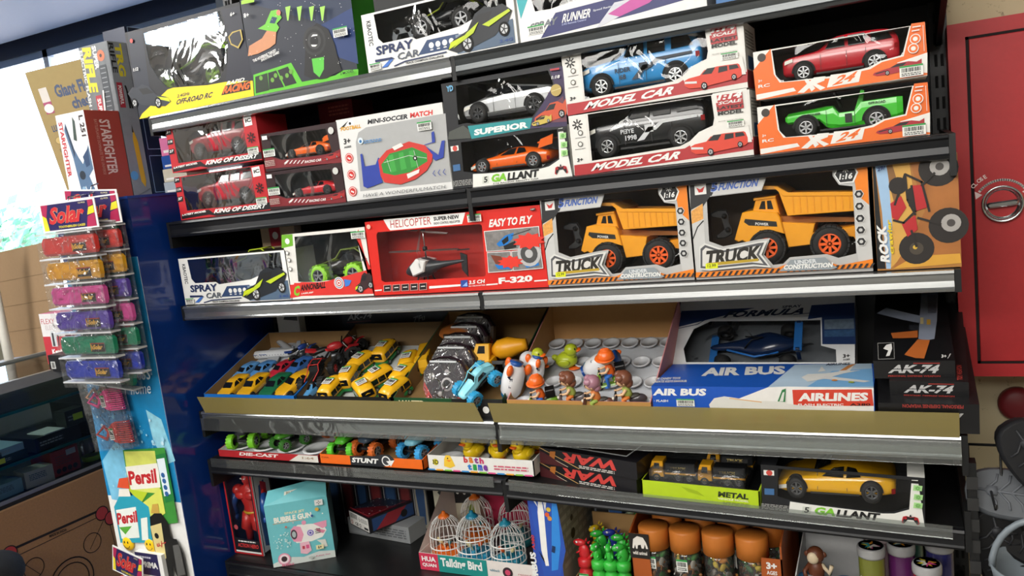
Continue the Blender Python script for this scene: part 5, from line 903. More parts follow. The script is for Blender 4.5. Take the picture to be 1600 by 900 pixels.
def motorbike(label, p, L, rz, T, col, c2):
    t = thing('toy_motorbike', label, 'toy motorbike', p); t.rotation_euler = rot_tilt(rz, T)
    for x in (-.34, .34): wheel(t, (x * L, 0, .17 * L), .17 * L, .09 * L, RUB, C('#4a4a4c', .3, .5), -1, 6, 12)
    b = MB(); b.tube([(-.34 * L, 0, .17 * L), (-.22 * L, 0, .5 * L)], .025 * L, CHROME, 6); b.tube([(.34 * L, 0, .17 * L), (.0, 0, .24 * L), (-.2 * L, 0, .44 * L), (.05 * L, 0, .42 * L), (.34 * L, 0, .17 * L)], .022 * L, DARK, 6); b.tube([(-.23 * L, -.16 * L, .54 * L), (-.2 * L, 0, .5 * L), (-.23 * L, .16 * L, .54 * L)], .014 * L, DARK, 6); b.build('frame', t)
    b = MB(); b.ell((-.05 * L, 0, .46 * L), .17 * L, .08 * L, .09 * L, col); b.ell((.25 * L, 0, .47 * L), .2 * L, .065 * L, .05 * L, C('#161616')); b.prism([(.3 * L, .45 * L), (.52 * L, .55 * L), (.5 * L, .59 * L), (.28 * L, .5 * L)], -.05 * L, .05 * L, col); b.prism([(-.5 * L, .33 * L), (-.3 * L, .37 * L), (-.2 * L, .3 * L), (-.34 * L, .36 * L)], -.05 * L, .05 * L, col); b.build('fairing', t)
    b = MB(); b.ell((.02 * L, 0, .25 * L), .13 * L, .09 * L, .1 * L, C('#55585c', .3, .6)); b.tube([(.0, -.07 * L, .18 * L), (.2 * L, -.09 * L, .16 * L), (.45 * L, -.1 * L, .28 * L)], .03 * L, c2, 8); b.build('engine', t); return t
motorbike('black and red toy motorbike at the back right of the blue carton', onfl(D(530, 562, .02)), .15, R(215), TA, C('#b8282e', .3), C('#b8b8b0', .3, .7)); motorbike('black toy motorbike with red tail above the other in the blue carton', onfl(D(548, 546, .03)), .13, R(250), TA, C('#c0282e', .3), DARK); motorbike('blue and yellow toy motorbike beside the white aeroplane', onfl(D(477, 555, .015)), .10, R(240), TA, C('#2a4a9a', .3), C('#d8c020', .4))
buggy('toy_buggy', 'black and red toy buggy in front of the motorbikes', onfl(D(500, 592, .01)), .12, C('#c82f2a', .4), RUB, R(100), TA, None, C('#1b1b1d', .3), rimc=C('#c82f2a', .4))
# minibuses
def bus(label, p, L, rz, T):
    t = thing('toy_minibus', label, 'toy minibus', p, 0, 'yellow minibuses in the black carton'); t.rotation_euler = rot_tilt(rz, T); Y = C('#efb51c', .35, coat=.3); rg = []
    for x, w, zb, zt in ((-.5, .22, .2, .40), (-.46, .27, .16, .52), (-.36, .29, .14, .60), (.0, .295, .14, .62), (.4, .29, .14, .60), (.48, .26, .18, .50), (.5, .22, .2, .42)): rg.append([(x * L, y * w * L, lerp(zb, zt, z) * L) for y, z in ((-.9, 0), (-1, .3), (-.97, .7), (-.8, .93), (0, 1.02), (.8, .93), (.97, .7), (1, .3), (.9, 0), (0, 0))])
    b = MB(); b.loft(rg, Y); b.build('body', t, sub=1)
    b = MB(); b.box(-.47 * L, .47 * L, -.285 * L, .285 * L, .06 * L, .17 * L, C('#1f7a3c', .4), .02 * L); b.build('lower_body', t)
    b = MB(); e = .298
    for s in (-1, 1):
        for x0, x1 in ((-.4, -.15), (-.12, .12), (.15, .4)): q = [(x0 * L, s * e * L, .28 * L), (x1 * L, s * e * L, .28 * L), (x1 * L, s * (e - .012) * L, .45 * L), (x0 * L, s * (e - .012) * L, .45 * L)]; b.poly(q if s < 0 else q[::-1], TINT)
    for s in (-1, 1): q = [(s * .505 * L, -.2 * L, .3 * L), (s * .505 * L, .2 * L, .3 * L), (s * .475 * L, .19 * L, .5 * L), (s * .475 * L, -.19 * L, .5 * L)]; b.poly(q if s > 0 else q[::-1], TINT)
    b.build('windows', t)
    b = MB(); f = Fr(b, (-.2 * L, .16 * L, .632 * L), (0, -1, 0), (1, 0, 0), .32 * L, .34 * L); f.sticker(0, 0, 1, 1); b.build('price_sticker', t)
    for x in (-.28, .28):
        for s in (-1, 1): wheel(t, (x * L, s * .26 * L, .09 * L), .09 * L, .07 * L, RUB, C('#b8b8b8', .3, .5), s, 5)
    return t
BL = ['front left corner, its windscreen showing', 'second row on the left', 'third row on the left', 'front middle, turned aslant', 'middle of the second row', 'front right corner', 'second row on the right', 'third row on the right', 'middle of the back row']
BP = [(522, 606, 90), (548, 588, 100), (568, 566, 75), (572, 608, 140), (594, 588, 60), (620, 608, 75), (634, 586, 75), (642, 566, 105), (604, 548, 90)]
B0 = bus('yellow minibus in the black carton, ' + BL[0], onfl(D(BP[0][0], BP[0][1], .025)), .088, R(90), TA)
for (u, v, a), l in list(zip(BP, BL))[1:]: dup(B0, onfl(D(u, v, .025)), rot_tilt(R(a), TA), 'yellow minibus in the black carton, ' + l)
def lorry(name, label, p, L, rz, T, cabc, bedc, group=None, drum=False):
    t = thing(name, label, 'toy truck', p, 0, group); t.rotation_euler = rot_tilt(rz, T); b = MB(); b.prism([((x - .5) * L, z * L) for x, z in ((.0, .1), (.0, .28), (.06, .46), (.30, .46), (.30, .1))], -.17 * L, .17 * L, cabc, .012 * L); cb = b.build('cab', t)
    b = MB()
    for s in (-1, 1): q = [((.08 - .5) * L, s * .172 * L, .29 * L), ((.22 - .5) * L, s * .172 * L, .29 * L), ((.22 - .5) * L, s * .172 * L, .42 * L), ((.11 - .5) * L, s * .172 * L, .42 * L)]; b.poly(q if s < 0 else q[::-1], TINT)
    b.poly([((.004 - .5) * L, .13 * L, .29 * L), ((.004 - .5) * L, -.13 * L, .29 * L), ((.052 - .5) * L, -.13 * L, .43 * L), ((.052 - .5) * L, .13 * L, .43 * L)], TINT); b.build('cab_windows', cb)
    b = MB(); b.box(-.2 * L, .5 * L, -.12 * L, .12 * L, .10 * L, .16 * L, DARK); b.build('chassis', t); b = MB()
    if drum: b.lathe([(.08 * L, 0), (.17 * L, .12 * L), (.19 * L, .3 * L), (.11 * L, .55 * L), (.1 * L, .62 * L)], (-.18 * L, 0, .33 * L), (1, 0, .18), bedc, 18)
    else: b.box(-.17 * L, .5 * L, -.17 * L, .17 * L, .19 * L, .42 * L, bedc, .02 * L); b.box(-.17 * L, .5 * L, -.174 * L, .174 * L, .17 * L, .21 * L, cabc)
    if not drum:
        vs, fs, _ = glyphs('TRUCK', .1, .03); b.add([((-.05 + .35 * x) * L, -.173 * L, (.28 + .06 * y) * L) for x, y in vs], fs, C('#d8c070'))
    b.build('mixer_drum' if drum else 'load_bed', t)
    for x in (-.36, .12, .36):
        for s in (-1, 1): wheel(t, (x * L, s * .15 * L, .09 * L), .09 * L, .07 * L, RUB, C('#7a7a7c', .3, .5), s, 5)
    return t
lorry('toy_truck', 'yellow toy truck at the back right of the black carton', onfl(D(666, 556, .03)), .11, R(110), TA, C('#e8b020', .35), C('#d8a018', .4))
# water games: flat rounded cases with clear fronts, stacked one behind the other
def water(label, p, s, rx):
    t = thing('water_game', label, 'water game', p, R(-4), 'water games in the brown carton', rx); pr = [(-.5, .22), (-.5, -.12), (-.36, -.40), (.36, -.40), (.5, -.12), (.5, .22), (.34, .44), (.12, .5), (-.12, .5), (-.34, .44)]; pr = [(x * s, (z + .4) * s) for x, z in pr]
    b = MB(); b.prism(pr, 0, .02, C('#2a1a22', .3, coat=.6), .004); b.build('case', t); b = MB(); b.prism([(x * .96, .01 * s + z * .96) for x, z in pr], -.007, .001, BLIS, .003); b.build('clear_front', t)
    b = MB(); c = .4 * s
    for q in ([(-.5, -.12), (-.36, -.4), (-.2, -.4), (-.47, .02)], [(.5, -.12), (.36, -.4), (.2, -.4), (.47, .02)][::-1]): b.poly([(x * s * 1.01, -.0005, z * s + c) for x, z in q], C('#c8302a', .4))
    for x, z, r_, m in ((-.3, .12, .07, '#d8d0cc'), (.05, -.02, .13, '#cfc8c8'), (.05, -.02, .09, '#6a5a66'), (.05, .2, .06, '#b0a8a8'), (.28, -.08, .07, '#7a3030'), (-.1, -.2, .05, '#b8b0ac')): b.lathe([(r_ * s, 0), (r_ * s, .0008)], (x * s, -.0005, z * s + c), (0, -1, 0), C(m), 14)
    b.tube([((.3 - .06 * i) * s, -.009, .8 * s + .0) for i in range(11)], .003, C('#cfd2d4', .2), 6); b.build('picture', t); return t
wp = D(693, 628, 0); wb = V((at(693, 620, .03).x, .030, Z0 + .02)); w0 = water('dark round water game with red lower corners, frontmost of the row', wb, .138, R(-14))
for i in range(1, 5): dup(w0, wb + V((-.003 * i + .004, .045 * i, .018 * i + .008)), None, 'dark round water game, %s in the row behind the front one' % ('second', 'third', 'fourth', 'rearmost')[i - 1])
p = D(706, 536, .10); t = thing('toy_hat', 'brown plastic disc toy with a stub, lying on the water games', 'toy', V((.795, .20, 1.10)), 0, None, R(12)); b = MB(); b.lathe([(0, .012), (.02, .013), (.044, .007), (.048, 0), (.044, -.006), (.02, -.004), (.016, -.03), (0, -.03)], (0, 0, 0), (0, 0, 1), C('#a5602a', .4), 24); b.build('disc', t); b = MB(); b.box(-.012, .012, -.05, -.044, -.012, .010, C('#3a2a22', .4)); b.build('panel', t)
car('toy_car', 'dark red toy car lying by the hat at the back of the brown carton', onfl(D(752, 548, .03)), .12, 'race', C('#a81e28', .25, coat=.5), None, None, None, R(150), TA)
lorry('toy_truck', 'yellow toy cement mixer with a sticker, tipped up behind the white rocket', onfl(D(785, 566, .05)) + V((0, 0, .03)), .15, R(12), R(-12), C('#eeb01c', .35), C('#eda51c', .35), None, True)
b = MB(); lorry('toy_truck', 'small yellow toy truck facing out beside the mixer', onfl(D(757, 588, .03)) + V((0, 0, .025)), .10, R(80), TA, C('#eeb01c', .35), C('#dca018', .35))
duck('yellow green toy bird above the cement mixer', onfl(D(838, 560, .06)) + V((0, 0, .035)), .055, R(160), TA, None, '#b9c22a', '#e8681e')
t = thing('toy_robot_part', 'pale grey plastic toy arm beside the cement mixer', 'toy', onfl(D(823, 568, .05)) + V((0, 0, .03)), R(20)); b = MB(); b.lathe([(.012, 0), (.02, .01), (.02, .03), (.012, .034)], (0, 0, .03), (.3, -1, .3), C('#c9c9cc', .35), 16); b.box(-.015, .015, -.01, .012, -.035, .03, C('#c9c9cc', .35), .005); b.prism([(-.025, -.05), (.03, -.045), (.012, -.03), (-.012, -.03)], -.014, .014, C('#c9c9cc', .35), .003); b.build('arm', t)
buggy('toy_buggy', 'sky blue toy monster truck tipped on the front of the brown carton', V((at(748, 610, .03).x, .04, .985)), .115, C('#7fd0e0', .35), C('#2f9fd0', .45), R(60), R(38), None, C('#8fd8e6', .3))
def rocket(label, p, s, M):
    t = thing('toy_rocket', label, 'toy rocket', p, 0, 'white toy rockets'); t.rotation_euler = M.to_euler(); w = C('#e6e6e8', .3, coat=.4); b = MB(); b.lathe([(.0, -.55 * s), (.18 * s, -.5 * s), (.29 * s, -.3 * s), (.32 * s, 0), (.3 * s, .35 * s), (.22 * s, .5 * s), (0, .52 * s)], (0, 0, 0), (1, 0, 0), w, 20); b.build('hull', t)
    b = MB(); b.ell((-.38 * s, 0, .12 * s), .17 * s, .19 * s, .14 * s, C('#1f6fa0', .1, coat=.8)); b.build('canopy', t); b = MB(); b.lathe([(.20 * s, -.57 * s), (.0, -.6 * s)], (0, 0, 0), (1, 0, 0), C('#1f4f9a', .3), 16); b.build('nose', t); b = MB(); b.lathe([(.15 * s, .5 * s), (.2 * s, .6 * s), (.0, .61 * s)], (0, 0, 0), (1, 0, 0), C('#1f4f9a', .3), 16); b.build('nozzle', t)
    for q in (70, 190, 310):
        b = MB(); b.T = Matrix.Rotation(R(q), 4, 'X'); b.ell((.42 * s, 0, .36 * s), .17 * s, .09 * s, .11 * s, C('#ee6a1e', .35)); b.build('booster', t)
    b = MB(); vs, fs, _ = glyphs('SPACE', 0, .03); b.add([((-.1 + .3 * x) * s, -.31 * s, (.0 + .07 * y) * s) for x, y in vs], fs, NAVY); b.prism([(.15 * s, .08 * s), (.3 * s, .08 * s), (.22 * s, .16 * s)], -.325 * s, -.29 * s, NAVY); b.build('markings', t); return t
rk = rocket('white toy rocket with a blue window leaning on the front edge left of the scooters', V((at(802, 606, .05).x, .05, 1.0)), .088, Matrix.Rotation(R(-70), 3, 'Y') @ Matrix.Rotation(R(20), 3, 'X'))
dup(rk, V((at(838, 596, .10).x, .10, 1.01)), None, 'white and blue toy rocket partly hidden by the nearest scooter rider', scale=(.8, .8, .8)).rotation_euler = (R(30), R(-75), R(20))
dup(rk, onfl(D(937, 560, .05)) + V((0, 0, .035)), None, 'white toy rocket lying across the middle of the pink lined carton').rotation_euler = (R(-30), R(-25), R(-8))
# scooter riders
def rider(label, p, s, rz, T, hair, cloth, legs, bikec, helmet=False):
    t = thing('scooter_rider_toy', label, 'toy figure', p, 0, 'scooter riders'); t.rotation_euler = rot_tilt(rz, T); SKN = C('#e8bd92', .5); hc = C(hair, .35, coat=.3); b = MB()
    # one continuous body: torso, arms, legs and head
    b.lathe([(.0, -.02), (.10, .0), (.12, .1), (.10, .28), (.05, .36), (.0, .38)][::1], (.02, 0, .42), (-.12, 0, 1), C(cloth, .5), 14)
    b.T = Matrix.Identity(4)
    for q in (-1, 1):
        b.tube([(-.02, q * .1, .70), (-.12, q * .15, .6), (-.27, q * .12, .58)], [.045, .036, .03], SKN, 8); b.ell((-.29, q * .12, .585), .04, .035, .04, SKN, 8, 6)
        b.tube([(.02, q * .07, .45), (-.14, q * .12, .42), (-.12, q * .13, .2), (-.13, q * .13, .13)], [.07, .06, .045, .04], C(legs, .5), 8); b.ell((-.17, q * .13, .11), .075, .045, .035, C(legs, .5), 8, 6)
    b.ell((-.05, 0, .96), .19, .18, .19, SKN, 16, 10); b.ell((-.245, 0, .94), .02, .02, .018, SKN, 8, 6)
    for q in (-1, 1): b.ell((-.215, q * .075, .98), .02, .028, .042, BLACK, 8, 6); b.ell((-.232, q * .07, .995), .008, .01, .012, WHITE, 6, 4); b.ell((-.03, q * .185, .94), .035, .02, .045, SKN, 8, 6)
    b.tube([(-.225, -.04, .87), (-.235, 0, .86), (-.225, .04, .87)], .008, C('#a83a30'), 5); b.v = [v * s for v in b.v]; b.build('body', t)
    b = MB()
    if helmet:
        b.lathe([(.235, .0), (.23, .08), (.17, .19), (.08, .235), (0, .245)], (-.03, 0, .98), (.06, 0, 1), hc, 20); b.lathe([(.28, -.012), (.27, .008), (.22, .02)], (-.06, 0, .985), (.06, 0, 1), hc, 20)
        for k in (-.07, 0, .07): b.tube([(-.22, k, 1.08), (-.1, k, 1.215), (.06, k, 1.215), (.16, k, 1.1)], .016, hc, 6)
    else:
        b.ell((.0, 0, 1.0), .215, .215, .205, hc, 16, 10); b.ell((-.1, .1, 1.08), .13, .11, .10, hc, 10, 7); b.ell((-.1, -.1, 1.08), .13, .11, .10, hc, 10, 7); b.ell((.09, 0, .84), .12, .18, .13, hc, 12, 8)
    b.v = [v * s for v in b.v]; b.build('helmet' if helmet else 'hair', t)
    bc = C(bikec, .3, coat=.5); b = MB(); b.prism([(-.42, .12), (-.36, .12), (-.27, .5), (-.33, .56), (-.42, .34)], -.09, .09, bc, .02); b.box(-.36, .1, -.10, .10, .08, .15, bc, .03); b.ell((.24, 0, .27), .24, .13, .16, bc, 14, 9); b.tube([(-.29, -.17, .6), (-.3, 0, .55), (-.29, .17, .6)], .025, DARK, 6); b.ell((-.39, 0, .44), .04, .05, .05, C('#e8e0d0', .2), 10, 6); b.v = [v * s for v in b.v]; b.build('scooter', t)
    b = MB(); b.ell((.12, 0, .42), .2, .1, .05, C('#4a4642', .5), 12, 6)
    if helmet: b.box(.14, .42, -.13, .13, .44, .7, C('#17181a', .4), .02)
    b.v = [v * s for v in b.v]; b.build('seat', t)
    for x in (-.38, .3): wheel(t, (x * s, 0, .1 * s), .11 * s, .09 * s, RUB, C('#b04038'), -1, 5)
    return t
rider('toy rider in an orange helmet on a scooter, nearest the white rocket', V((at(850, 622, .035).x, .035, .935)), .082, R(22), TA, '#ee6a1e', '#ee6a1e', '#2f6fc8', '#7aae2a', True)
rider('toy rider in an orange helmet on a scooter, behind the brown haired riders', onfl(D(958, 592, .02)), .088, R(22), TA, '#ee6a1e', '#ee6a1e', '#2f6fc8', '#7aae2a', True)
rider('toy rider with brown hair and orange trousers on a grey scooter, left of the three', V((at(898, 624, .04).x, .04, .94)), .085, R(22), TA, '#7a4a36', '#a8b85a', '#e8843a', '#6f6668')
rider('toy rider with mauve hair and green trousers on a brown scooter, middle of the three', V((at(936, 628, .025).x, .025, .935)), .085, R(15), TA, '#a87888', '#e88a4a', '#a8c05a', '#6a4238')
rider('toy rider with brown hair and orange trousers on a dark scooter, right of the three', V((at(985, 626, .035).x, .035, .94)), .088, R(20), TA, '#7a4a36', '#b0c060', '#e8843a', '#4a4246')
duck('yellow green toy bird with an orange beak at the back of the pink lined carton', onfl(D(887, 562, .02)), .06, R(190), TA, None, '#b4c22a', '#e8681e')
# AK boxes at the back, packet
mb = MB(); mb.box(0, .66, 0, .05, 0, .245, C('#161618', .4)); f = Fr(mb, (0, 0, 0), (1, 0, 0), (0, 0, 1), .66, .245, None, Matrix.Translation((.29, .352, .922))); f.tx('AK-74', (543, 501), (581, 497), (543, 492), C('#9a9c9e'), .1, .02); f.ln([(542, 504), (580, 501)], 1.2, C('#8a2a2a')); f.tx("7'Fu", (646, 505), (664, 500), (646, 495), C('#6a6c6e')); one(mb, 'toy_carton', 'long black carton standing behind the blue and black cartons', 'toy box', (.29, .352, .922))
mb = MB(); mb.box(0, .09, 0, .03, 0, .262, C('#c3c6c6', .35)); f = Fr(mb, (0, 0, 0), (1, 0, 0), (0, 0, 1), .09, .262); f.poly([(.3, .78), (.95, .76), (.95, .86), (.75, .9), (.6, .84), (.45, .86)], C('#3a3c40')); f.rect(0, .93, 1, .99, C('#a8c0d8')); one(mb, 'toy_packet', 'pale grey packet standing at the left behind the blue carton', 'packet', (at(437, 500, .33).x, .318, .922))
# formula box, airliner box, black weapon boxes
zb = .998; a = atz(1046, 572, zb); b2 = atz(1336, 569, zb); yy = (a.y + b2.y) / 2; wd = b2.x - a.x
def art(f):
    NV = C('#263a66', .4); f.q([(1065, 486), (1180, 481), (1080, 506), (1056, 512)], NV); f.q([(1268, 477), (1335, 473), (1336, 500), (1284, 496), (1262, 499)], NV); f.q([(1284, 496), (1336, 494), (1337, 538), (1285, 538)], NV); f.tx('FORMULA', (1129, 497), (1254, 491), (1136, 487), C('#24304a'), .2, .03); f.tx('SPRAY', (1222, 482), (1253, 480), (1222, 478), C('#24304a'), .1, .02); f.ln([(1052, 515), (1090, 507), (1112, 494)], 2.2, NV); f.ln([(1240, 492), (1280, 488), (1310, 478)], 2, NV)
    f.q([(1288, 500), (1334, 498), (1335, 514), (1288, 515)], C('#6a7a8a', noise=.5, sc=90)); f.q([(1288, 517), (1335, 515), (1336, 526), (1288, 527)], C('#3a5a80', noise=.5, sc=90)); f.tx('3+', (1317, 560), (1328, 559), (1317, 554), BLACK); f.tx('AGES', (1317, 564), (1328, 563), (1317, 561.5), BLACK); f.tx('KBAVEX', (1050, 545), (1056, 520), (1047, 545), C('#44464a'))
fx = carton('toy_carton', 'white and navy window box with a dark blue racing car behind the airliner box', a.x, yy, zb, wd, .205, .08, C('#dfe0e0'), C('#d8dadc'), C('#263a66'), [(1072, 566), (1068, 545), (1084, 514), (1110, 502), (1230, 501), (1282, 500), (1283, 540), (1306, 546), (1307, 566)], C('#6e7378', .5), art, rx=-R(50))
t = thing('toy_racing_car', 'dark blue toy racing car with open wheels in the navy window box', 'toy car', V((a.x + wd * .46, yy + .100, zb + .008)), 0, None); L = .225; t.rotation_euler = rot_tilt(0, R(40)); b = MB(); rg = []; NB = C('#16284a', .25, coat=.6)
for x, w, z0, z1 in ((-.5, .03, .06, .10), (-.35, .05, .05, .13), (-.15, .07, .05, .17), (.0, .15, .04, .17), (.15, .16, .04, .26), (.3, .10, .05, .22), (.48, .05, .06, .16)): rg.append([(x * L, w * L * math.cos(q), (lerp(z0, z1, .5) + (z1 - z0) / 2 * math.sin(q)) * L) for q in [2 * math.pi * i / 12 for i in range(12)]])
b.loft(rg, NB); b.build('body', t, sub=1); b = MB(); b.box(-.5 * L, -.42 * L, -.2 * L, .2 * L, .03 * L, .045 * L, C('#2a6ab0', .3)); b.box(.42 * L, .5 * L, -.18 * L, .18 * L, .26 * L, .28 * L, C('#2a6ab0', .3)); b.box(.44 * L, .48 * L, -.18 * L, -.165 * L, .1 * L, .3 * L, NB); b.box(.44 * L, .48 * L, .165 * L, .18 * L, .1 * L, .3 * L, NB); b.build('wings', t); b = MB(); b.tube([(-.1 * L, -.08 * L, .17 * L), (-.02 * L, -.02 * L, .24 * L), (.1 * L, 0, .26 * L), (-.02 * L, .02 * L, .24 * L), (-.1 * L, .08 * L, .17 * L)], .008 * L, DARK, 6); b.tube([(-.3 * L, -.055 * L, .11 * L), (.0, -.155 * L, .12 * L), (.25 * L, -.12 * L, .15 * L)], .012 * L, C('#2f7ad0', .3), 6); b.build('halo', t)
for x in (-.34, .34):
    for s in (-1, 1): wheel(t, (x * L, s * .2 * L, .09 * L), .09 * L, .09 * L, RUB, C('#3a3c40', .3, .6), s, 8)
gamepad('black game controller in the navy window box', V((a.x + .10, yy + .150, 1.085)), .03, C('#1b1c1e', .35), R(-30))
def art(f):
    B_ = C('#1f55b8', .35); W_ = C('#e6e4e0'); f.q([(1230, 604), (1200, 605), (1110, 640), (1095, 662), (1366, 662), (1365, 606)], W_); f.tx('AIR BUS', (1020, 618), (1103, 618.5), (1021, 607), WHITE, 0, .05); f.tx('· FLASH', (1022, 628), (1044, 628), (1022, 624.5), WHITE); f.tx('NEW', (1030, 650), (1050, 650), (1030, 643), WHITE)
    f.q([(1238, 609), (1362, 608), (1365, 634), (1240, 634)], C('#d0402c')); f.tx('AIRLINES', (1247, 627), (1356, 626.5), (1248, 614), WHITE, 0, .045); f.tx('FLASH ELECTRIC', (1247, 634), (1318, 634), (1247, 630.5), WHITE); f.tx('A380', (1328, 634), (1360, 634), (1328, 630), BLACK)
    f.q([(1108, 632), (1116, 622), (1132, 619), (1180, 626), (1216, 627), (1222, 608), (1228, 606), (1228, 630), (1270, 636), (1340, 640), (1230, 648), (1160, 650), (1112, 644)], C('#d9d8d2')); f.q([(1215, 627), (1222, 609), (1228, 607), (1227, 628)], C('#2f7a46')); f.q([(1218, 627), (1223, 613), (1226, 612), (1224, 627)], C('#d8d8d2')); f.ln([(1140, 622), (1190, 628)], 1.5, C('#e0a040'))
    for u, v, c in ((1105, 648, '#9ab83a'), (1130, 655, '#d06a4a'), (1180, 655, '#c8784a'), (1220, 655, '#d06a4a'), (1280, 655, '#9ab83a')): f.dq(u, v, .01, C(c))
    f.stk((1058, 634), (1085, 623))
def tart(f):
    f.q([(1242, 570), (1362, 568), (1365, 606), (1200, 605)], C('#bcd4e8', noise=.2, sc=12)); f.q([(1300, 580), (1362, 576), (1365, 604), (1260, 605)], C('#7fb8e8')); f.tx('AIR BUS', (1095, 588), (1227, 585), (1100, 575), WHITE, 0, .06); f.tx('OUR CANDY TOYS', (1020, 594), (1063, 593), (1021, 590.5), WHITE, .2, .03); f.tx('CREATE KID\'S FAVOUR', (1019, 598.5), (1073, 597.5), (1020, 595), WHITE, .2, .03)
    f.q([(1252, 590), (1262, 585), (1290, 584), (1310, 581), (1325, 572), (1336, 570), (1328, 580), (1345, 579), (1318, 584), (1290, 592), (1262, 597)], C('#ecebe6')); f.q([(1290, 588), (1360, 596), (1350, 598), (1280, 592)], C('#e4e4e2')); f.q([(1278, 582), (1284, 573), (1290, 580)], C('#e8e8e4')); f.q([(1312, 580), (1326, 571), (1337, 569), (1322, 579)], C('#d88a3a')); f.tx('AIRLINES', (1290, 572), (1328, 570.5), (1291, 568.5), NAVY, .1); f.dq(1304, 595, .006, C('#e8903a')); f.dq(1330, 598, .006, C('#a8b83a')); f.q([(1027, 576), (1040, 574), (1038, 578), (1028, 579)], WHITE)
x0 = at(1017.5, 602, .004).x; carton('toy_carton', 'blue airliner carton lying flat behind the golden guard, right of the scooter riders', x0, .004, SZ['D'], at(1365, 606, .004).x - x0, .0825, .192, C('#1f55b8', .35), C('#1a4898'), C('#1f5cc0', .3), art=art, tart=tart)
def akart(f): f.text('AK-74', .18, .3, .82, .78, C('#c9c9c9'), .35, .03); f.rect(.18, .52, .7, .56, C('#17171a')); f.text('PERSONAL DEFENSE WEAPON', .18, .1, .82, .2, C('#a83a34')); f.rect(.5, .84, .82, .89, C('#a83a34'))
def akb(label, bl, br, z, h, y, d, tart=None, rz=0., flip=False):
    a = at(*bl, y); b_ = at(*br, y); return carton('toy_carton', label, a.x, y, z, b_.x - a.x, h, d, C('#151517', .35), C('#121214', .4), rx=R(13), art=(lambda f: (f.text('PERSONAL DEFENSE WEAPON', .25, .85, .85, .97, C('#a83a34'), rot=180), f.text('AK-74', .3, .3, .85, .7, C('#b8b8b8'), .3, .02, rot=180), f.rect(.3, .22, .7, .26, C('#a83a34')))) if flip else akart, tart=tart, rz=rz, group='black weapon toy cartons')
akb('large black carton at the bottom of the stack of black cartons by the red cabinet', (1372, 625), (1529, 623), SZ['D'], .064, -.012, .37, None, 0, True)
akb('slim black carton in the middle of the stack of black cartons by the red cabinet', (1391, 617), (1514, 613), SZ['D'] + .0645, .0365, .004, .37, lambda f: f.text('TOY WEAPON', .86, .02, .93, .18, C('#a83a34'), rot=90), R(-2))
def tart(f):
    GM = C('#8d96a8', .35); WD = C('#b8642c', .5); f.q([(1371, 536), (1397, 535), (1398, 561), (1372, 562)], C('#8a8a88')); f.q([(1372, 537), (1396, 536), (1397, 560), (1373, 561)], BLACK); f.q([(1385, 539), (1393, 537), (1394, 545), (1390, 556), (1384, 557), (1388, 548), (1380, 545)], WHITE)
    f.q([(1435, 530), (1437, 495), (1440, 450), (1466, 455), (1464, 500), (1460, 530), (1448, 532)], GM); f.q([(1370, 490), (1385, 481), (1412, 488), (1438, 494), (1436, 505), (1410, 500)], GM); f.q([(1420, 508), (1436, 508), (1436, 517), (1421, 516)], C('#2a2c32')); f.q([(1392, 521), (1434, 517), (1434, 528), (1410, 529), (1395, 529)], WD); f.q([(1413, 555), (1434, 531), (1453, 532), (1444, 561), (1430, 560)], WD); f.q([(1449, 462), (1464, 461), (1463, 490), (1450, 490)], C('#6a7080', .4, noise=.5, sc=200)); f.q([(1438, 497), (1443, 497), (1443, 507), (1438, 507)], C('#d8c890')); f.q([(1448, 500), (1454, 500), (1454, 508), (1448, 508)], C('#d8a840')); f.tx('3+', (1471, 560), (1479, 560), (1471, 555), WHITE); f.tx('AGES', (1481, 562), (1486, 554), (1480, 561), WHITE)
akb('black carton with a toy rifle picture, topmost of the stack by the red cabinet', (1366, 592), (1493, 590), SZ['D'] + .1015, .039, .008, .34, tart)
# ================================================================ TIER E
ZE = .770
def er(x): return .762 - .034 * (x - 1.0)
RY = R(1.95)
def art(f): f.text('DIE-CAST', .22, .35, .62, .85, C('#e8e4e0'), .15, .03); f.poly([(.72, 0), (.82, 1), (1, 1), (1, 0)], C('#d8d4cc')); f.text('1:64', .85, .4, .96, .75, C('#a08a70'))
tray('display_tray', 'red and white open carton of monster trucks at the left of the lower tier', .026, .408, .012, .25, ZE, .10, .020, .04, C('#b4262c'), C('#d8d8d6', .5), art=art, floor=C('#d4d6d8', .35), cells=(4, 2, C('#dcdee0', .3)))
def E(u, v, h=.0, z=ZE): return atz(u, v, z + .015 + h)
gT = buggy('toy_monster_truck', 'black monster truck with lime wheels in the red and white carton', V((at(385, 700, .055).x, .075, ZE + .022)), .13, C('#2a2c30', .3), C('#7fd02e', .45), R(105), 0, 'monster trucks', C('#24262c', .25))
dup(gT, V((at(450, 700, .055).x, .07, ZE + .022)), rot_tilt(R(70), 0), 'green monster truck with dark wheels in the red and white carton').children[0]
G2 = buggy('toy_monster_truck', 'green monster truck between the red carton and the grey truck', V((at(541, 712, .05).x, .07, ZE + .016)), .115, C('#4fb82e', .3), C('#5fc832', .45), R(95), 0, 'monster trucks', C('#58c034', .3))
for o in COL.objects:
    if o.get('label', '').startswith('green monster truck with dark'): gd = o
lc, rt = gd.location.copy(), gd.rotation_euler.copy()
def kill(o):
    for c in list(o.children): kill(c)
    bpy.data.objects.remove(o)
kill(gd); o = buggy('toy_monster_truck', 'green monster truck with dark wheels in the red and white carton', lc, .105, C('#4a8a2a', .3), C('#3a7a2a', .5), rt[2], 0, 'monster trucks', C('#4f9a2e', .3))
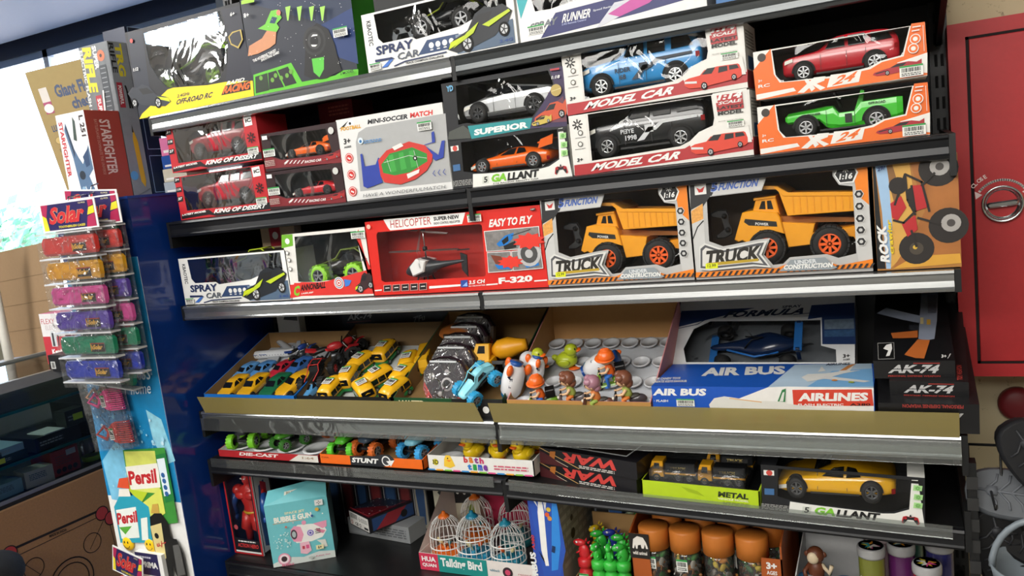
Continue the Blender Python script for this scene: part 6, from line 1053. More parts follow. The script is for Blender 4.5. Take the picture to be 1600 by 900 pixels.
def art(f):
    f.poly([(.31, -.0), (.31, 1.0), (.55, 1.12), (.62, 1.35), (.7, 1.35), (.74, .9), (.7, .2), (.62, 0)], C('#26282c')); f.disc(.66, .65, .55, WHITE); f.disc(.66, .65, .42, C('#3a3c40')); f.poly([(.66, .65), (.74, .8), (.7, .1)], WHITE); f.text('STUNT', .325, .3, .59, .85, WHITE, .2, .04); f.text('CAR', .02, .6, .1, .75, C('#a84a10'))
tray('display_tray', 'orange open carton of monster trucks in the middle of the lower tier', .414, .757, .012, .25, ZE, .08, .026, .05, C('#ea6a1a'), C('#a8804e', .85), art=art)
buggy('toy_monster_truck', 'grey blue monster truck with big orange wheels in the orange carton', V((at(583, 712, .055).x, .08, ZE + .016)), .13, C('#3a4a5c', .3), C('#d0692a', .5), R(80), 0, 'monster trucks', C('#3a4858', .25)); buggy('toy_monster_truck', 'light blue monster truck at the right of the orange carton', V((at(655, 722, .055).x, .08, ZE + .016)), .125, C('#7fcbe8', .3), C('#3aa0dc', .45), R(80), 0, 'monster trucks', C('#8ad2ea', .3)); buggy('toy_monster_truck', 'monster truck with orange wheels at the back of the red and white carton', V((.36, .19, ZE + .02)), .11, C('#3a3a3c', .3), C('#d0692a', .5), R(80), 0, 'monster trucks', C('#2a2a2c', .25))
def art(f):
    f.disc(.08, .55, .22, C('#d8cc2a')); f.text('3D', .05, .4, .11, .7, DARK); f.poly([(.16, .3), (.17, .8), (.19, 1.05), (.23, 1.05), (.25, .75), (.27, .35), (.22, .2)], C('#ecc23a')); f.poly([(.19, .72), (.24, .72), (.215, .62)], ORANGE); f.disc(.205, .85, .05, BLACK)
    for i, ch in enumerate('bath'): f.text(ch, .36 + i * .05, .62, .4 + i * .05, 1.02, C(('#c8303a', '#d87a2a', '#8a3a8a', '#c83a6a')[i]), 0, .05)
    for i, ch in enumerate('time'): f.text(ch, .39 + i * .05, .16, .43 + i * .05, .56, C(('#2a7ac8', '#2a9a4a', '#2a5ac8', '#7a3a9a')[i]), 0, .05)
    f.lines(.64, .25, .95, .6, 2, C('#c8506a'))
    for i in range(12): f.rect(i / 12, -.0, (i + .8) / 12, .1, C(('#3a8ac8', '#e8a030', '#7ab83a', '#d8508a')[i % 4]))
tray('display_tray', 'white open carton of rubber ducks at the middle of the lower tier', .772, 1.078, .012, .25, ZE + .001, .03, .04, .05, C('#e4e3de'), C('#d8d8d4', .5), art=art, floor=C('#d0d2d4', .35), cells=(4, 2, C('#dadcde', .3)))
dk0 = duck('yellow rubber duck, left of the front three in the white carton', V((at(738, 716, .06).x, .07, ZE + .014)), .062, R(75), 0, 'rubber ducks in the white carton')
for u, y, a, l in ((781, .07, 110, 'middle of the front three in the white carton'), (818, .06, 80, 'right of the front three in the white carton'), (752, .15, 60, 'behind the left one'), (800, .15, 95, 'behind the middle one'), (842, .15, 75, 'at the back right of the white carton')): dup(dk0, V((at(u, 700 if y > .1 else 718, y).x, y, ZE + .016)), rot_tilt(R(a), 0), 'yellow rubber duck, ' + l)
def warart(f): f.text('WAR', .25, .32, .80, .92, C('#c8403a'), .2, .03, rot=180); f.lines(.42, .08, .78, .28, 2, C('#d8d4cc')); f.line([(0, 1), (.2, .55), (.42, .05)], .04, C('#c8a060')); f.line([(0, .75), (.3, .05)], .03, C('#d8c8b0')); f.poly([(.10, .3), (.16, .35), (.18, .9), (.12, .85)], C('#b06a2a')); f.poly([(0, 0), (.28, 0), (.1, .6), (0, .8)], C('#4a1a1e'))
def wart(f): f.rect(.06, .12, .86, .9, C('#c9cccb')); f.rect(.075, .15, .845, .87, C('#241c18'))
wx = .0
for i, (z, l) in enumerate(((0, 'black and red soldier toy box, lower of the two askew beside the ducks'), (.0415, 'black and red soldier toy box, upper of the two askew beside the ducks'))):
    a = V((at(841, 744 - 30 * i, .03).x, .045 - .006 * i, er(1.2) - .001 + z)); t = carton('toy_carton', l, a.x, a.y, a.z, .268, .0405, .2, C('#17161a', .35), C('#141416', .35), art=warart, tart=wart, rz=R(-11)); t.rotation_euler = (0, R(1.4), R(-11))
w2 = a
for i in range(7):
    t = thing('toy_soldier', 'tan toy soldier lying in a box', 'toy figure', V((w2.x + .05 + i * .028, w2.y + .055 + .03 * (i % 3), w2.z + .046)), R(30 * i), 'toy soldiers in the black and red box'); t['label'] = 'tan toy soldier lying on the window of the upper black and red box'; b = MB(); c = C('#8a6440', .6)
    b.tube([(-.02, 0, 0), (-.006, 0, .002), (.006, 0, .002)], [.004, .006, .005], c, 6); b.ell((.013, 0, .002), .005, .0045, .005, c, 8, 6); b.tube([(-.02, .0, 0), (-.034, .006, 0)], .003, c, 5); b.tube([(-.02, .0, 0), (-.034, -.006, 0)], .003, c, 5); b.tube([(.004, .005, .002), (.012, .014, .003), (.024, .012, .004)], .0022, c, 5); b.build('body', t)
def art(f): f.text('METAL', .66, .52, .91, .8, C('#26301a'), .1, .045); f.text('VEHICLE MODEL', .66, .38, .91, .48, C('#e8e8c8'), .1); f.lines(.7, .15, .92, .32, 2, C('#7a8a2a'));[f.line([(.36 + i * .02, .85 - i * .02), (.42 + i * .02, .6 - i * .02)], .02, C('#8aa01e')) for i in range(7)]
z = er(1.36) - .008; mt = tray('display_tray', 'lime green fronted carton of black and yellow trucks under a clear cover', 1.352, 1.612, -.006, .22, z, .05, .045, .03, C('#b4d022', .35), C('#2a2c2e', .5), art=art, floor=C('#1c1d1f', .4)); mt.rotation_euler = (0, RY, 0)
for i, (x, y, l) in enumerate(((1.415, .055, 'left of the two at the front'), (1.525, .055, 'right of the two at the front'), (1.53, .125, 'behind the right one'))):
    lorry('toy_truck', 'black and yellow toy truck under the clear cover, ' + l, V((x, y, z + .026 + .05 * y - .034 * (x - 1.352))), .105, 0, 0, C('#e0a01c', .35), C('#1b1c1e', .35), 'black and yellow trucks')
b = MB(); b.prism(rrect(0, 0, .215, .20, .015), 0, .048, BLIS, .006, 'z'); o = one(b, 'blister_cover', 'clear plastic cover over the black and yellow trucks', 'cover', (1.362, .012, z + .016)); o.rotation_euler = (0, RY, 0)
g2 = carton('toy_carton', 'white and black window box with a yellow sports car on the lower tier', 1.617, -.008, er(1.617) - .006, gW, gh, .155, C('#1a1b1e'), C('#dcdcd6'), C('#dcdcd6'), [(720, 222.5), (870, 202), (872, 225), (873, 247), (856, 258), (843, 262), (760, 269.5), (742, 270), (724, 268)], C('#26272a'), gart, tw=(.10, .9, C('#1a1b1e'), C('#dcdcd6')), refwm=Matrix.Translation((gx, YF, SZ['B']))); g2.rotation_euler = (0, RY, 0); g2.scale = (1.01, 1.0, .92)
car('toy_car', 'yellow toy sports car in the white and black box on the lower tier', V((1.617 + .145, .068, er(1.76) + .026)), .235, 'race', C('#e8ae14', .2, coat=.8), None, C('#6a6c6e', .3, .6)).scale = (1, 1.2, 1.18)
# ================================================================ BOTTOM TIER
ZF = SZ['F']
def art(f):
    f.rect(.0, 0, 1, .015, RED); f.rect(0, 0, .05, 1, RED); f.rect(.95, 0, 1, 1, RED); f.rect(0, .98, 1, 1, RED); f.rect(.07, .02, .95, .04, WHITE); f.text('ACTION HERO', .15, .08, .88, .13, C('#c83a3a'), .2, .03); f.lines(.2, .14, .8, .17, 1, WHITE); f.disc(.2, .32, .03, C('#b04a50'))
def sart(f):
    f.rect(0, 0, .06, 1, C('#d8d8d8')); f.rect(.94, 0, 1, 1, BLACK); f.rect(.1, .03, .9, .95, C('#a9adb2')); f.poly([(.2, .1), (.7, .05), (.8, .5), (.6, .85), (.3, .8), (.15, .45)], C('#2c4a78')); f.poly([(.35, .5), (.65, .5), (.7, .8), (.4, .85)], C('#a83040'))
carton('toy_carton', 'tall black and red window box with a red muscular figure at the left end', -.012, .045, ZF, .118, .272, .078, C('#19191d'), C('#1a1a1e'), C('#3a2a2e'), [(.09, .19), (.91, .17), (.91, .96), (.09, .96)], C('#2c3a58'), art, sart)
t = thing('action_figure', 'red and blue muscular toy figure standing in the tall box at the left end', 'toy figure', (.047, .085, ZF + .012)); rd = C('#c8302a', .35, coat=.3); bl = C('#1f4f98', .35, coat=.3); s = .235
b = MB(); b.loft([[(x * s + w * s * math.cos(q), d * s * math.sin(q), z * s) for q in [2 * math.pi * i / 12 for i in range(12)]] for x, w, d, z in ((0, .09, .07, .44), (0, .12, .08, .48), (0, .105, .07, .56), (0, .14, .095, .66), (0, .18, .11, .74), (0, .17, .09, .81), (0, .06, .055, .85), (0, .05, .05, .87))], rd)
for k in (-1, 1):
    b.tube([(k * .06 * s, 0, .46 * s), (k * .10 * s, -.01, .27 * s), (k * .10 * s, 0, .23 * s), (k * .11 * s, .0, .06 * s)], [.085 * s, .07 * s, .055 * s, .045 * s], rd, 10)
    b.ell((k * .11 * s, -.03 * s, .03 * s), .05 * s, .09 * s, .035 * s, bl); b.ell((k * .19 * s, 0, .77 * s), .075 * s, .08 * s, .075 * s, rd, 12, 8); b.ell((k * .08 * s, -.075 * s, .73 * s), .09 * s, .05 * s, .06 * s, rd, 12, 8)
    b.tube([(k * .22 * s, 0, .74 * s), (k * .27 * s, -.01, .6 * s), (k * .27 * s, -.012, .56 * s), (k * .26 * s, -.03 * s, .44 * s)], [.06 * s, .055 * s, .045 * s, .035 * s], bl, 10); b.ell((k * .26 * s, -.04 * s, .40 * s), .035 * s, .045 * s, .05 * s, bl, 10, 7)
b.ell((0, 0, .94 * s), .065 * s, .075 * s, .09 * s, rd, 14, 9); b.ell((0, -.07 * s, .93 * s), .012 * s, .015 * s, .018 * s, rd, 8, 5); b.build('body', t)
b = MB()
for k in (-1, 1): b.prism([(k * .01 * s, .945 * s), (k * .045 * s, .955 * s), (k * .045 * s, .965 * s), (k * .01 * s, .958 * s)][::k], -.078 * s, -.06 * s, WHITE)
b.build('eyes', t); b = MB(); b.lathe([(.122 * s, .465 * s), (.124 * s, .50 * s)], (0, 0, 0), (0, 0, 1), C('#c8a02a', .3), 14); b.v = [V((v.x, v.y * .68, v.z)) for v in b.v]; b.build('belt', t)
# row of upright figure boxes behind
cols = ['#3a1218', '#18243c', '#441419', '#141e32', '#481820', '#1c3050', '#3c1218', '#8f8a7c']
pos_w = ('first', 'second', 'third', 'fourth', 'fifth', 'sixth', 'seventh', 'eighth')
for i, c in enumerate(cols):
    mb = MB(); mb.box(0, .052, 0, .07, 0, .25, C('#17171a')); f = Fr(mb, (0, 0, 0), (1, 0, 0), (0, 0, 1), .052, .25); f.rect(.1, .05, .9, .95, C(c)); f.poly([(.3, .1), (.7, .1), (.8, .5), (.65, .85), (.35, .85), (.2, .5)], C(('#6a2426', '#26446a')[i % 2])); f.rect(.0, 0, .06, 1, C('#8a8a8c')); f.disc(.5, .88, .04, C(('#a83a3c', '#3f6a9c')[i % 2]))
    one(mb, 'toy_carton', 'narrow upright toy figure box at the back, %s from the left in the dark row' % pos_w[i], 'toy box', (.115 + .056 * i, .30, ZF), group='figure boxes at the back of the bottom tier')
t = carton('toy_carton', 'cream and black patterned carton at the back behind the bubble gun box', .575, .31, ZF, .16, .26, .07, C('#c9c2ac'), C('#b8b09a'), art=lambda f: (f.poly([(.1, .5), (.3, .38), (.7, .4), (.85, .5), (.7, .64), (.3, .66)], DARK), [f.disc(.25 + i * .15, .52, .018, WHITE) for i in range(4)], f.poly([(.7, .2), (.9, .25), (.85, .4), (.72, .35)], C('#7a8a3a'))))
# bubble gun carton, open at the top
rb = math.atan2(.102, .149); BW, BH, BD = .182, .192, .118; CY = C('#6fc0c8', .4)
def art(f):
    f.poly([(0, 0), (1, 0), (1, .11), (.75, .14), (.5, .09), (.25, .13), (0, .06)], C('#d4dcd8')); f.text('BUBBLE GUN', .12, .70, .72, .79, C('#f0eee2'), 0, .04); f.text('SPACE JET', .30, .80, .62, .85, C('#e8e2b8'), 0, .02); f.line([(.1, .69), (.6, .69)], .008, C('#d89a6a'))
    PK = C('#e59ab4'); f.poly([(.36, .42), (.42, .33), (.66, .32), (.84, .36), (.92, .46), (.88, .55), (.7, .60), (.48, .62), (.38, .55)], C('#ecebe6')); f.poly([(.34, .47), (.38, .36), (.5, .34), (.55, .45), (.52, .58), (.42, .61), (.36, .56)], PK); f.disc(.40, .475, .08, C('#4a3a44'), ax=.6); f.disc(.40, .475, .05, C('#a8b8b8'), ax=.6); f.poly([(.72, .60), (.94, .62), (.93, .52), (.86, .50)], PK); f.poly([(.76, .52), (.9, .46), (.86, .42), (.76, .47)], C('#d8849e')); f.disc(.58, .64, .035, PK); f.disc(.66, .46, .05, C('#8a7ac8')); f.disc(.66, .46, .03, WHITE); f.disc(.66, .46, .02, C('#5a4aa8'))
    for k in range(3): f.line([(.74, .44 + .03 * k), (.82, .445 + .03 * k)], .01, DARK)
    f.poly([(.74, .33), (.88, .32), (.9, .2), (.82, .2), (.8, .27)], C('#dcdcd4')); f.poly([(.47, .33), (.62, .33), (.64, .18), (.56, .13), (.46, .16)], C('#eab8c8')); f.rect(.5, .22, .54, .27, C('#b83a4a')); f.rect(.56, .22, .61, .28, C('#d85a8a')); f.disc(.19, .115, .095, PK); f.disc(.19, .115, .075, C('#f0dce2')); f.disc(.19, .115, .045, C('#3a2a30')); f.text('BUBBLE', .14, .0, .33, .03, C('#d86a8a'))
    r = random.Random(7)
    for i in range(40): f.disc(.05 + .3 * r.random() ** .7, .3 + .24 * r.random(), r.uniform(.004, .014), C('#c8e4e4'), n=8)
    for a, b_, r_, c in ((.82, .83, .03, '#d8b04a'), (.73, .74, .02, '#2a5a9a'), (.30, .63, .018, '#c06a5a'), (.9, .75, .01, '#e8e8d8'), (.42, .68, .01, '#d8b0b0')): f.disc(a, b_, r_, C(c))
    f.rect(.80, .89, .93, .98, WHITE); f.sun(.865, .935, .03, DARK, 4); f.rect(.72, .19, .84, .26, C('#e8e0b0')); f.text('6+', .75, .20, .81, .25, DARK); f.text('Bubble Gun', .7, .08, .93, .10, C('#c86a8a'))
    f.disc(.62, .08, .04, C('#b8c0bc'), ry=.02)
bg_ = carton('toy_carton', 'turquoise bubble gun carton with an open flap, standing askew', .194, -.008, ZF, BW, BH, BD, CY, C('#5a7a80', .5), CY, art=art, rz=rb, back=False)
b = MB(); b.poly([(0, 0, BH), (BW, 0, BH), (BW, .04, BH + .048), (.01, .04, BH + .03)], CY); f = Fr(b, (0, 0, BH), (1, 0, 0), (0, .04, .045), BW, .055); f.poly([(.32, .3), (.85, .42), (.84, .78), (.33, .62)], C('#d8dccf')); f.text('BUBBLE GUN', .36, .42, .8, .6, C('#8a8a78')); b.build('top_flap', bg_, 'turquoise sloping flap')
b = MB(); b.add([(.0, .05, BH), (.11, .05, BH), (.11, .075, BH + .028), (.03, .075, BH + .01), (0, .052, BH), (.11, .052, BH), (.11, .077, BH + .028), (.03, .077, BH + .01)], [(0, 1, 2, 3), (7, 6, 5, 4)], CARD); b.build('inner_flap', bg_, 'brown inner flap')
b = MB(); b.poly([(.002, .002, .02), (BW - .002, .002, .02), (BW - .002, BD - .002, .02), (.002, BD - .002, .02)], BROWN); b.poly([(0, BD, 0), (BW, BD, 0), (BW, BD, BH), (0, BD, BH)][::-1], BROWN); b.build('inside', bg_)
# grey and glitter boxes lying flat
def art(f): f.rect(.02, .1, .3, .9, C('#a8acb0')); f.lines(.35, .2, .95, .8, 4, C('#5a5e62'))
carton('toy_carton', 'pale grey carton lying under the starry dark red box', .282, .245, ZF, .25, .052, .14, C('#8f9294', .5), C('#a4a8aa', .5), C('#9a9ea0', .45), art=art, tart=lambda f: (f.text('SU', .1, .2, .35, .6, DARK, .2), f.poly([(.4, .3), (.6, .5), (.5, .8)], C('#b8a84a'))), rz=R(-6))
def tart(f):
    f.rect(.04, .02, .96, .98, C('#242c3c', .3)); f.poly([(.04, .02), (.96, .02), (.96, .5), (.5, .3)], C('#6a1a24', .3)); r = random.Random(5)
    for i in range(46): f.disc(r.uniform(.08, .92), r.uniform(.05, .95), r.uniform(.004, .011), C('#d8dce0'), n=7)
    f.line([(.04, .02), (.96, .02)], .012, C('#b03a44')); f.line([(.96, .02), (.96, .98)], .012, C('#b03a44'))
def art(f): f.rect(.03, .06, .97, .94, C('#e0dfda')); f.rect(.06, .5, .44, .88, C('#c8c8c4')); f.lines(.08, .55, .42, .85, 3, DARK); f.rect(.47, .4, .95, .9, C('#e8e7e2')); f.text('6', .5, .5, .57, .84, DARK, 0, 0); f.lines(.6, .5, .92, .8, 3, C('#6a6a68')); f.disc(.13, .25, .13, C('#b84a44')); f.disc(.13, .25, .09, C('#e0dfda')); f.text('CE', .3, .15, .45, .36, BLACK, 0, .02); f.disc(.55, .25, .12, BLACK); f.disc(.55, .25, .08, C('#e0dfda')); f.rect(.75, .15, .94, .3, DARK)
def sart(f): f.rect(.05, .1, .95, .9, C('#2c4a7c')); f.poly([(.1, .1), (.4, .1), (.6, .9), (.3, .9)], C('#9a2a34')); f.disc(.55, .45, .25, C('#17171a'))
carton('toy_carton', 'starry dark red and black window box lying on the pale grey carton', .325, .205, ZF + .0525, .122, .048, .225, C('#17171a'), C('#1b1b20'), C('#1c1c22', .3), art=art, sart=sart, tart=tart, rz=R(-24), cat='toy box')
# talking birds
def art(f): f.rect(0, 0, .16, 1, C('#c83250')); f.text('HUA', .02, .52, .14, .82, WHITE, 0, .03); f.text('QUAN', .02, .18, .14, .42, WHITE, 0, .03); f.rect(.16, 0, .56, 1, C('#1f8a84')); f.text('Talking Bird', .18, .2, .52, .85, WHITE, 0, .03); f.disc(.72, .45, .3, C('#3a2a30')); f.disc(.72, .45, .16, C('#d0486a')); f.text('talkback', .58, .42, .66, .56, C('#7a9aa8')); f.text('record', .8, .38, .9, .5, C('#c89a9a'))
bx0, bx1, by0, by1 = .650, 1.035, .088, .345
tb = tray('display_tray', 'pink backed white carton of bird cages on the bottom tier', bx0, bx1, by0, by1, ZF, .0, .05, .05, C('#e6ded8'), C('#e2d4cf', .6), art=art, floor=C('#3a3436'))
b = MB(); wB = bx1 - bx0; dB = by1 - by0; PKR = C('#b52a4c', .5); b.box(0, wB, dB - .003, dB, .0, .262, PKR); f = Fr(b, (0, dB - .0032, 0), (1, 0, 0), (0, 0, 1), wB, .262); f.text('Talking Bird', .42, .62, .98, .82, WHITE, 0, .03); f.rect(.55, .9, .8, .96, C('#d8b8bc')); f.rect(.6, .5, .98, .53, C('#d8a8b0'))
b.poly([(.0, 0, .05), (0, dB, .05), (0, dB, .245)], C('#e2d4cf', .6)); b.poly([(.0012, dB, .245), (.0012, dB, .05), (.0012, 0, .05)], C('#e8dcd6', .6)); b.build('back_board', tb, 'pink header board')
def bird(b, p, s, col, tail, ang):
    M = Matrix.Translation(p) @ Matrix.Rotation(ang, 4, 'Z'); b.T = M; b.ell((0, 0, 0), .5 * s, .26 * s, .28 * s, C(col, .6), 12, 8, M=Matrix.Rotation(.9, 3, 'Y')); b.ell((-.3 * s, 0, .45 * s), .22 * s, .2 * s, .22 * s, C(col, .6), 10, 7); b.prism([(.2 * s, -.45 * s), (.34 * s, -.3 * s), (.5 * s, -.95 * s), (.4 * s, -1.0 * s)], -.08 * s, .08 * s, C(tail, .6)); b.lathe([(.07 * s, 0), (0, .16 * s)], (-.48 * s, 0, .44 * s), (-1, 0, -.3), C('#e8a030'), 8); b.ell((-.42 * s, -.14 * s, .52 * s), .035 * s, .035 * s, .035 * s, BLACK, 6, 4); b.ell((-.42 * s, .14 * s, .52 * s), .035 * s, .035 * s, .035 * s, BLACK, 6, 4); b.T = Matrix.Identity(4)
def cage(label, loc, r, col, b1, b2, rz):
    t = thing('toy_bird_cage', label, 'bird cage', loc, rz, 'toy bird cages in the pink carton'); c = C(col, .4, coat=.2); w = C('#e9e9e6', .35); H = 1.75 * r
    b = MB(); b.lathe([(r * .96, 0), (r * 1.02, .1 * r), (r * 1.02, .5 * r), (r * .9, .55 * r), (0, .58 * r)], (0, 0, 0), (0, 0, 1), c, 32); b.build('base', t)
    b = MB(); n = 22
    prof = [(r, .5 * r), (r * .99, .9 * r), (r * .98, 1.4 * r), (r * .94, 1.85 * r), (r * .8, 2.25 * r), (r * .55, 2.55 * r), (r * .3, 2.68 * r)]
    for i in range(n): q = 2 * math.pi * i / n; b.tube([(a * math.cos(q), a * math.sin(q), z) for a, z in prof], .0009, w, 5)
    for z, a in ((.52, 1.01), (.95, 1.0), (1.62, .98)): b.tube([(r * a * math.cos(2 * math.pi * i / 30), r * a * math.sin(2 * math.pi * i / 30), z * r) for i in range(30)], .0018, w, 6, True)
    b.build('wire_bars', t)
    b = MB(); b.lathe([(.36 * r, 2.6 * r), (.36 * r, 2.66 * r), (.25 * r, 2.78 * r), (.12 * r, 2.86 * r), (.1 * r, 2.98 * r), (0, 3.0 * r)], (0, 0, 0), (0, 0, 1), c, 20); b.build('cap', t)
    b = MB(); b.tube([(-.8 * r, 0, 1.05 * r), (.8 * r, 0, 1.05 * r)], .0014, w, 5); b.build('perch', t)
    for k, (cc, x) in enumerate(((b1, -.3), (b2, .32))): b = MB(); bird(b, V((x * r, -.2 * r, 1.15 * r)), .42 * r, cc, ('#e8dcae', '#2a8a98', '#e0602a')[k], R(40 + 100 * k)); b.build('bird', t)
    b = MB(); rr = random.Random(int(r * 1e5) + int(loc[0] * 1000))
    for i in range(9): b.ell((rr.uniform(-.6, .6) * r, rr.uniform(-.6, .6) * r, .62 * r), .18 * r, .16 * r, .14 * r, C(col, .5), 8, 5)
    b.build('nest', t); return t
def cg(u, v, z): p = atz(u, v, z); return V((p.x, p.y, ZF + .006))
RC = .0475
cage('white bird cage with an orange base at the front left of the pink carton', (.705, .155, ZF + .006), RC, '#e8701e', '#e6d6a0', '#2a8a98', 0); cage('white bird cage with a teal blue base, middle front of the pink carton', (.800, .150, ZF + .006), RC * 1.08, '#1f86a8', '#e6d6a0', '#e0602a', .4); cage('white bird cage with a teal blue base at the front right of the pink carton', (.905, .145, ZF + .006), RC, '#1f86a0', '#e0602a', '#e6d6a0', .2); cage('white bird cage with an orange cap at the back of the pink carton', (.735, .285, ZF + .006), RC * 1.02, '#e0701e', '#e6d6a0', '#2a8a98', .1); cage('white bird cage with a dark teal cap at the back of the pink carton', (.862, .285, ZF + .006), RC * 1.02, '#1c7078', '#2a8a98', '#e6d6a0', .3)
for i, (x, c) in enumerate(((.697, '#e8701e'), (.708, '#e0641a'))):
    pass
# airliner box upright, cartons beside it
def art(f):
    f.q([(824, 768), (866, 768), (884, 860), (876, 900), (850, 900)], C('#2a52b0')); f.q([(866, 768), (872, 800), (876, 850), (872, 890), (862, 892), (862, 780)], C('#2f86d8')); f.q([(841, 768), (846, 780), (850, 800), (856, 870), (858, 884), (853, 884), (846, 860), (840, 800)], C('#ecebe8')); f.q([(825, 770), (828, 770), (838, 786), (840, 792)], C('#ecebe8')); f.q([(848, 782), (853, 769), (855, 770), (852, 800)], C('#e0e2e6')); f.q([(842, 860), (850, 872), (852, 880), (846, 870)], BLACK)
    for u, v, c in ((857, 796, '#d8b83a'), (855, 804, '#d85a2a'), (859, 810, '#d8903a')): f.dq(u, v, .006, C(c))
    f.q([(863, 852), (868, 854), (867, 864), (862, 862)], C('#17305a')); A, B_, D_ = f.px(842, 899), f.px(837, 862), f.px(833, 899)
    vs, fs, _ = glyphs('AIRBUS', .1, .05); f.mb.add([f.p(A[0] + (B_[0] - A[0]) * x + (D_[0] - A[0]) * y, A[1] - .1 + (B_[1] - A[1] + .1) * x + (D_[1] - A[1]) * y) for x, y in vs], fs, WHITE); f.L += .0002
    A, B_, D_ = f.px(837, 859), f.px(835, 836), f.px(832, 858); vs, fs, _ = glyphs('A380', .1, .02); f.mb.add([f.p(A[0] + (B_[0] - A[0]) * x + (D_[0] - A[0]) * y, A[1] + (B_[1] - A[1]) * x + (D_[1] - A[1]) * y) for x, y in vs], fs, C('#c83a34')); f.L += .0002
x0 = at(822, 766, .01).x; carton('toy_carton', 'blue airliner carton standing upright beside the bird cages', x0, .01, ZF, at(866, 768, .01).x - x0, .275, .28, C('#2a4aa8', .35), C('#8f8c80', .6), art=art, sart=lambda f: (f.lines(.05, .3, .9, .9, 7, C('#a8a498')), f.disc(.3, .55, .05, DARK), f.disc(.3, .7, .03, DARK)))
carton('toy_carton', 'grey blue carton wedged behind the upright airliner carton', 1.148, .20, ZF, .075, .28, .15, C('#7f8a98', .6), C('#2f5a98', .6), art=lambda f: (f.rect(.55, 0, 1, 1, C('#2f5a98')), f.lines(.05, .1, .5, .9, 9, C('#5a6470')), f.disc(.3, .6, .06, DARK)))
# dinosaur whistles in a brown carton
dx0, dx1 = 1.142, 1.284
td = tray('display_tray', 'brown carton of dinosaur toys between the airliner and the jars', dx0, dx1, .03, .36, ZF, .0, .06, .06, CARD, BROWN)
b = MB(); b.box(0, dx1 - dx0, .165, .169, 0, .165, CARD); b.box(.002, dx1 - dx0 - .002, .169, .328, .10, .104, BROWN); b.box(0, dx1 - dx0, .326, .33, 0, .27, CARD); b.build('step', td, 'brown card step')
def dino(label, p, s, col, rz, tall=True, stick=True):
    t = thing('dinosaur_toy', label, 'toy dinosaur', p, rz, 'dinosaur toys'); c = C(col, .4, coat=.2); b = MB()
    if stick: b.lathe([(.3 * s, 0), (.34 * s, .1 * s), (.34 * s, .9 * s), (.25 * s, 1.0 * s), (.25 * s, 1.1 * s), (.36 * s, 1.15 * s), (.36 * s, 1.5 * s), (.2 * s, 1.6 * s)], (0, 0, 0), (0, 0, 1), c, 14); b.build('bottle', t); b = MB()
    z = 1.6 if stick else .3
    b.ell((0, 0, (z + .25) * s), .3 * s, .2 * s, .42 * s, c, 12, 8); b.ell((-.2 * s, 0, (z + .72) * s), .34 * s, .17 * s, .18 * s, c, 12, 8); b.tube([(.15 * s, 0, (z - .1) * s), (.4 * s, 0, (z + .1) * s), (.55 * s, 0, (z + .45) * s)], [.14 * s, .09 * s, .03 * s], c, 8)
    for k in (-1, 1): b.tube([(-.15 * s, k * .15 * s, (z + .35) * s), (-.35 * s, k * .18 * s, (z + .25) * s)], [.06 * s, .04 * s], c, 6)
    b.build('body', t); b = MB()
    for i in range(7): q = R(20 + i * 24); x, zz = .05 * s + .36 * s * math.sin(q), (z + .42) * s + .5 * s * math.cos(q); b.lathe([(.075 * s, 0), (0, .2 * s)], (x * .85, 0, zz - .05 * s), (math.sin(q), 0, math.cos(q)), c, 6)
    b.build('crest', t); b = MB()
    for k in (-1, 1): b.ell((-.3 * s, k * .15 * s, (z + .8) * s), .06 * s, .035 * s, .06 * s, WHITE, 8, 5); b.ell((-.34 * s, k * .17 * s, (z + .8) * s), .025 * s, .02 * s, .03 * s, BLACK, 6, 4)
    b.build('eyes', t)
    if stick: b = MB(); f = Fr(b, (-.25 * s, -.345 * s, .25 * s), (1, 0, 0), (0, 0, 1), .5 * s, .62 * s); f.sticker(0, 0, 1, 1); b.build('price_sticker', t)
    return t
zz = ZF + .006
for i, (x, y, c, a, l) in enumerate(((1.168, .055, '#c8222a', 0, 'red dinosaur bottle toy at the front left of the brown carton'), (1.192, .115, '#2fae3a', 30, 'green dinosaur bottle toy with a sticker behind the red one'), (1.205, .05, '#35b83e', 80, 'green dinosaur bottle toy second in the front row'), (1.222, .125, '#1f2f8c', 20, 'dark blue dinosaur bottle toy behind the front row'), (1.236, .052, '#35b83e', 100, 'green dinosaur bottle toy third in the front row'), (1.252, .10, '#2fae3a', 10, 'green dinosaur bottle toy leaning near the wild animal sign'), (1.268, .055, '#2fae3a', 40, 'green dinosaur bottle toy at the right end of the front row'), (1.172, .145, '#e2c01e', 60, 'yellow dinosaur bottle toy at the back left corner'))): dino(l, (x, y, zz + .025), .050, c, R(a))
for i, (x, y, c, a, l) in enumerate(((1.165, .215, '#1f3a9c', 10, 'small blue dinosaur at the left of the upper step'), (1.185, .225, '#2fa83a', 30, 'small green dinosaur on the upper step'), (1.195, .27, '#d8b21e', 200, 'small yellow dinosaur at the back of the upper step'), (1.215, .245, '#b8222c', 20, 'small red dinosaur on the upper step'), (1.21, .21, '#2a8a4a', 160, 'small dark green dinosaur at the edge of the upper step'), (1.245, .27, '#d8981e', 30, 'small orange yellow dinosaur at the back of the upper step'), (1.262, .21, '#22348c', 0, 'small navy dinosaur at the right edge of the upper step'), (1.262, .245, '#36a83e', 40, 'small bright green dinosaur at the right of the upper step'))): dino(l, (x, y, ZF + .11), .04, c, R(a), True, False)
b = MB(); b.tube([(0, 0, 0), (.10, .06, .05)], .006, C('#b8c8a0', .3), 8); b.build('stem') if False else None; o = one(b, 'toy_wand', 'pale green stick lying across the small dinosaurs on the step', 'toy', (1.195, .20, ZF + .135))
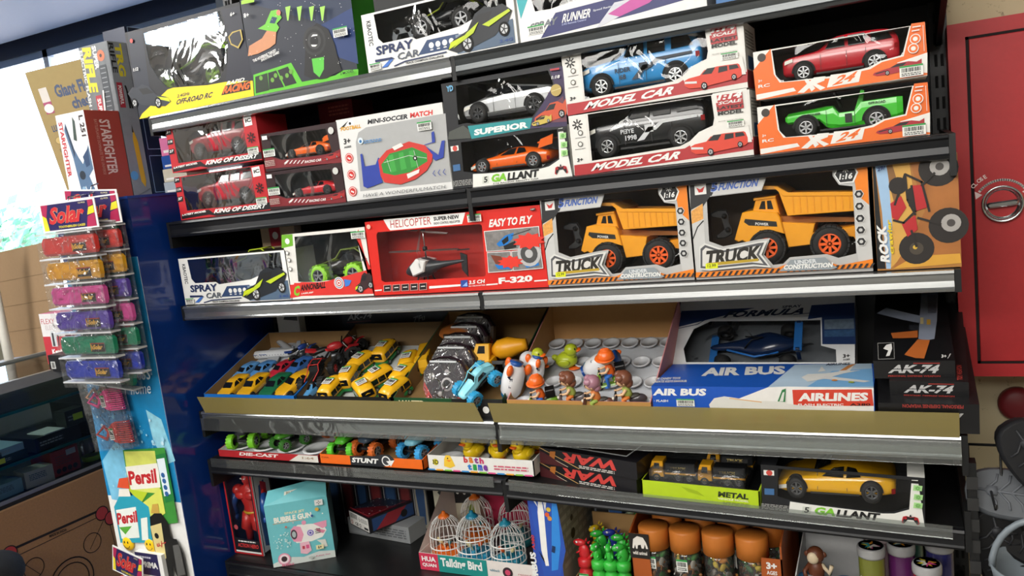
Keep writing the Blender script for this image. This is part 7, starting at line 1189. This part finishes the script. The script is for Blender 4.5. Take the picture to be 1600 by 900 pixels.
# wild animal jars
wx0, wx1, wy0, wy1 = 1.288, 1.640, .055, .34
tw_ = thing('display_tray', 'orange brown carton of lidded animal jars with a black and white sign', 'display tray', (wx0, wy0, ZF)); b = MB(); w = wx1 - wx0; d = wy1 - wy0; OB = C('#a8531e', .5); h0, h1 = .185, .265
b.box(0, w, 0, d, 0, .004, OB); b.box(0, w, d - .004, d, 0, h1, OB)
for x in (0, w - .004): b.add([(x, 0, 0), (x, d, 0), (x, d, h1), (x, 0, h0), (x + .004, 0, 0), (x + .004, d, 0), (x + .004, d, h1), (x + .004, 0, h0)], [(0, 3, 2, 1), (4, 5, 6, 7), (0, 4, 7, 3), (3, 7, 6, 2), (1, 2, 6, 5)], OB)
b.add([(0, 0, 0), (w, 0, 0), (w, 0, h0 - .03), (w - .045, 0, h0 - .03), (w - .05, 0, .06), (.05, 0, .06), (.045, 0, h0), (0, 0, h0)], [(0, 5, 6, 7), (0, 1, 4, 5), (1, 2, 3, 4)], OB)
f = Fr(b, (0, -.0005, 0), (1, 0, 0), (0, 0, 1), w, h0); f.rect(-.0, .66, .14, 1.0, C('#1e1a18')); f.poly([(.02, .80), (.03, .92), (.06, .965), (.10, .95), (.12, .88), (.13, .80), (.115, .80), (.11, .86), (.10, .80), (.085, .80), (.08, .85), (.06, .84), (.055, .79), (.045, .79), (.04, .85), (.03, .79)], C('#e8e2da')); f.text('wild animal', .02, .71, .12, .76, C('#e8e2da'), 0, .02); f.text('3+', .90, .70, .965, .79, WHITE, 0, .04); f.text('AGES', .90, .63, .965, .68, WHITE, 0, .02); b.build('carton', tw_)
JG = film('jar_plastic', tint=(.97, .97, .96), base=.04, fr=1, bump=0, body='#dddddd', bodyfac=.04)
def wjar():
    t = thing('animal_jar', '', 'jar', (0, 0, 0), 0, 'lidded animal jars'); b = MB(); lc = C('#cf7a30', .45, noise=.08, sc=20); b.lathe([(.0365, .128), (.0365, .176), (.0345, .180), (0, .181)], (0, 0, 0), (0, 0, 1), lc, 32); b.build('lid', t)
    b = MB(); b.lathe([(.03, 0), (.0345, .004), (.0345, .118), (.032, .128)], (0, 0, 0), (0, 0, 1), JG, 28); b.build('jar', t); b = MB(); r = random.Random(2)
    b.lathe([(.0347, .03), (.0347, .09)], (0, 0, 0), (0, 0, 1), WHITE, 28, True, False) if False else None
    for i in range(26):
        c = C(('#3f8a3a', '#c8843a', '#d8d4cc', '#2a5a2a', '#8a5a30', '#1c1c1c', '#c8b03a')[i % 7], .5); q = r.uniform(0, 6.28); p = V((.022 * math.cos(q), .022 * math.sin(q), r.uniform(.015, .115))); M = Matrix.Rotation(r.uniform(0, 6), 3, 'Z') @ Matrix.Rotation(r.uniform(-.8, .8), 3, 'Y'); b.ell(p, .012, .006, .007, c, 8, 5, M); e = p + M @ V((-.013, 0, .006)); b.ell(e, .005, .004, .004, c, 6, 4)
        for k in (-.007, .007): b.tube([p + M @ V((k, .003, 0)), p + M @ V((k, .004, -.013))], .0018, c, 4)
    o = b.build('animal_figures', t); b = MB(); f = Fr(b, (-.016, -.0352, .085), (1, 0, 0), (0, 0, 1), .026, .03); f.sticker(0, 0, 1, 1); b.build('price_sticker', t); return t
J = wjar(); jl = [(1.338, .095, 'front row, first from the left'), (1.414, .095, 'front row, second from the left'), (1.492, .095, 'front row, third from the left'), (1.570, .092, 'front row, at the right end'), (1.350, .175, 'middle row, first from the left behind the sign'), (1.432, .178, 'middle row, second from the left'), (1.512, .178, 'middle row, third from the left'), (1.598, .172, 'middle row, at the right end'), (1.40, .26, 'back row on the left'), (1.49, .26, 'back row in the middle'), (1.575, .26, 'back row on the right')]
for i, (x, y, l) in enumerate(jl):
    o = J if i == 0 else dup(J); o.location = (x, y, ZF + .012); o.rotation_euler = (0, 0, 0 if i < 2 else R(60 * i)); o['label'] = 'clear animal jar with an orange lid, ' + l
# putty jars and bits at the right end
def sart2(f): pass
mb = MB(); ts = tray('display_tray', 'blue rimmed white carton at the right end of the bottom tier', 1.665, 1.80, .05, .25, ZF, 0, .12, .14, C('#d4d4d2'), C('#c8c8c8', .6), art=lambda f: f.rect(0, .85, 1, 1, C('#1f6ab8')), floor=C('#9aa0a4'))
def putty(label, x, y, h, col, paw=False):
    h += .02
    t = thing('putty_jar', label, 'jar', (x, y, ZF)); b = MB(); b.lathe([(.024, 0), (.0265, .003), (.0265, h - .024), (.025, h - .02)], (0, 0, 0), (0, 0, 1), C(col, .15, trans=.3, coat=.5), 24); b.build('jar', t)
    b = MB(); b.lathe([(.0275, h - .022), (.0285, h - .018), (.0285, h - .004), (.0265, h), (0, h)], (0, 0, 0), (0, 0, 1), C('#c9c9c9', .25, trans=.3) if not paw else C('#e8d4d8', .3), 24); lid = b.build('lid', t); b = MB(); L = .0004; r = random.Random(int(x * 1000))
    if paw:
        for a, c_, q in ((0, -.006, .011), (-.013, .008, .006), (.0, .014, .006), (.013, .008, .006)): b.lathe([(q, h + L), (q * .7, h + .002), (0, h + .0025)], (a, c_, 0), (0, 0, 1), C('#e8a8ae', .4), 12)
        b.tube([(-.02, .012, h), (-.03, .016, h + .012), (-.022, .012, h + .02), (-.008, .002, h + .008), (0, -.004, h + .002)], .0015, WHITE, 6)
    else:
        b.lathe([(.025, h + L), (0, h + L)], (0, 0, 0), (0, 0, 1), C('#3f86c8', .3), 20)
        for c_ in ('#e8a03a', '#d84a8a', '#e8d83a', '#2aa8b8', '#e8e4da'):
            q = r.uniform(0, 6.28); L += .0002; b.poly([(.02 * math.cos(q + k) * (1 if i % 2 else .3), .02 * math.sin(q + k) * (1 if i % 2 else .5), h + L + .0003) for i, k in enumerate((0, .5, 1.1, 1.7, 2.4))], C(c_, .35))
    b.build('lid_print', lid); return t
putty('yellow green putty jar with a colourful lid, left of the front two jars', 1.82, .095, .168, '#8a8f3a'); putty('purple putty jar with a colourful lid, behind the yellow green one', 1.878, .125, .166, '#6a2a6a'); putty('red putty jar with a colourful lid, front right of the jars', 1.926, .075, .150, '#b8262c'); putty('dark blue putty jar behind the red one', 1.952, .155, .166, '#3a3a7a'); putty('putty jar with a dim green lid at the back of the jars', 1.895, .21, .172, '#4a7a6a'); putty('pale pink jar with a paw print lid and a white loop', 1.832, .165, .172, '#d8b8c0', True)
t = thing('monkey_toy', 'brown and cream toy monkey in the blue rimmed carton', 'toy', (1.705, .10, ZF + .085)); b = MB(); m = C('#6a3a24', .45); cr = C('#dcc8a8', .5); b.ell((0, 0, .03), .018, .016, .026, m); b.ell((0, 0, .066), .019, .018, .02, m); b.ell((-.004, -.012, .064), .013, .009, .014, cr); b.ell((.018, 0, .068), .006, .004, .007, m, 8, 5); b.ell((-.018, 0, .068), .006, .004, .007, m, 8, 5); b.tube([(.012, 0, .045), (.03, -.01, .03), (.034, -.014, .05)], .005, cr, 6); b.tube([(-.012, 0, .045), (-.024, -.01, .03), (-.02, -.02, .02)], .005, m, 6); b.tube([(.01, 0, .01), (.03, -.015, .0), (.045, -.012, .01)], .006, C('#8aa83a', .5), 6); b.build('body', t)
for x, y, l in ((1.69, .085, 'round blue tin with a printed lid, left in the blue rimmed carton'), (1.765, .085, 'round blue tin with a printed lid, right in the blue rimmed carton')):
    b = MB(); b.lathe([(.026, 0), (.026, .012), (.022, .014), (0, .014)], (0, 0, 0), (0, 0, 1), C('#2a6a98', .3), 22); f = Fr(b, (-.015, -.012, .0145), (1, 0, 0), (0, 1, 0), .03, .024); f.rect(.1, .1, .9, .9, C('#1d2f4a')); f.lines(.15, .3, .85, .8, 3, WHITE); one(b, 'toy_tin', l, 'tin', (x, y, ZF + .112 - .02))
for i, (x, z, c, l, s) in enumerate(((1.70, .14, '#a82438', 'dark red packet with a tiger striped patch behind the blue rimmed carton', 0), (1.86, .2, '#c86a7a', 'pink packet behind the putty jars', 0), (1.79, .235, '#3f7a98', 'pale blue packet with yellow fruit above the dark red one', 1))):
    mb = MB(); mb.prism(rrect(0, 0, .13, .09, .02), 0, .03, C(c, .35), .01); f = Fr(mb, (0, -.0006, 0), (1, 0, 0), (0, 0, 1), .13, .09); f.poly([(.2, .3), (.4, .2), (.55, .35), (.45, .55), (.25, .5)], C('#d8a82a')); f.line([(.28, .28), (.34, .5)], .04, DARK); f.line([(.38, .25), (.44, .5)], .04, DARK); one(mb, 'toy_packet', l, 'packet', (x - .02, .29 + .034 * i, ZF + z - .1))
# ================================================================ LEFT: STAND TOP, HANGING STRIPS, COUNTER
ZS = 1.572; SD = C('#a8453a', .45); SWm = C('#dfe0e2', .45)
def art(f):
    f.tx('STARFIGHTER', (98, 268), (105, 268), (98, 186), RED) if False else f.text('STARFIGHTER', .06, .30, .2, .92, C('#b83a40'), 0, .03, -90); M1 = C('#55708f'); f.poly([(.22, .82), (.30, .9), (.45, .6), (.55, .5), (.66, .42), (.95, .62), (.98, .35), (.8, .28), (.92, .12), (.7, .06), (.62, .18), (.45, .06), (.4, .3), (.36, .5)], M1); f.poly([(.27, .84), (.31, .88), (.46, .56), (.42, .5)], C('#2a3a50')); f.poly([(.7, .5), (.93, .59), (.9, .4), (.76, .38)], C('#31486a')); f.disc(.58, .3, .05, C('#26303c')); f.disc(.55, .14, .035, C('#8fb0c8')); f.poly([(.5, .7), (.58, .95), (.64, .9), (.6, .68)], C('#3a4a44')); f.text('L 251', .80, .72, .95, .95, C('#3a2a2a'), 0, .02, -90); f.text('14+', .82, .03, .95, .12, C('#26282c'), 0, .02, -90)
def sart(f): f.text('STARFIGHTER', .38, .28, .68, .9, C('#e8cfc8'), 0, .02, -90); f.text('BATTLEPLANES DOMINATE THE UNIVERSE', .24, .28, .32, .9, C('#d8a090'), 0, 0, -90)
x0 = -.330; carton('toy_carton', 'white and red space fighter box standing on the front of the blue stand', x0, -.055, ZS, .126, .262, .118, SWm, SD, SD, art=art, sart=sart)
def art(f):
    G1 = C('#6a6e72', .4, noise=.3, sc=40); f.rect(.02, 0, .98, 1, G1); f.text('RIFLE', .12, .70, .42, .995, C('#d8c82a'), .1, .04, -90); f.text('SUPER', .46, .84, .6, .99, WHITE, 0, .03, -90); f.text('ELECTRIC FLASH GUN', .02, .5, .12, .98, C('#e0e0dc'), 0, .02, -90); f.rect(.3, .49, .5, .68, C('#a83240')); f.text('SUPER', .34, .52, .46, .66, WHITE, 0, .02, -90)
    f.disc(.72, .92, .035, C('#e0704a'), ax=1.0); f.disc(.72, .92, .012, C('#3a2a24')); f.poly([(.6, .86), (.84, .86), (.86, .4), (.7, .1), (.62, .4)], C('#3f444a')); [f.line([(.64, .84 - i * .03), (.8, .84 - i * .03)], .006, C('#8a8e92')) for i in range(18)]; f.poly([(.15, .1), (.4, .02), (.55, .1), (.5, .35), (.4, .42), (.2, .3)], C('#8a6a44')); f.poly([(.25, .12), (.42, .08), (.45, .35), (.36, .38)], C('#c8a860')); f.line([(.55, .3), (.8, .05)], .012, C('#c8c8c4')); f.line([(.5, .45), (.62, .7)], .014, C('#d8d8d4'))
def sart(f):
    f.rect(0, 0, 1, 1, C('#8a8f94', .35, noise=.1)); f.text('TRG', .35, .78, .72, .99, C('#d8c82a'), 0, .04, -90); f.text('RIFLE', .05, .80, .3, .99, DARK, 0, .02, -90); f.rect(.1, .58, .4, .74, C('#a83240')); f.text('POWERFUL', .16, .6, .34, .72, WHITE, 0, .02, -90); f.line([(.55, .72), (.75, .58)], .012, BLACK); f.line([(.6, .68), (.62, .58)], .014, BLACK); f.poly([(.45, .38), (.55, .44), (.7, .36), (.78, .1), (.7, .06), (.52, .1)], C('#d8a82a')); f.poly([(.48, .42), (.52, .47), (.56, .42)], BLACK); f.disc(.2, .14, .03, C('#5aa0d8')); [f.line([(.05, -.05 - i * .035 + .05), (.95, .05 - i * .035)], .006, C('#70757a')) for i in range(1)]
xa = at(136, 150, .066).x; xb = at(182, 150, .066).x; dd = atx(211, 150, xb).y - .066
carton('toy_carton', 'tall grey toy rifle box with yellow letters on the blue stand', xa, .066, ZS, xb - xa, .47, dd, C('#5f6468', .4), C('#8a8f94', .35), art=art, sart=sart)
y2 = .066 + dd + .004; d2 = atx(241, 150, xb).y - y2
def sart(f):
    for z in (.02, .28, .54, .78): f.line([(.15, z), (.9, z), (.9, z + .22), (.15, z + .22), (.15, z)], .004, C('#8aa0c0'))
    f.poly([(.3, .6), (.6, .58), (.5, .72)], C('#7a2a34')); f.line([(.3, .85), (.6, .95)], .012, C('#2a4a80'))
carton('toy_carton', 'tall navy box with thin white outlines behind the grey rifle box', xa + .03, y2, ZS, xb - xa - .03, .52, min(d2, .39 - y2), C('#16213c', .4), C('#151f38', .4), sart=sart)
def art(f):
    f.text('Giant Floor', .32, .76, .98, .86, C('#27406a'), 0, .03); f.text('chessboard', .52, .65, 1.1, .74, C('#27406a'), 0, .03) if False else f.text('chessbo', .5, .65, .98, .74, C('#27406a'), 0, .03); f.rect(.1, .72, .22, .86, C('#d8d2cc')); f.rect(.1, .66, .22, .75, C('#a83a6a')); f.disc(.16, .70, .035, WHITE); f.text('LUDO GAME', .1, .52, .46, .57, C('#27406a'), 0, .02); [f.disc(.14 + i * .09, .45, .03, C('#8a7a4a')) or f.disc(.14 + i * .09, .45, .025, C('#c8b06a')) for i in range(4)]; f.lines(.1, .3, .6, .4, 2, C('#8a7a4a')); f.disc(.95, .35, .2, C('#b83a64'))
t = carton('toy_carton', 'mustard yellow floor game box leaning out to the left on the blue stand', -.435, .02, ZS + .02, .2, .40, .03, C('#a5905a', .6), C('#4a6a94'), art=art); t.rotation_euler = (0, R(-9), R(35))
mb = MB(); mb.box(0, .18, 0, .03, 0, .38, C('#4a6a9a', .5)); o = one(mb, 'toy_carton', 'blue box edge showing behind the mustard yellow floor game box', 'toy box', (-.468, .045, ZS + .012)); o.rotation_euler = (0, R(-9), R(35))
mb = MB(); mb.box(0, .05, 0, .04, 0, .20, C('#b84a9a', .5)); o = one(mb, 'toy_carton', 'thin magenta box at the left edge of the blue stand', 'toy box', (-.343, .03, ZS))
# hanging strips of comb cases
HC = C('#2a2458', .35)
def header(b, w, h):
    b.box(0, w, 0, .002, 0, h, WHITE); f = Fr(b, (0, -.0004, 0), (1, 0, 0), (0, 0, 1), w, h); f.rect(.03, .05, .97, .95, HC); Mg = C('#a8234f'); f.poly([(.03, .05), (.12, .05), (.10, .5), (.03, .6)], C('#e2cf2a')); f.poly([(.03, .6), (.10, .5), (.16, .95), (.03, .95)], Mg); f.poly([(.97, .05), (.8, .05), (.84, .4), (.97, .5)], Mg); f.poly([(.97, .5), (.84, .45), (.88, .7), (.97, .75)], C('#e2cf2a')); f.poly([(.97, .95), (.88, .95), (.88, .72), (.97, .78)], Mg)
    for c, k in ((C('#e8d8a0'), .10), (C('#c0282e'), .03)): f.text('Solar', .14, .25, .8, .85, c, .35, k)
    f.text('TOOTHBRUSH CASES', .3, .10, .78, .18, C('#d8c83a'), .2); f.text('12 PCS', .72, .86, .84, .91, C('#d8d0a0'))
def strip(label, x, y, z, w, n, step, lean, cols, nm, bagw=None):
    t = thing('hanging_strip', label, 'hanging strip', (x, y, z)); b = MB(); header(b, w, .08); b.build('header_card', t); b = MB(); H = n * step + .02; b.poly([(-.004, .004, -H), (w + .004, .004, -H), (w + .004, .004, 0), (-.004, .004, 0)], BAG); b.poly([(-.004, -.026, -H), (w + .004, -.026, -H), (w + .004, -.026, -.0), (-.004, -.026, -.0)], BAG)
    for i in range(n + 1): b.box(-.004, w + .004, -.027, .005, -i * step - .007, -i * step - .003, C('#e6e6e6', .3, trans=.4))
    b.build('clear_bag', t); b = MB(); b.tube([(w / 2, .0, .065), (w / 2, .01, .09), (w / 2, max(.03, PF - y), .095)], .0022, CHROME, 6); b.build('hook', t); t.rotation_euler = lean
    M = Matrix.Translation((x, y, z)) @ V_rot(lean)
    for i, c in enumerate(cols):
        k = thing('comb_case', '%s plastic comb case in the %s' % (nm[i], label_short[label]), 'comb case', M @ V((.006, -.0235, -(i + 1) * step + .004)), 0, 'comb cases in the hanging strips'); k.rotation_euler = lean; b = MB(); ww = w - .012; hh = step * .72; b.prism([(0, hh * .15), (hh * .15, 0), (ww - hh * .1, 0), (ww, hh * .2), (ww, hh * .85), (ww - hh * .15, hh), (hh * .15, hh), (0, hh * .85)], .001, .025, C(c, .3, coat=.4), .006); b.build('case', k)
        b = MB(); f = Fr(b, (ww * .6, -.0004, hh * .15), (1, 0, 0), (0, 0, 1), ww * .27, hh * .5); f.rect(0, 0, 1, 1, C('#2a1a14')); f.poly([(0, .0), (.2, .5), (0, 1)], C('#c8922a')); f.rect(.02, .9, .98, .97, C('#c83a2a')); f.text('Solar', .15, .25, .85, .8, C('#e8b43a'), .35, .03); b.build('case_label', k)
    return t
def V_rot(e): return Matrix.Rotation(e[2], 4, 'Z') @ Matrix.Rotation(e[1], 4, 'Y') @ Matrix.Rotation(e[0], 4, 'X')
label_short = {'front strip of coloured comb cases hanging before the blue stand': 'front hanging strip', 'second strip of comb cases hanging behind the front one': 'second hanging strip', 'third strip of comb cases against the blue stand': 'third hanging strip'}
A = ['#d8382f', '#e2a516', '#d84a9a', '#5a3aa8', '#138a64', '#1f3ab8']; N = ['red', 'yellow', 'pink', 'purple', 'green', 'blue']
LS = list(label_short)
strip(LS[0], -.262, -.205, 1.495, .222, 6, .0705, (R(0), R(0), R(2)), A, N)
strip(LS[1], -.228, -.165, 1.500, .222, 6, .069, (0, 0, R(4)), [A[0], A[1], A[3], A[2], A[4], A[5]], ['red', 'yellow', 'purple', 'pink', 'green', 'blue'])
strip(LS[2], -.262, -.128, 1.532, .232, 7, .069, (0, R(5), R(-2)), [A[4], A[1], A[4], A[2], A[0], A[0], A[4]], ['green', 'yellow', 'second green', 'pink', 'red', 'second red', 'lowest green'])
def combs(label, u, v, Y, col, col2=None, rz=0.):
    p = at(u, v, Y); t = thing('comb', label, 'comb', p, 0, 'wide combs in clear bags'); t.rotation_euler = (0, R(-6), 0); b = MB(); c = C(col, .35, coat=.3); s = .001
    b.tube([(-.085, 0, 0), (-.045, 0, .022), (-.03, 0, .004), (-.045, 0, -.018)], .005, c, 8, True); b.prism([(-.034, -.008), (-.005, -.03), (.01, -.034), (.01, .034), (-.005, .03), (-.034, .012)], -.005, .005, c, .003)
    for i in range(11): b.box(.008, .068, -.004, .004, -.033 + i * .0062, -.0295 + i * .0062, c)
    b.build('comb_body', t); b = MB(); f = Fr(b, (-.022, -.0058, -.02), (1, 0, 0), (0, 0, 1), .02, .036); f.sticker(0, 0, 1, 1); b.build('price_sticker', t); b = MB(); b.poly([(-.10, -.010, -.05), (.075, -.010, -.05), (.075, -.010, .05), (-.10, -.010, .05)], BAG); b.poly([(-.10, .010, -.05), (.075, .010, -.05), (.075, .010, .05), (-.10, .010, .05)], BAG); b.build('clear_bag', t); return t
combs('bright pink comb with a triangular handle in a clear bag under the blue comb case', 167, 625, -.14, '#e8468f'); combs('orange comb peeping out behind the bright pink comb', 164, 617, -.117, '#e8a06a'); combs('red comb with a triangular handle in a clear bag, lower than the pink one', 181, 676, -.14, '#c8352f')
p = at(172, 852, -.16); b = MB(); header(b, .13, .085); o = one(b, 'header_card', 'dark printed card header of a red pack at the foot of the poster', 'card', (at(176, 890, -.16).x, -.16, at(176, 890, -.16).z)); o.rotation_euler = (0, R(14), 0)
b = MB(); b.prism(rrect(0, 0, .10, .05, .01), 0, .02, C('#c8352f', .3), .005); o = one(b, 'comb_case', 'red plastic case under the dark card header at the foot of the poster', 'comb case', (at(180, 898, -.16).x, -.165, at(180, 898, -.16).z - .05)); o.rotation_euler = (0, R(14), 0)
mb = MB(); p = at(217, 897, -.13); q = at(258, 900, -.13); mb.box(0, q.x - p.x, 0, .02, 0, .078, WHITE); f = Fr(mb, (0, 0, 0), (1, 0, 0), (0, 0, 1), q.x - p.x, .078); f.rect(.0, .1, .85, 1, C('#221f4f')); f.text('PRIMA', .2, .4, .8, .65, WHITE, 0, .04); f.lines(.1, .75, .6, .9, 1, C('#c8c8d8')); one(mb, 'toy_packet', 'navy and white packet hanging beside the card header at the foot of the poster', 'packet', (p.x, -.131, p.z - .004))
# glass counter and goods
CX = -.9
t = thing('glass_counter', 'glass fronted shop counter behind the blue stand on the left', 'counter', (CX - .25, .2, 0)); T0 = Matrix.Translation((-(CX - .25), -.2, 0))
def cm(fn, name, lab=None): b = MB(); b.T = T0; fn(b); return b.build(name, t, lab)
cm(lambda b: b.box(CX - .5, CX - .02, -.8, 1.0, 0, .54, C('#2c2d30', .6)), 'base'); cm(lambda b: (b.box(CX - .5, CX, -.8, 1.0, .54, .60, C('#26282a', .35)), b.box(CX - .002, CX + .004, -.8, 1.0, .592, .604, C('#9a9c9c', .3, .7))), 'lower_rail'); cm(lambda b: (b.box(CX - .02, CX, -.8, 1.0, .965, 1.0, C('#9a978c', .4, .4)), b.box(CX - .5, CX - .48, -.8, 1.0, .6, 1.0, C('#9a978c', .4, .4))), 'top_rail'); cm(lambda b: b.poly([(CX - .002, -.8, .6), (CX - .002, 1.0, .6), (CX - .002, 1.0, .97), (CX - .002, -.8, .97)], GLASS), 'front_glass'); cm(lambda b: b.box(CX - .48, CX - .02, -.8, 1.0, .985, .992, GLASS), 'top_glass')
for z in (.885, .708): cm(lambda b: (b.box(CX - .48, CX - .012, -.8, 1.0, z, z + .008, GLASS), b.box(CX - .012, CX - .009, -.8, 1.0, z - .001, z + .009, C('#1f5a5a', .2))), 'glass_shelf')
for i, (y, z, w, d, h, c, l) in enumerate(((-.22, .717, .16, .16, .045, '#1c1e20', 'black electronics box at the left on the glass shelf'), (-.12, .717, .15, .2, .03, '#24352c', 'dark green box with a pale top on the glass shelf'), (-.10, .748, .12, .16, .025, '#7f9ab0', 'pale blue box on the dark green one'), (.06, .717, .18, .2, .05, '#17181a', 'long black box in the middle of the glass shelf'), (.10, .768, .08, .1, .004, '#c8cacc', 'white sheet lying on the long black box'), (.19, .768, .10, .06, .06, '#2a2c2a', 'black gadget box with a lime screen on the long black box'), (.27, .717, .12, .2, .12, '#1a1a1c', 'tall black box at the right of the glass shelf'))):
    mb = MB(); mb.box(-d, 0, 0, w, 0, h, C(c, .4)); f = Fr(mb, (0, 0, 0), (0, 1, 0), (0, 0, 1), w, h); f.lines(.1, .3, .6, .7, 2, C('#8a8c8e'))
    if i == 5: f.rect(.3, .3, .7, .7, C('#c8d83a'))
    if i == 0: f.rect(.1, .3, .85, .6, C('#c8c8c6'))
    if i == 1: f.rect(.3, .2, .45, .8, C('#d8d83a'))
    one(mb, 'goods_box', l, 'box', (CX - .03, y, z))
for i, (y, w, d, h, c, l) in enumerate(((-.14, .13, .12, .05, '#8ab0c4', 'pale blue carton on the floor of the glass counter'), (-.0, .10, .08, .06, '#c9c6ba', 'cream carton in front on the floor of the glass counter'), (.105, .11, .12, .095, '#a83a38', 'red carton with dark dots on the floor of the glass counter'))):
    mb = MB(); mb.box(-d, 0, 0, w, 0, h, C(c, .5)); f = Fr(mb, (0, 0, 0), (0, 1, 0), (0, 0, 1), w, h); f.lines(.15, .4, .75, .8, 4, C('#7a4a48' if i == 2 else '#5a6a78'))
    if i == 2: [f.disc(.2 + .2 * k, .2, .1, C('#2a2a2c')) for k in range(4)]; f.rect(.55, .7, .9, .92, C('#c8c4c0'))
    one(mb, 'goods_box', l, 'box', (CX - .03, y, .602), rz=R((0, -8, 0)[i]))
b = MB(); b.lathe([(.03, 0), (.034, .004), (.034, .02)], (0, 0, 0), (0, 0, 1), C('#9ac83a', .4), 20); b.lathe([(.032, .02), (.032, .075), (.02, .09), (0, .092)], (0, 0, 0), (0, 0, 1), BLIS, 20); one(b, 'toy_tub', 'clear tub on a lime green base at the right of the glass counter', 'tub', (CX - .07, .29, .602))
def art(f): f.rect(0, 0, 1, .55, C('#b8303c')); f.text('FLEXY', .05, .80, .65, .9, C('#b8505a'), 0, 0); f.text('ELECTRIC', .2, .68, .95, .77, C('#b8a8aa'), 0, 0); f.poly([(.35, .35), (.6, .35), (.62, .62), (.55, .66), (.4, .66), (.34, .6)], C('#c8cacc')); f.poly([(.4, .36), (.5, .36), (.5, .62), (.42, .62)], C('#3a3c40')); f.line([(.62, .6), (.7, .55), (.66, .38)], .03, DARK); f.text('Kettle', .3, .2, .85, .3, WHITE, 0, .03)
a = at(60, 490, .24); carton('goods_carton', 'white and red electric kettle carton on the glass counter', a.x, .24, 1.0, .13, .195, .1, C('#d8d4d4'), C('#b8303c'), C('#c85a7a'), art=art, cat='box')
a = at(78, 560, .18); carton('goods_carton', 'black carton with a small white label on the glass counter', a.x + .02, .16, .994, .10, .06, .07, C('#17171a'), C('#141416'), art=lambda f: (f.rect(.1, .15, .35, .6, C('#c8c8c4')), f.rect(.15, .2, .3, .55, C('#6a6a68'))), cat='box')
mb = MB(); mb.box(0, .5, 0, .004, 0, .50, C('#94795a', .85, bump=.1))
for z in (.12, .24, .36): mb.box(.01, .49, -.0008, .0, z, z + .003, C('#7a6246', .9))
x = at(0, 400, .62).x; o = one(mb, 'cardboard_sheet', 'large brown corrugated cardboard sheet leaning behind the glass counter', 'cardboard', (x - .12, .62, .93)); o.rotation_euler = (R(-6), R(-4), 0)
mb = MB(); mb.box(0, .5, 0, .3, 0, .93, C('#c9c8c4', .6)); one(mb, 'plastic_bin', 'pale plastic covered case behind the glass counter', 'case', (x - .1, .55, 0))
b = MB(); b.tube([(0, 0, 0), (0, 0, .9)], .02, C('#d8d4c8', .5), 10); one(b, 'door_post', 'thin cream upright post left of the cardboard sheet', 'post', (at(14, 560, .5).x, .5, .62 + .0))
# carrom board leaning on the counter
BXP = -.872; t0 = Matrix.Translation((BXP, -.55, .06)); b = MB(); PLY = brushed('ply', '#8f6a48', .35, 0, .2); b.box(-.018, 0, 0, 1.0, 0, .52, PLY); f = Fr(b, (0.0003, 0, 0), (0, 1, 0), (0, 0, 1), 1.0, .52, None, t0); BKK = C('#1a1410', .5)
f.ln([(20, 858), (157, 797)], 9, BKK); f.ln([(26, 869), (168, 801)], 2.5, BKK); f.ln([(167, 801), (141, 858)], 2, BKK); f.ln([(20, 870), (64, 898)], 2, BKK); f.ln([(168, 806), (182, 860)], 2, BKK)
for u, v in ((15, 865), (159, 802), (173, 809)): f.dq(u, v, .028, BKK, 20); f.dq(u, v, .024, C('#a03434'), 20)
def ringpx(u, v, r, wd): a, b_ = f.px(u, v); f.line([(a + r * math.cos(2 * math.pi * i / 30), b_ + r / .52 * math.sin(2 * math.pi * i / 30)) for i in range(31)], wd / .52, BKK)
ringpx(144, 848, .036, .003); ringpx(53, 888, .036, .003); ringpx(113, 908, .085, .005); ringpx(113, 908, .066, .004); f.text('MADE IN INDIA', .36, .80, .5, .82, BKK) if False else f.tx('MADE IN INDIA', (77, 840), (104, 829), (76, 836), BKK)
one(b, 'carrom_board', 'brown plywood game board with black lines and red spots leaning on the counter', 'game board', (BXP, -.55, .06))
p = atx(-12, 900, -.75); b = MB(); b.ell((0, 0, 0), .07, .10, .075, C('#191a1c', .9, noise=.5, sc=300, bump=.5), 18, 12); one(b, 'knitted_bag', 'black knitted bag at the lower left corner in front of the game board', 'bag', p)
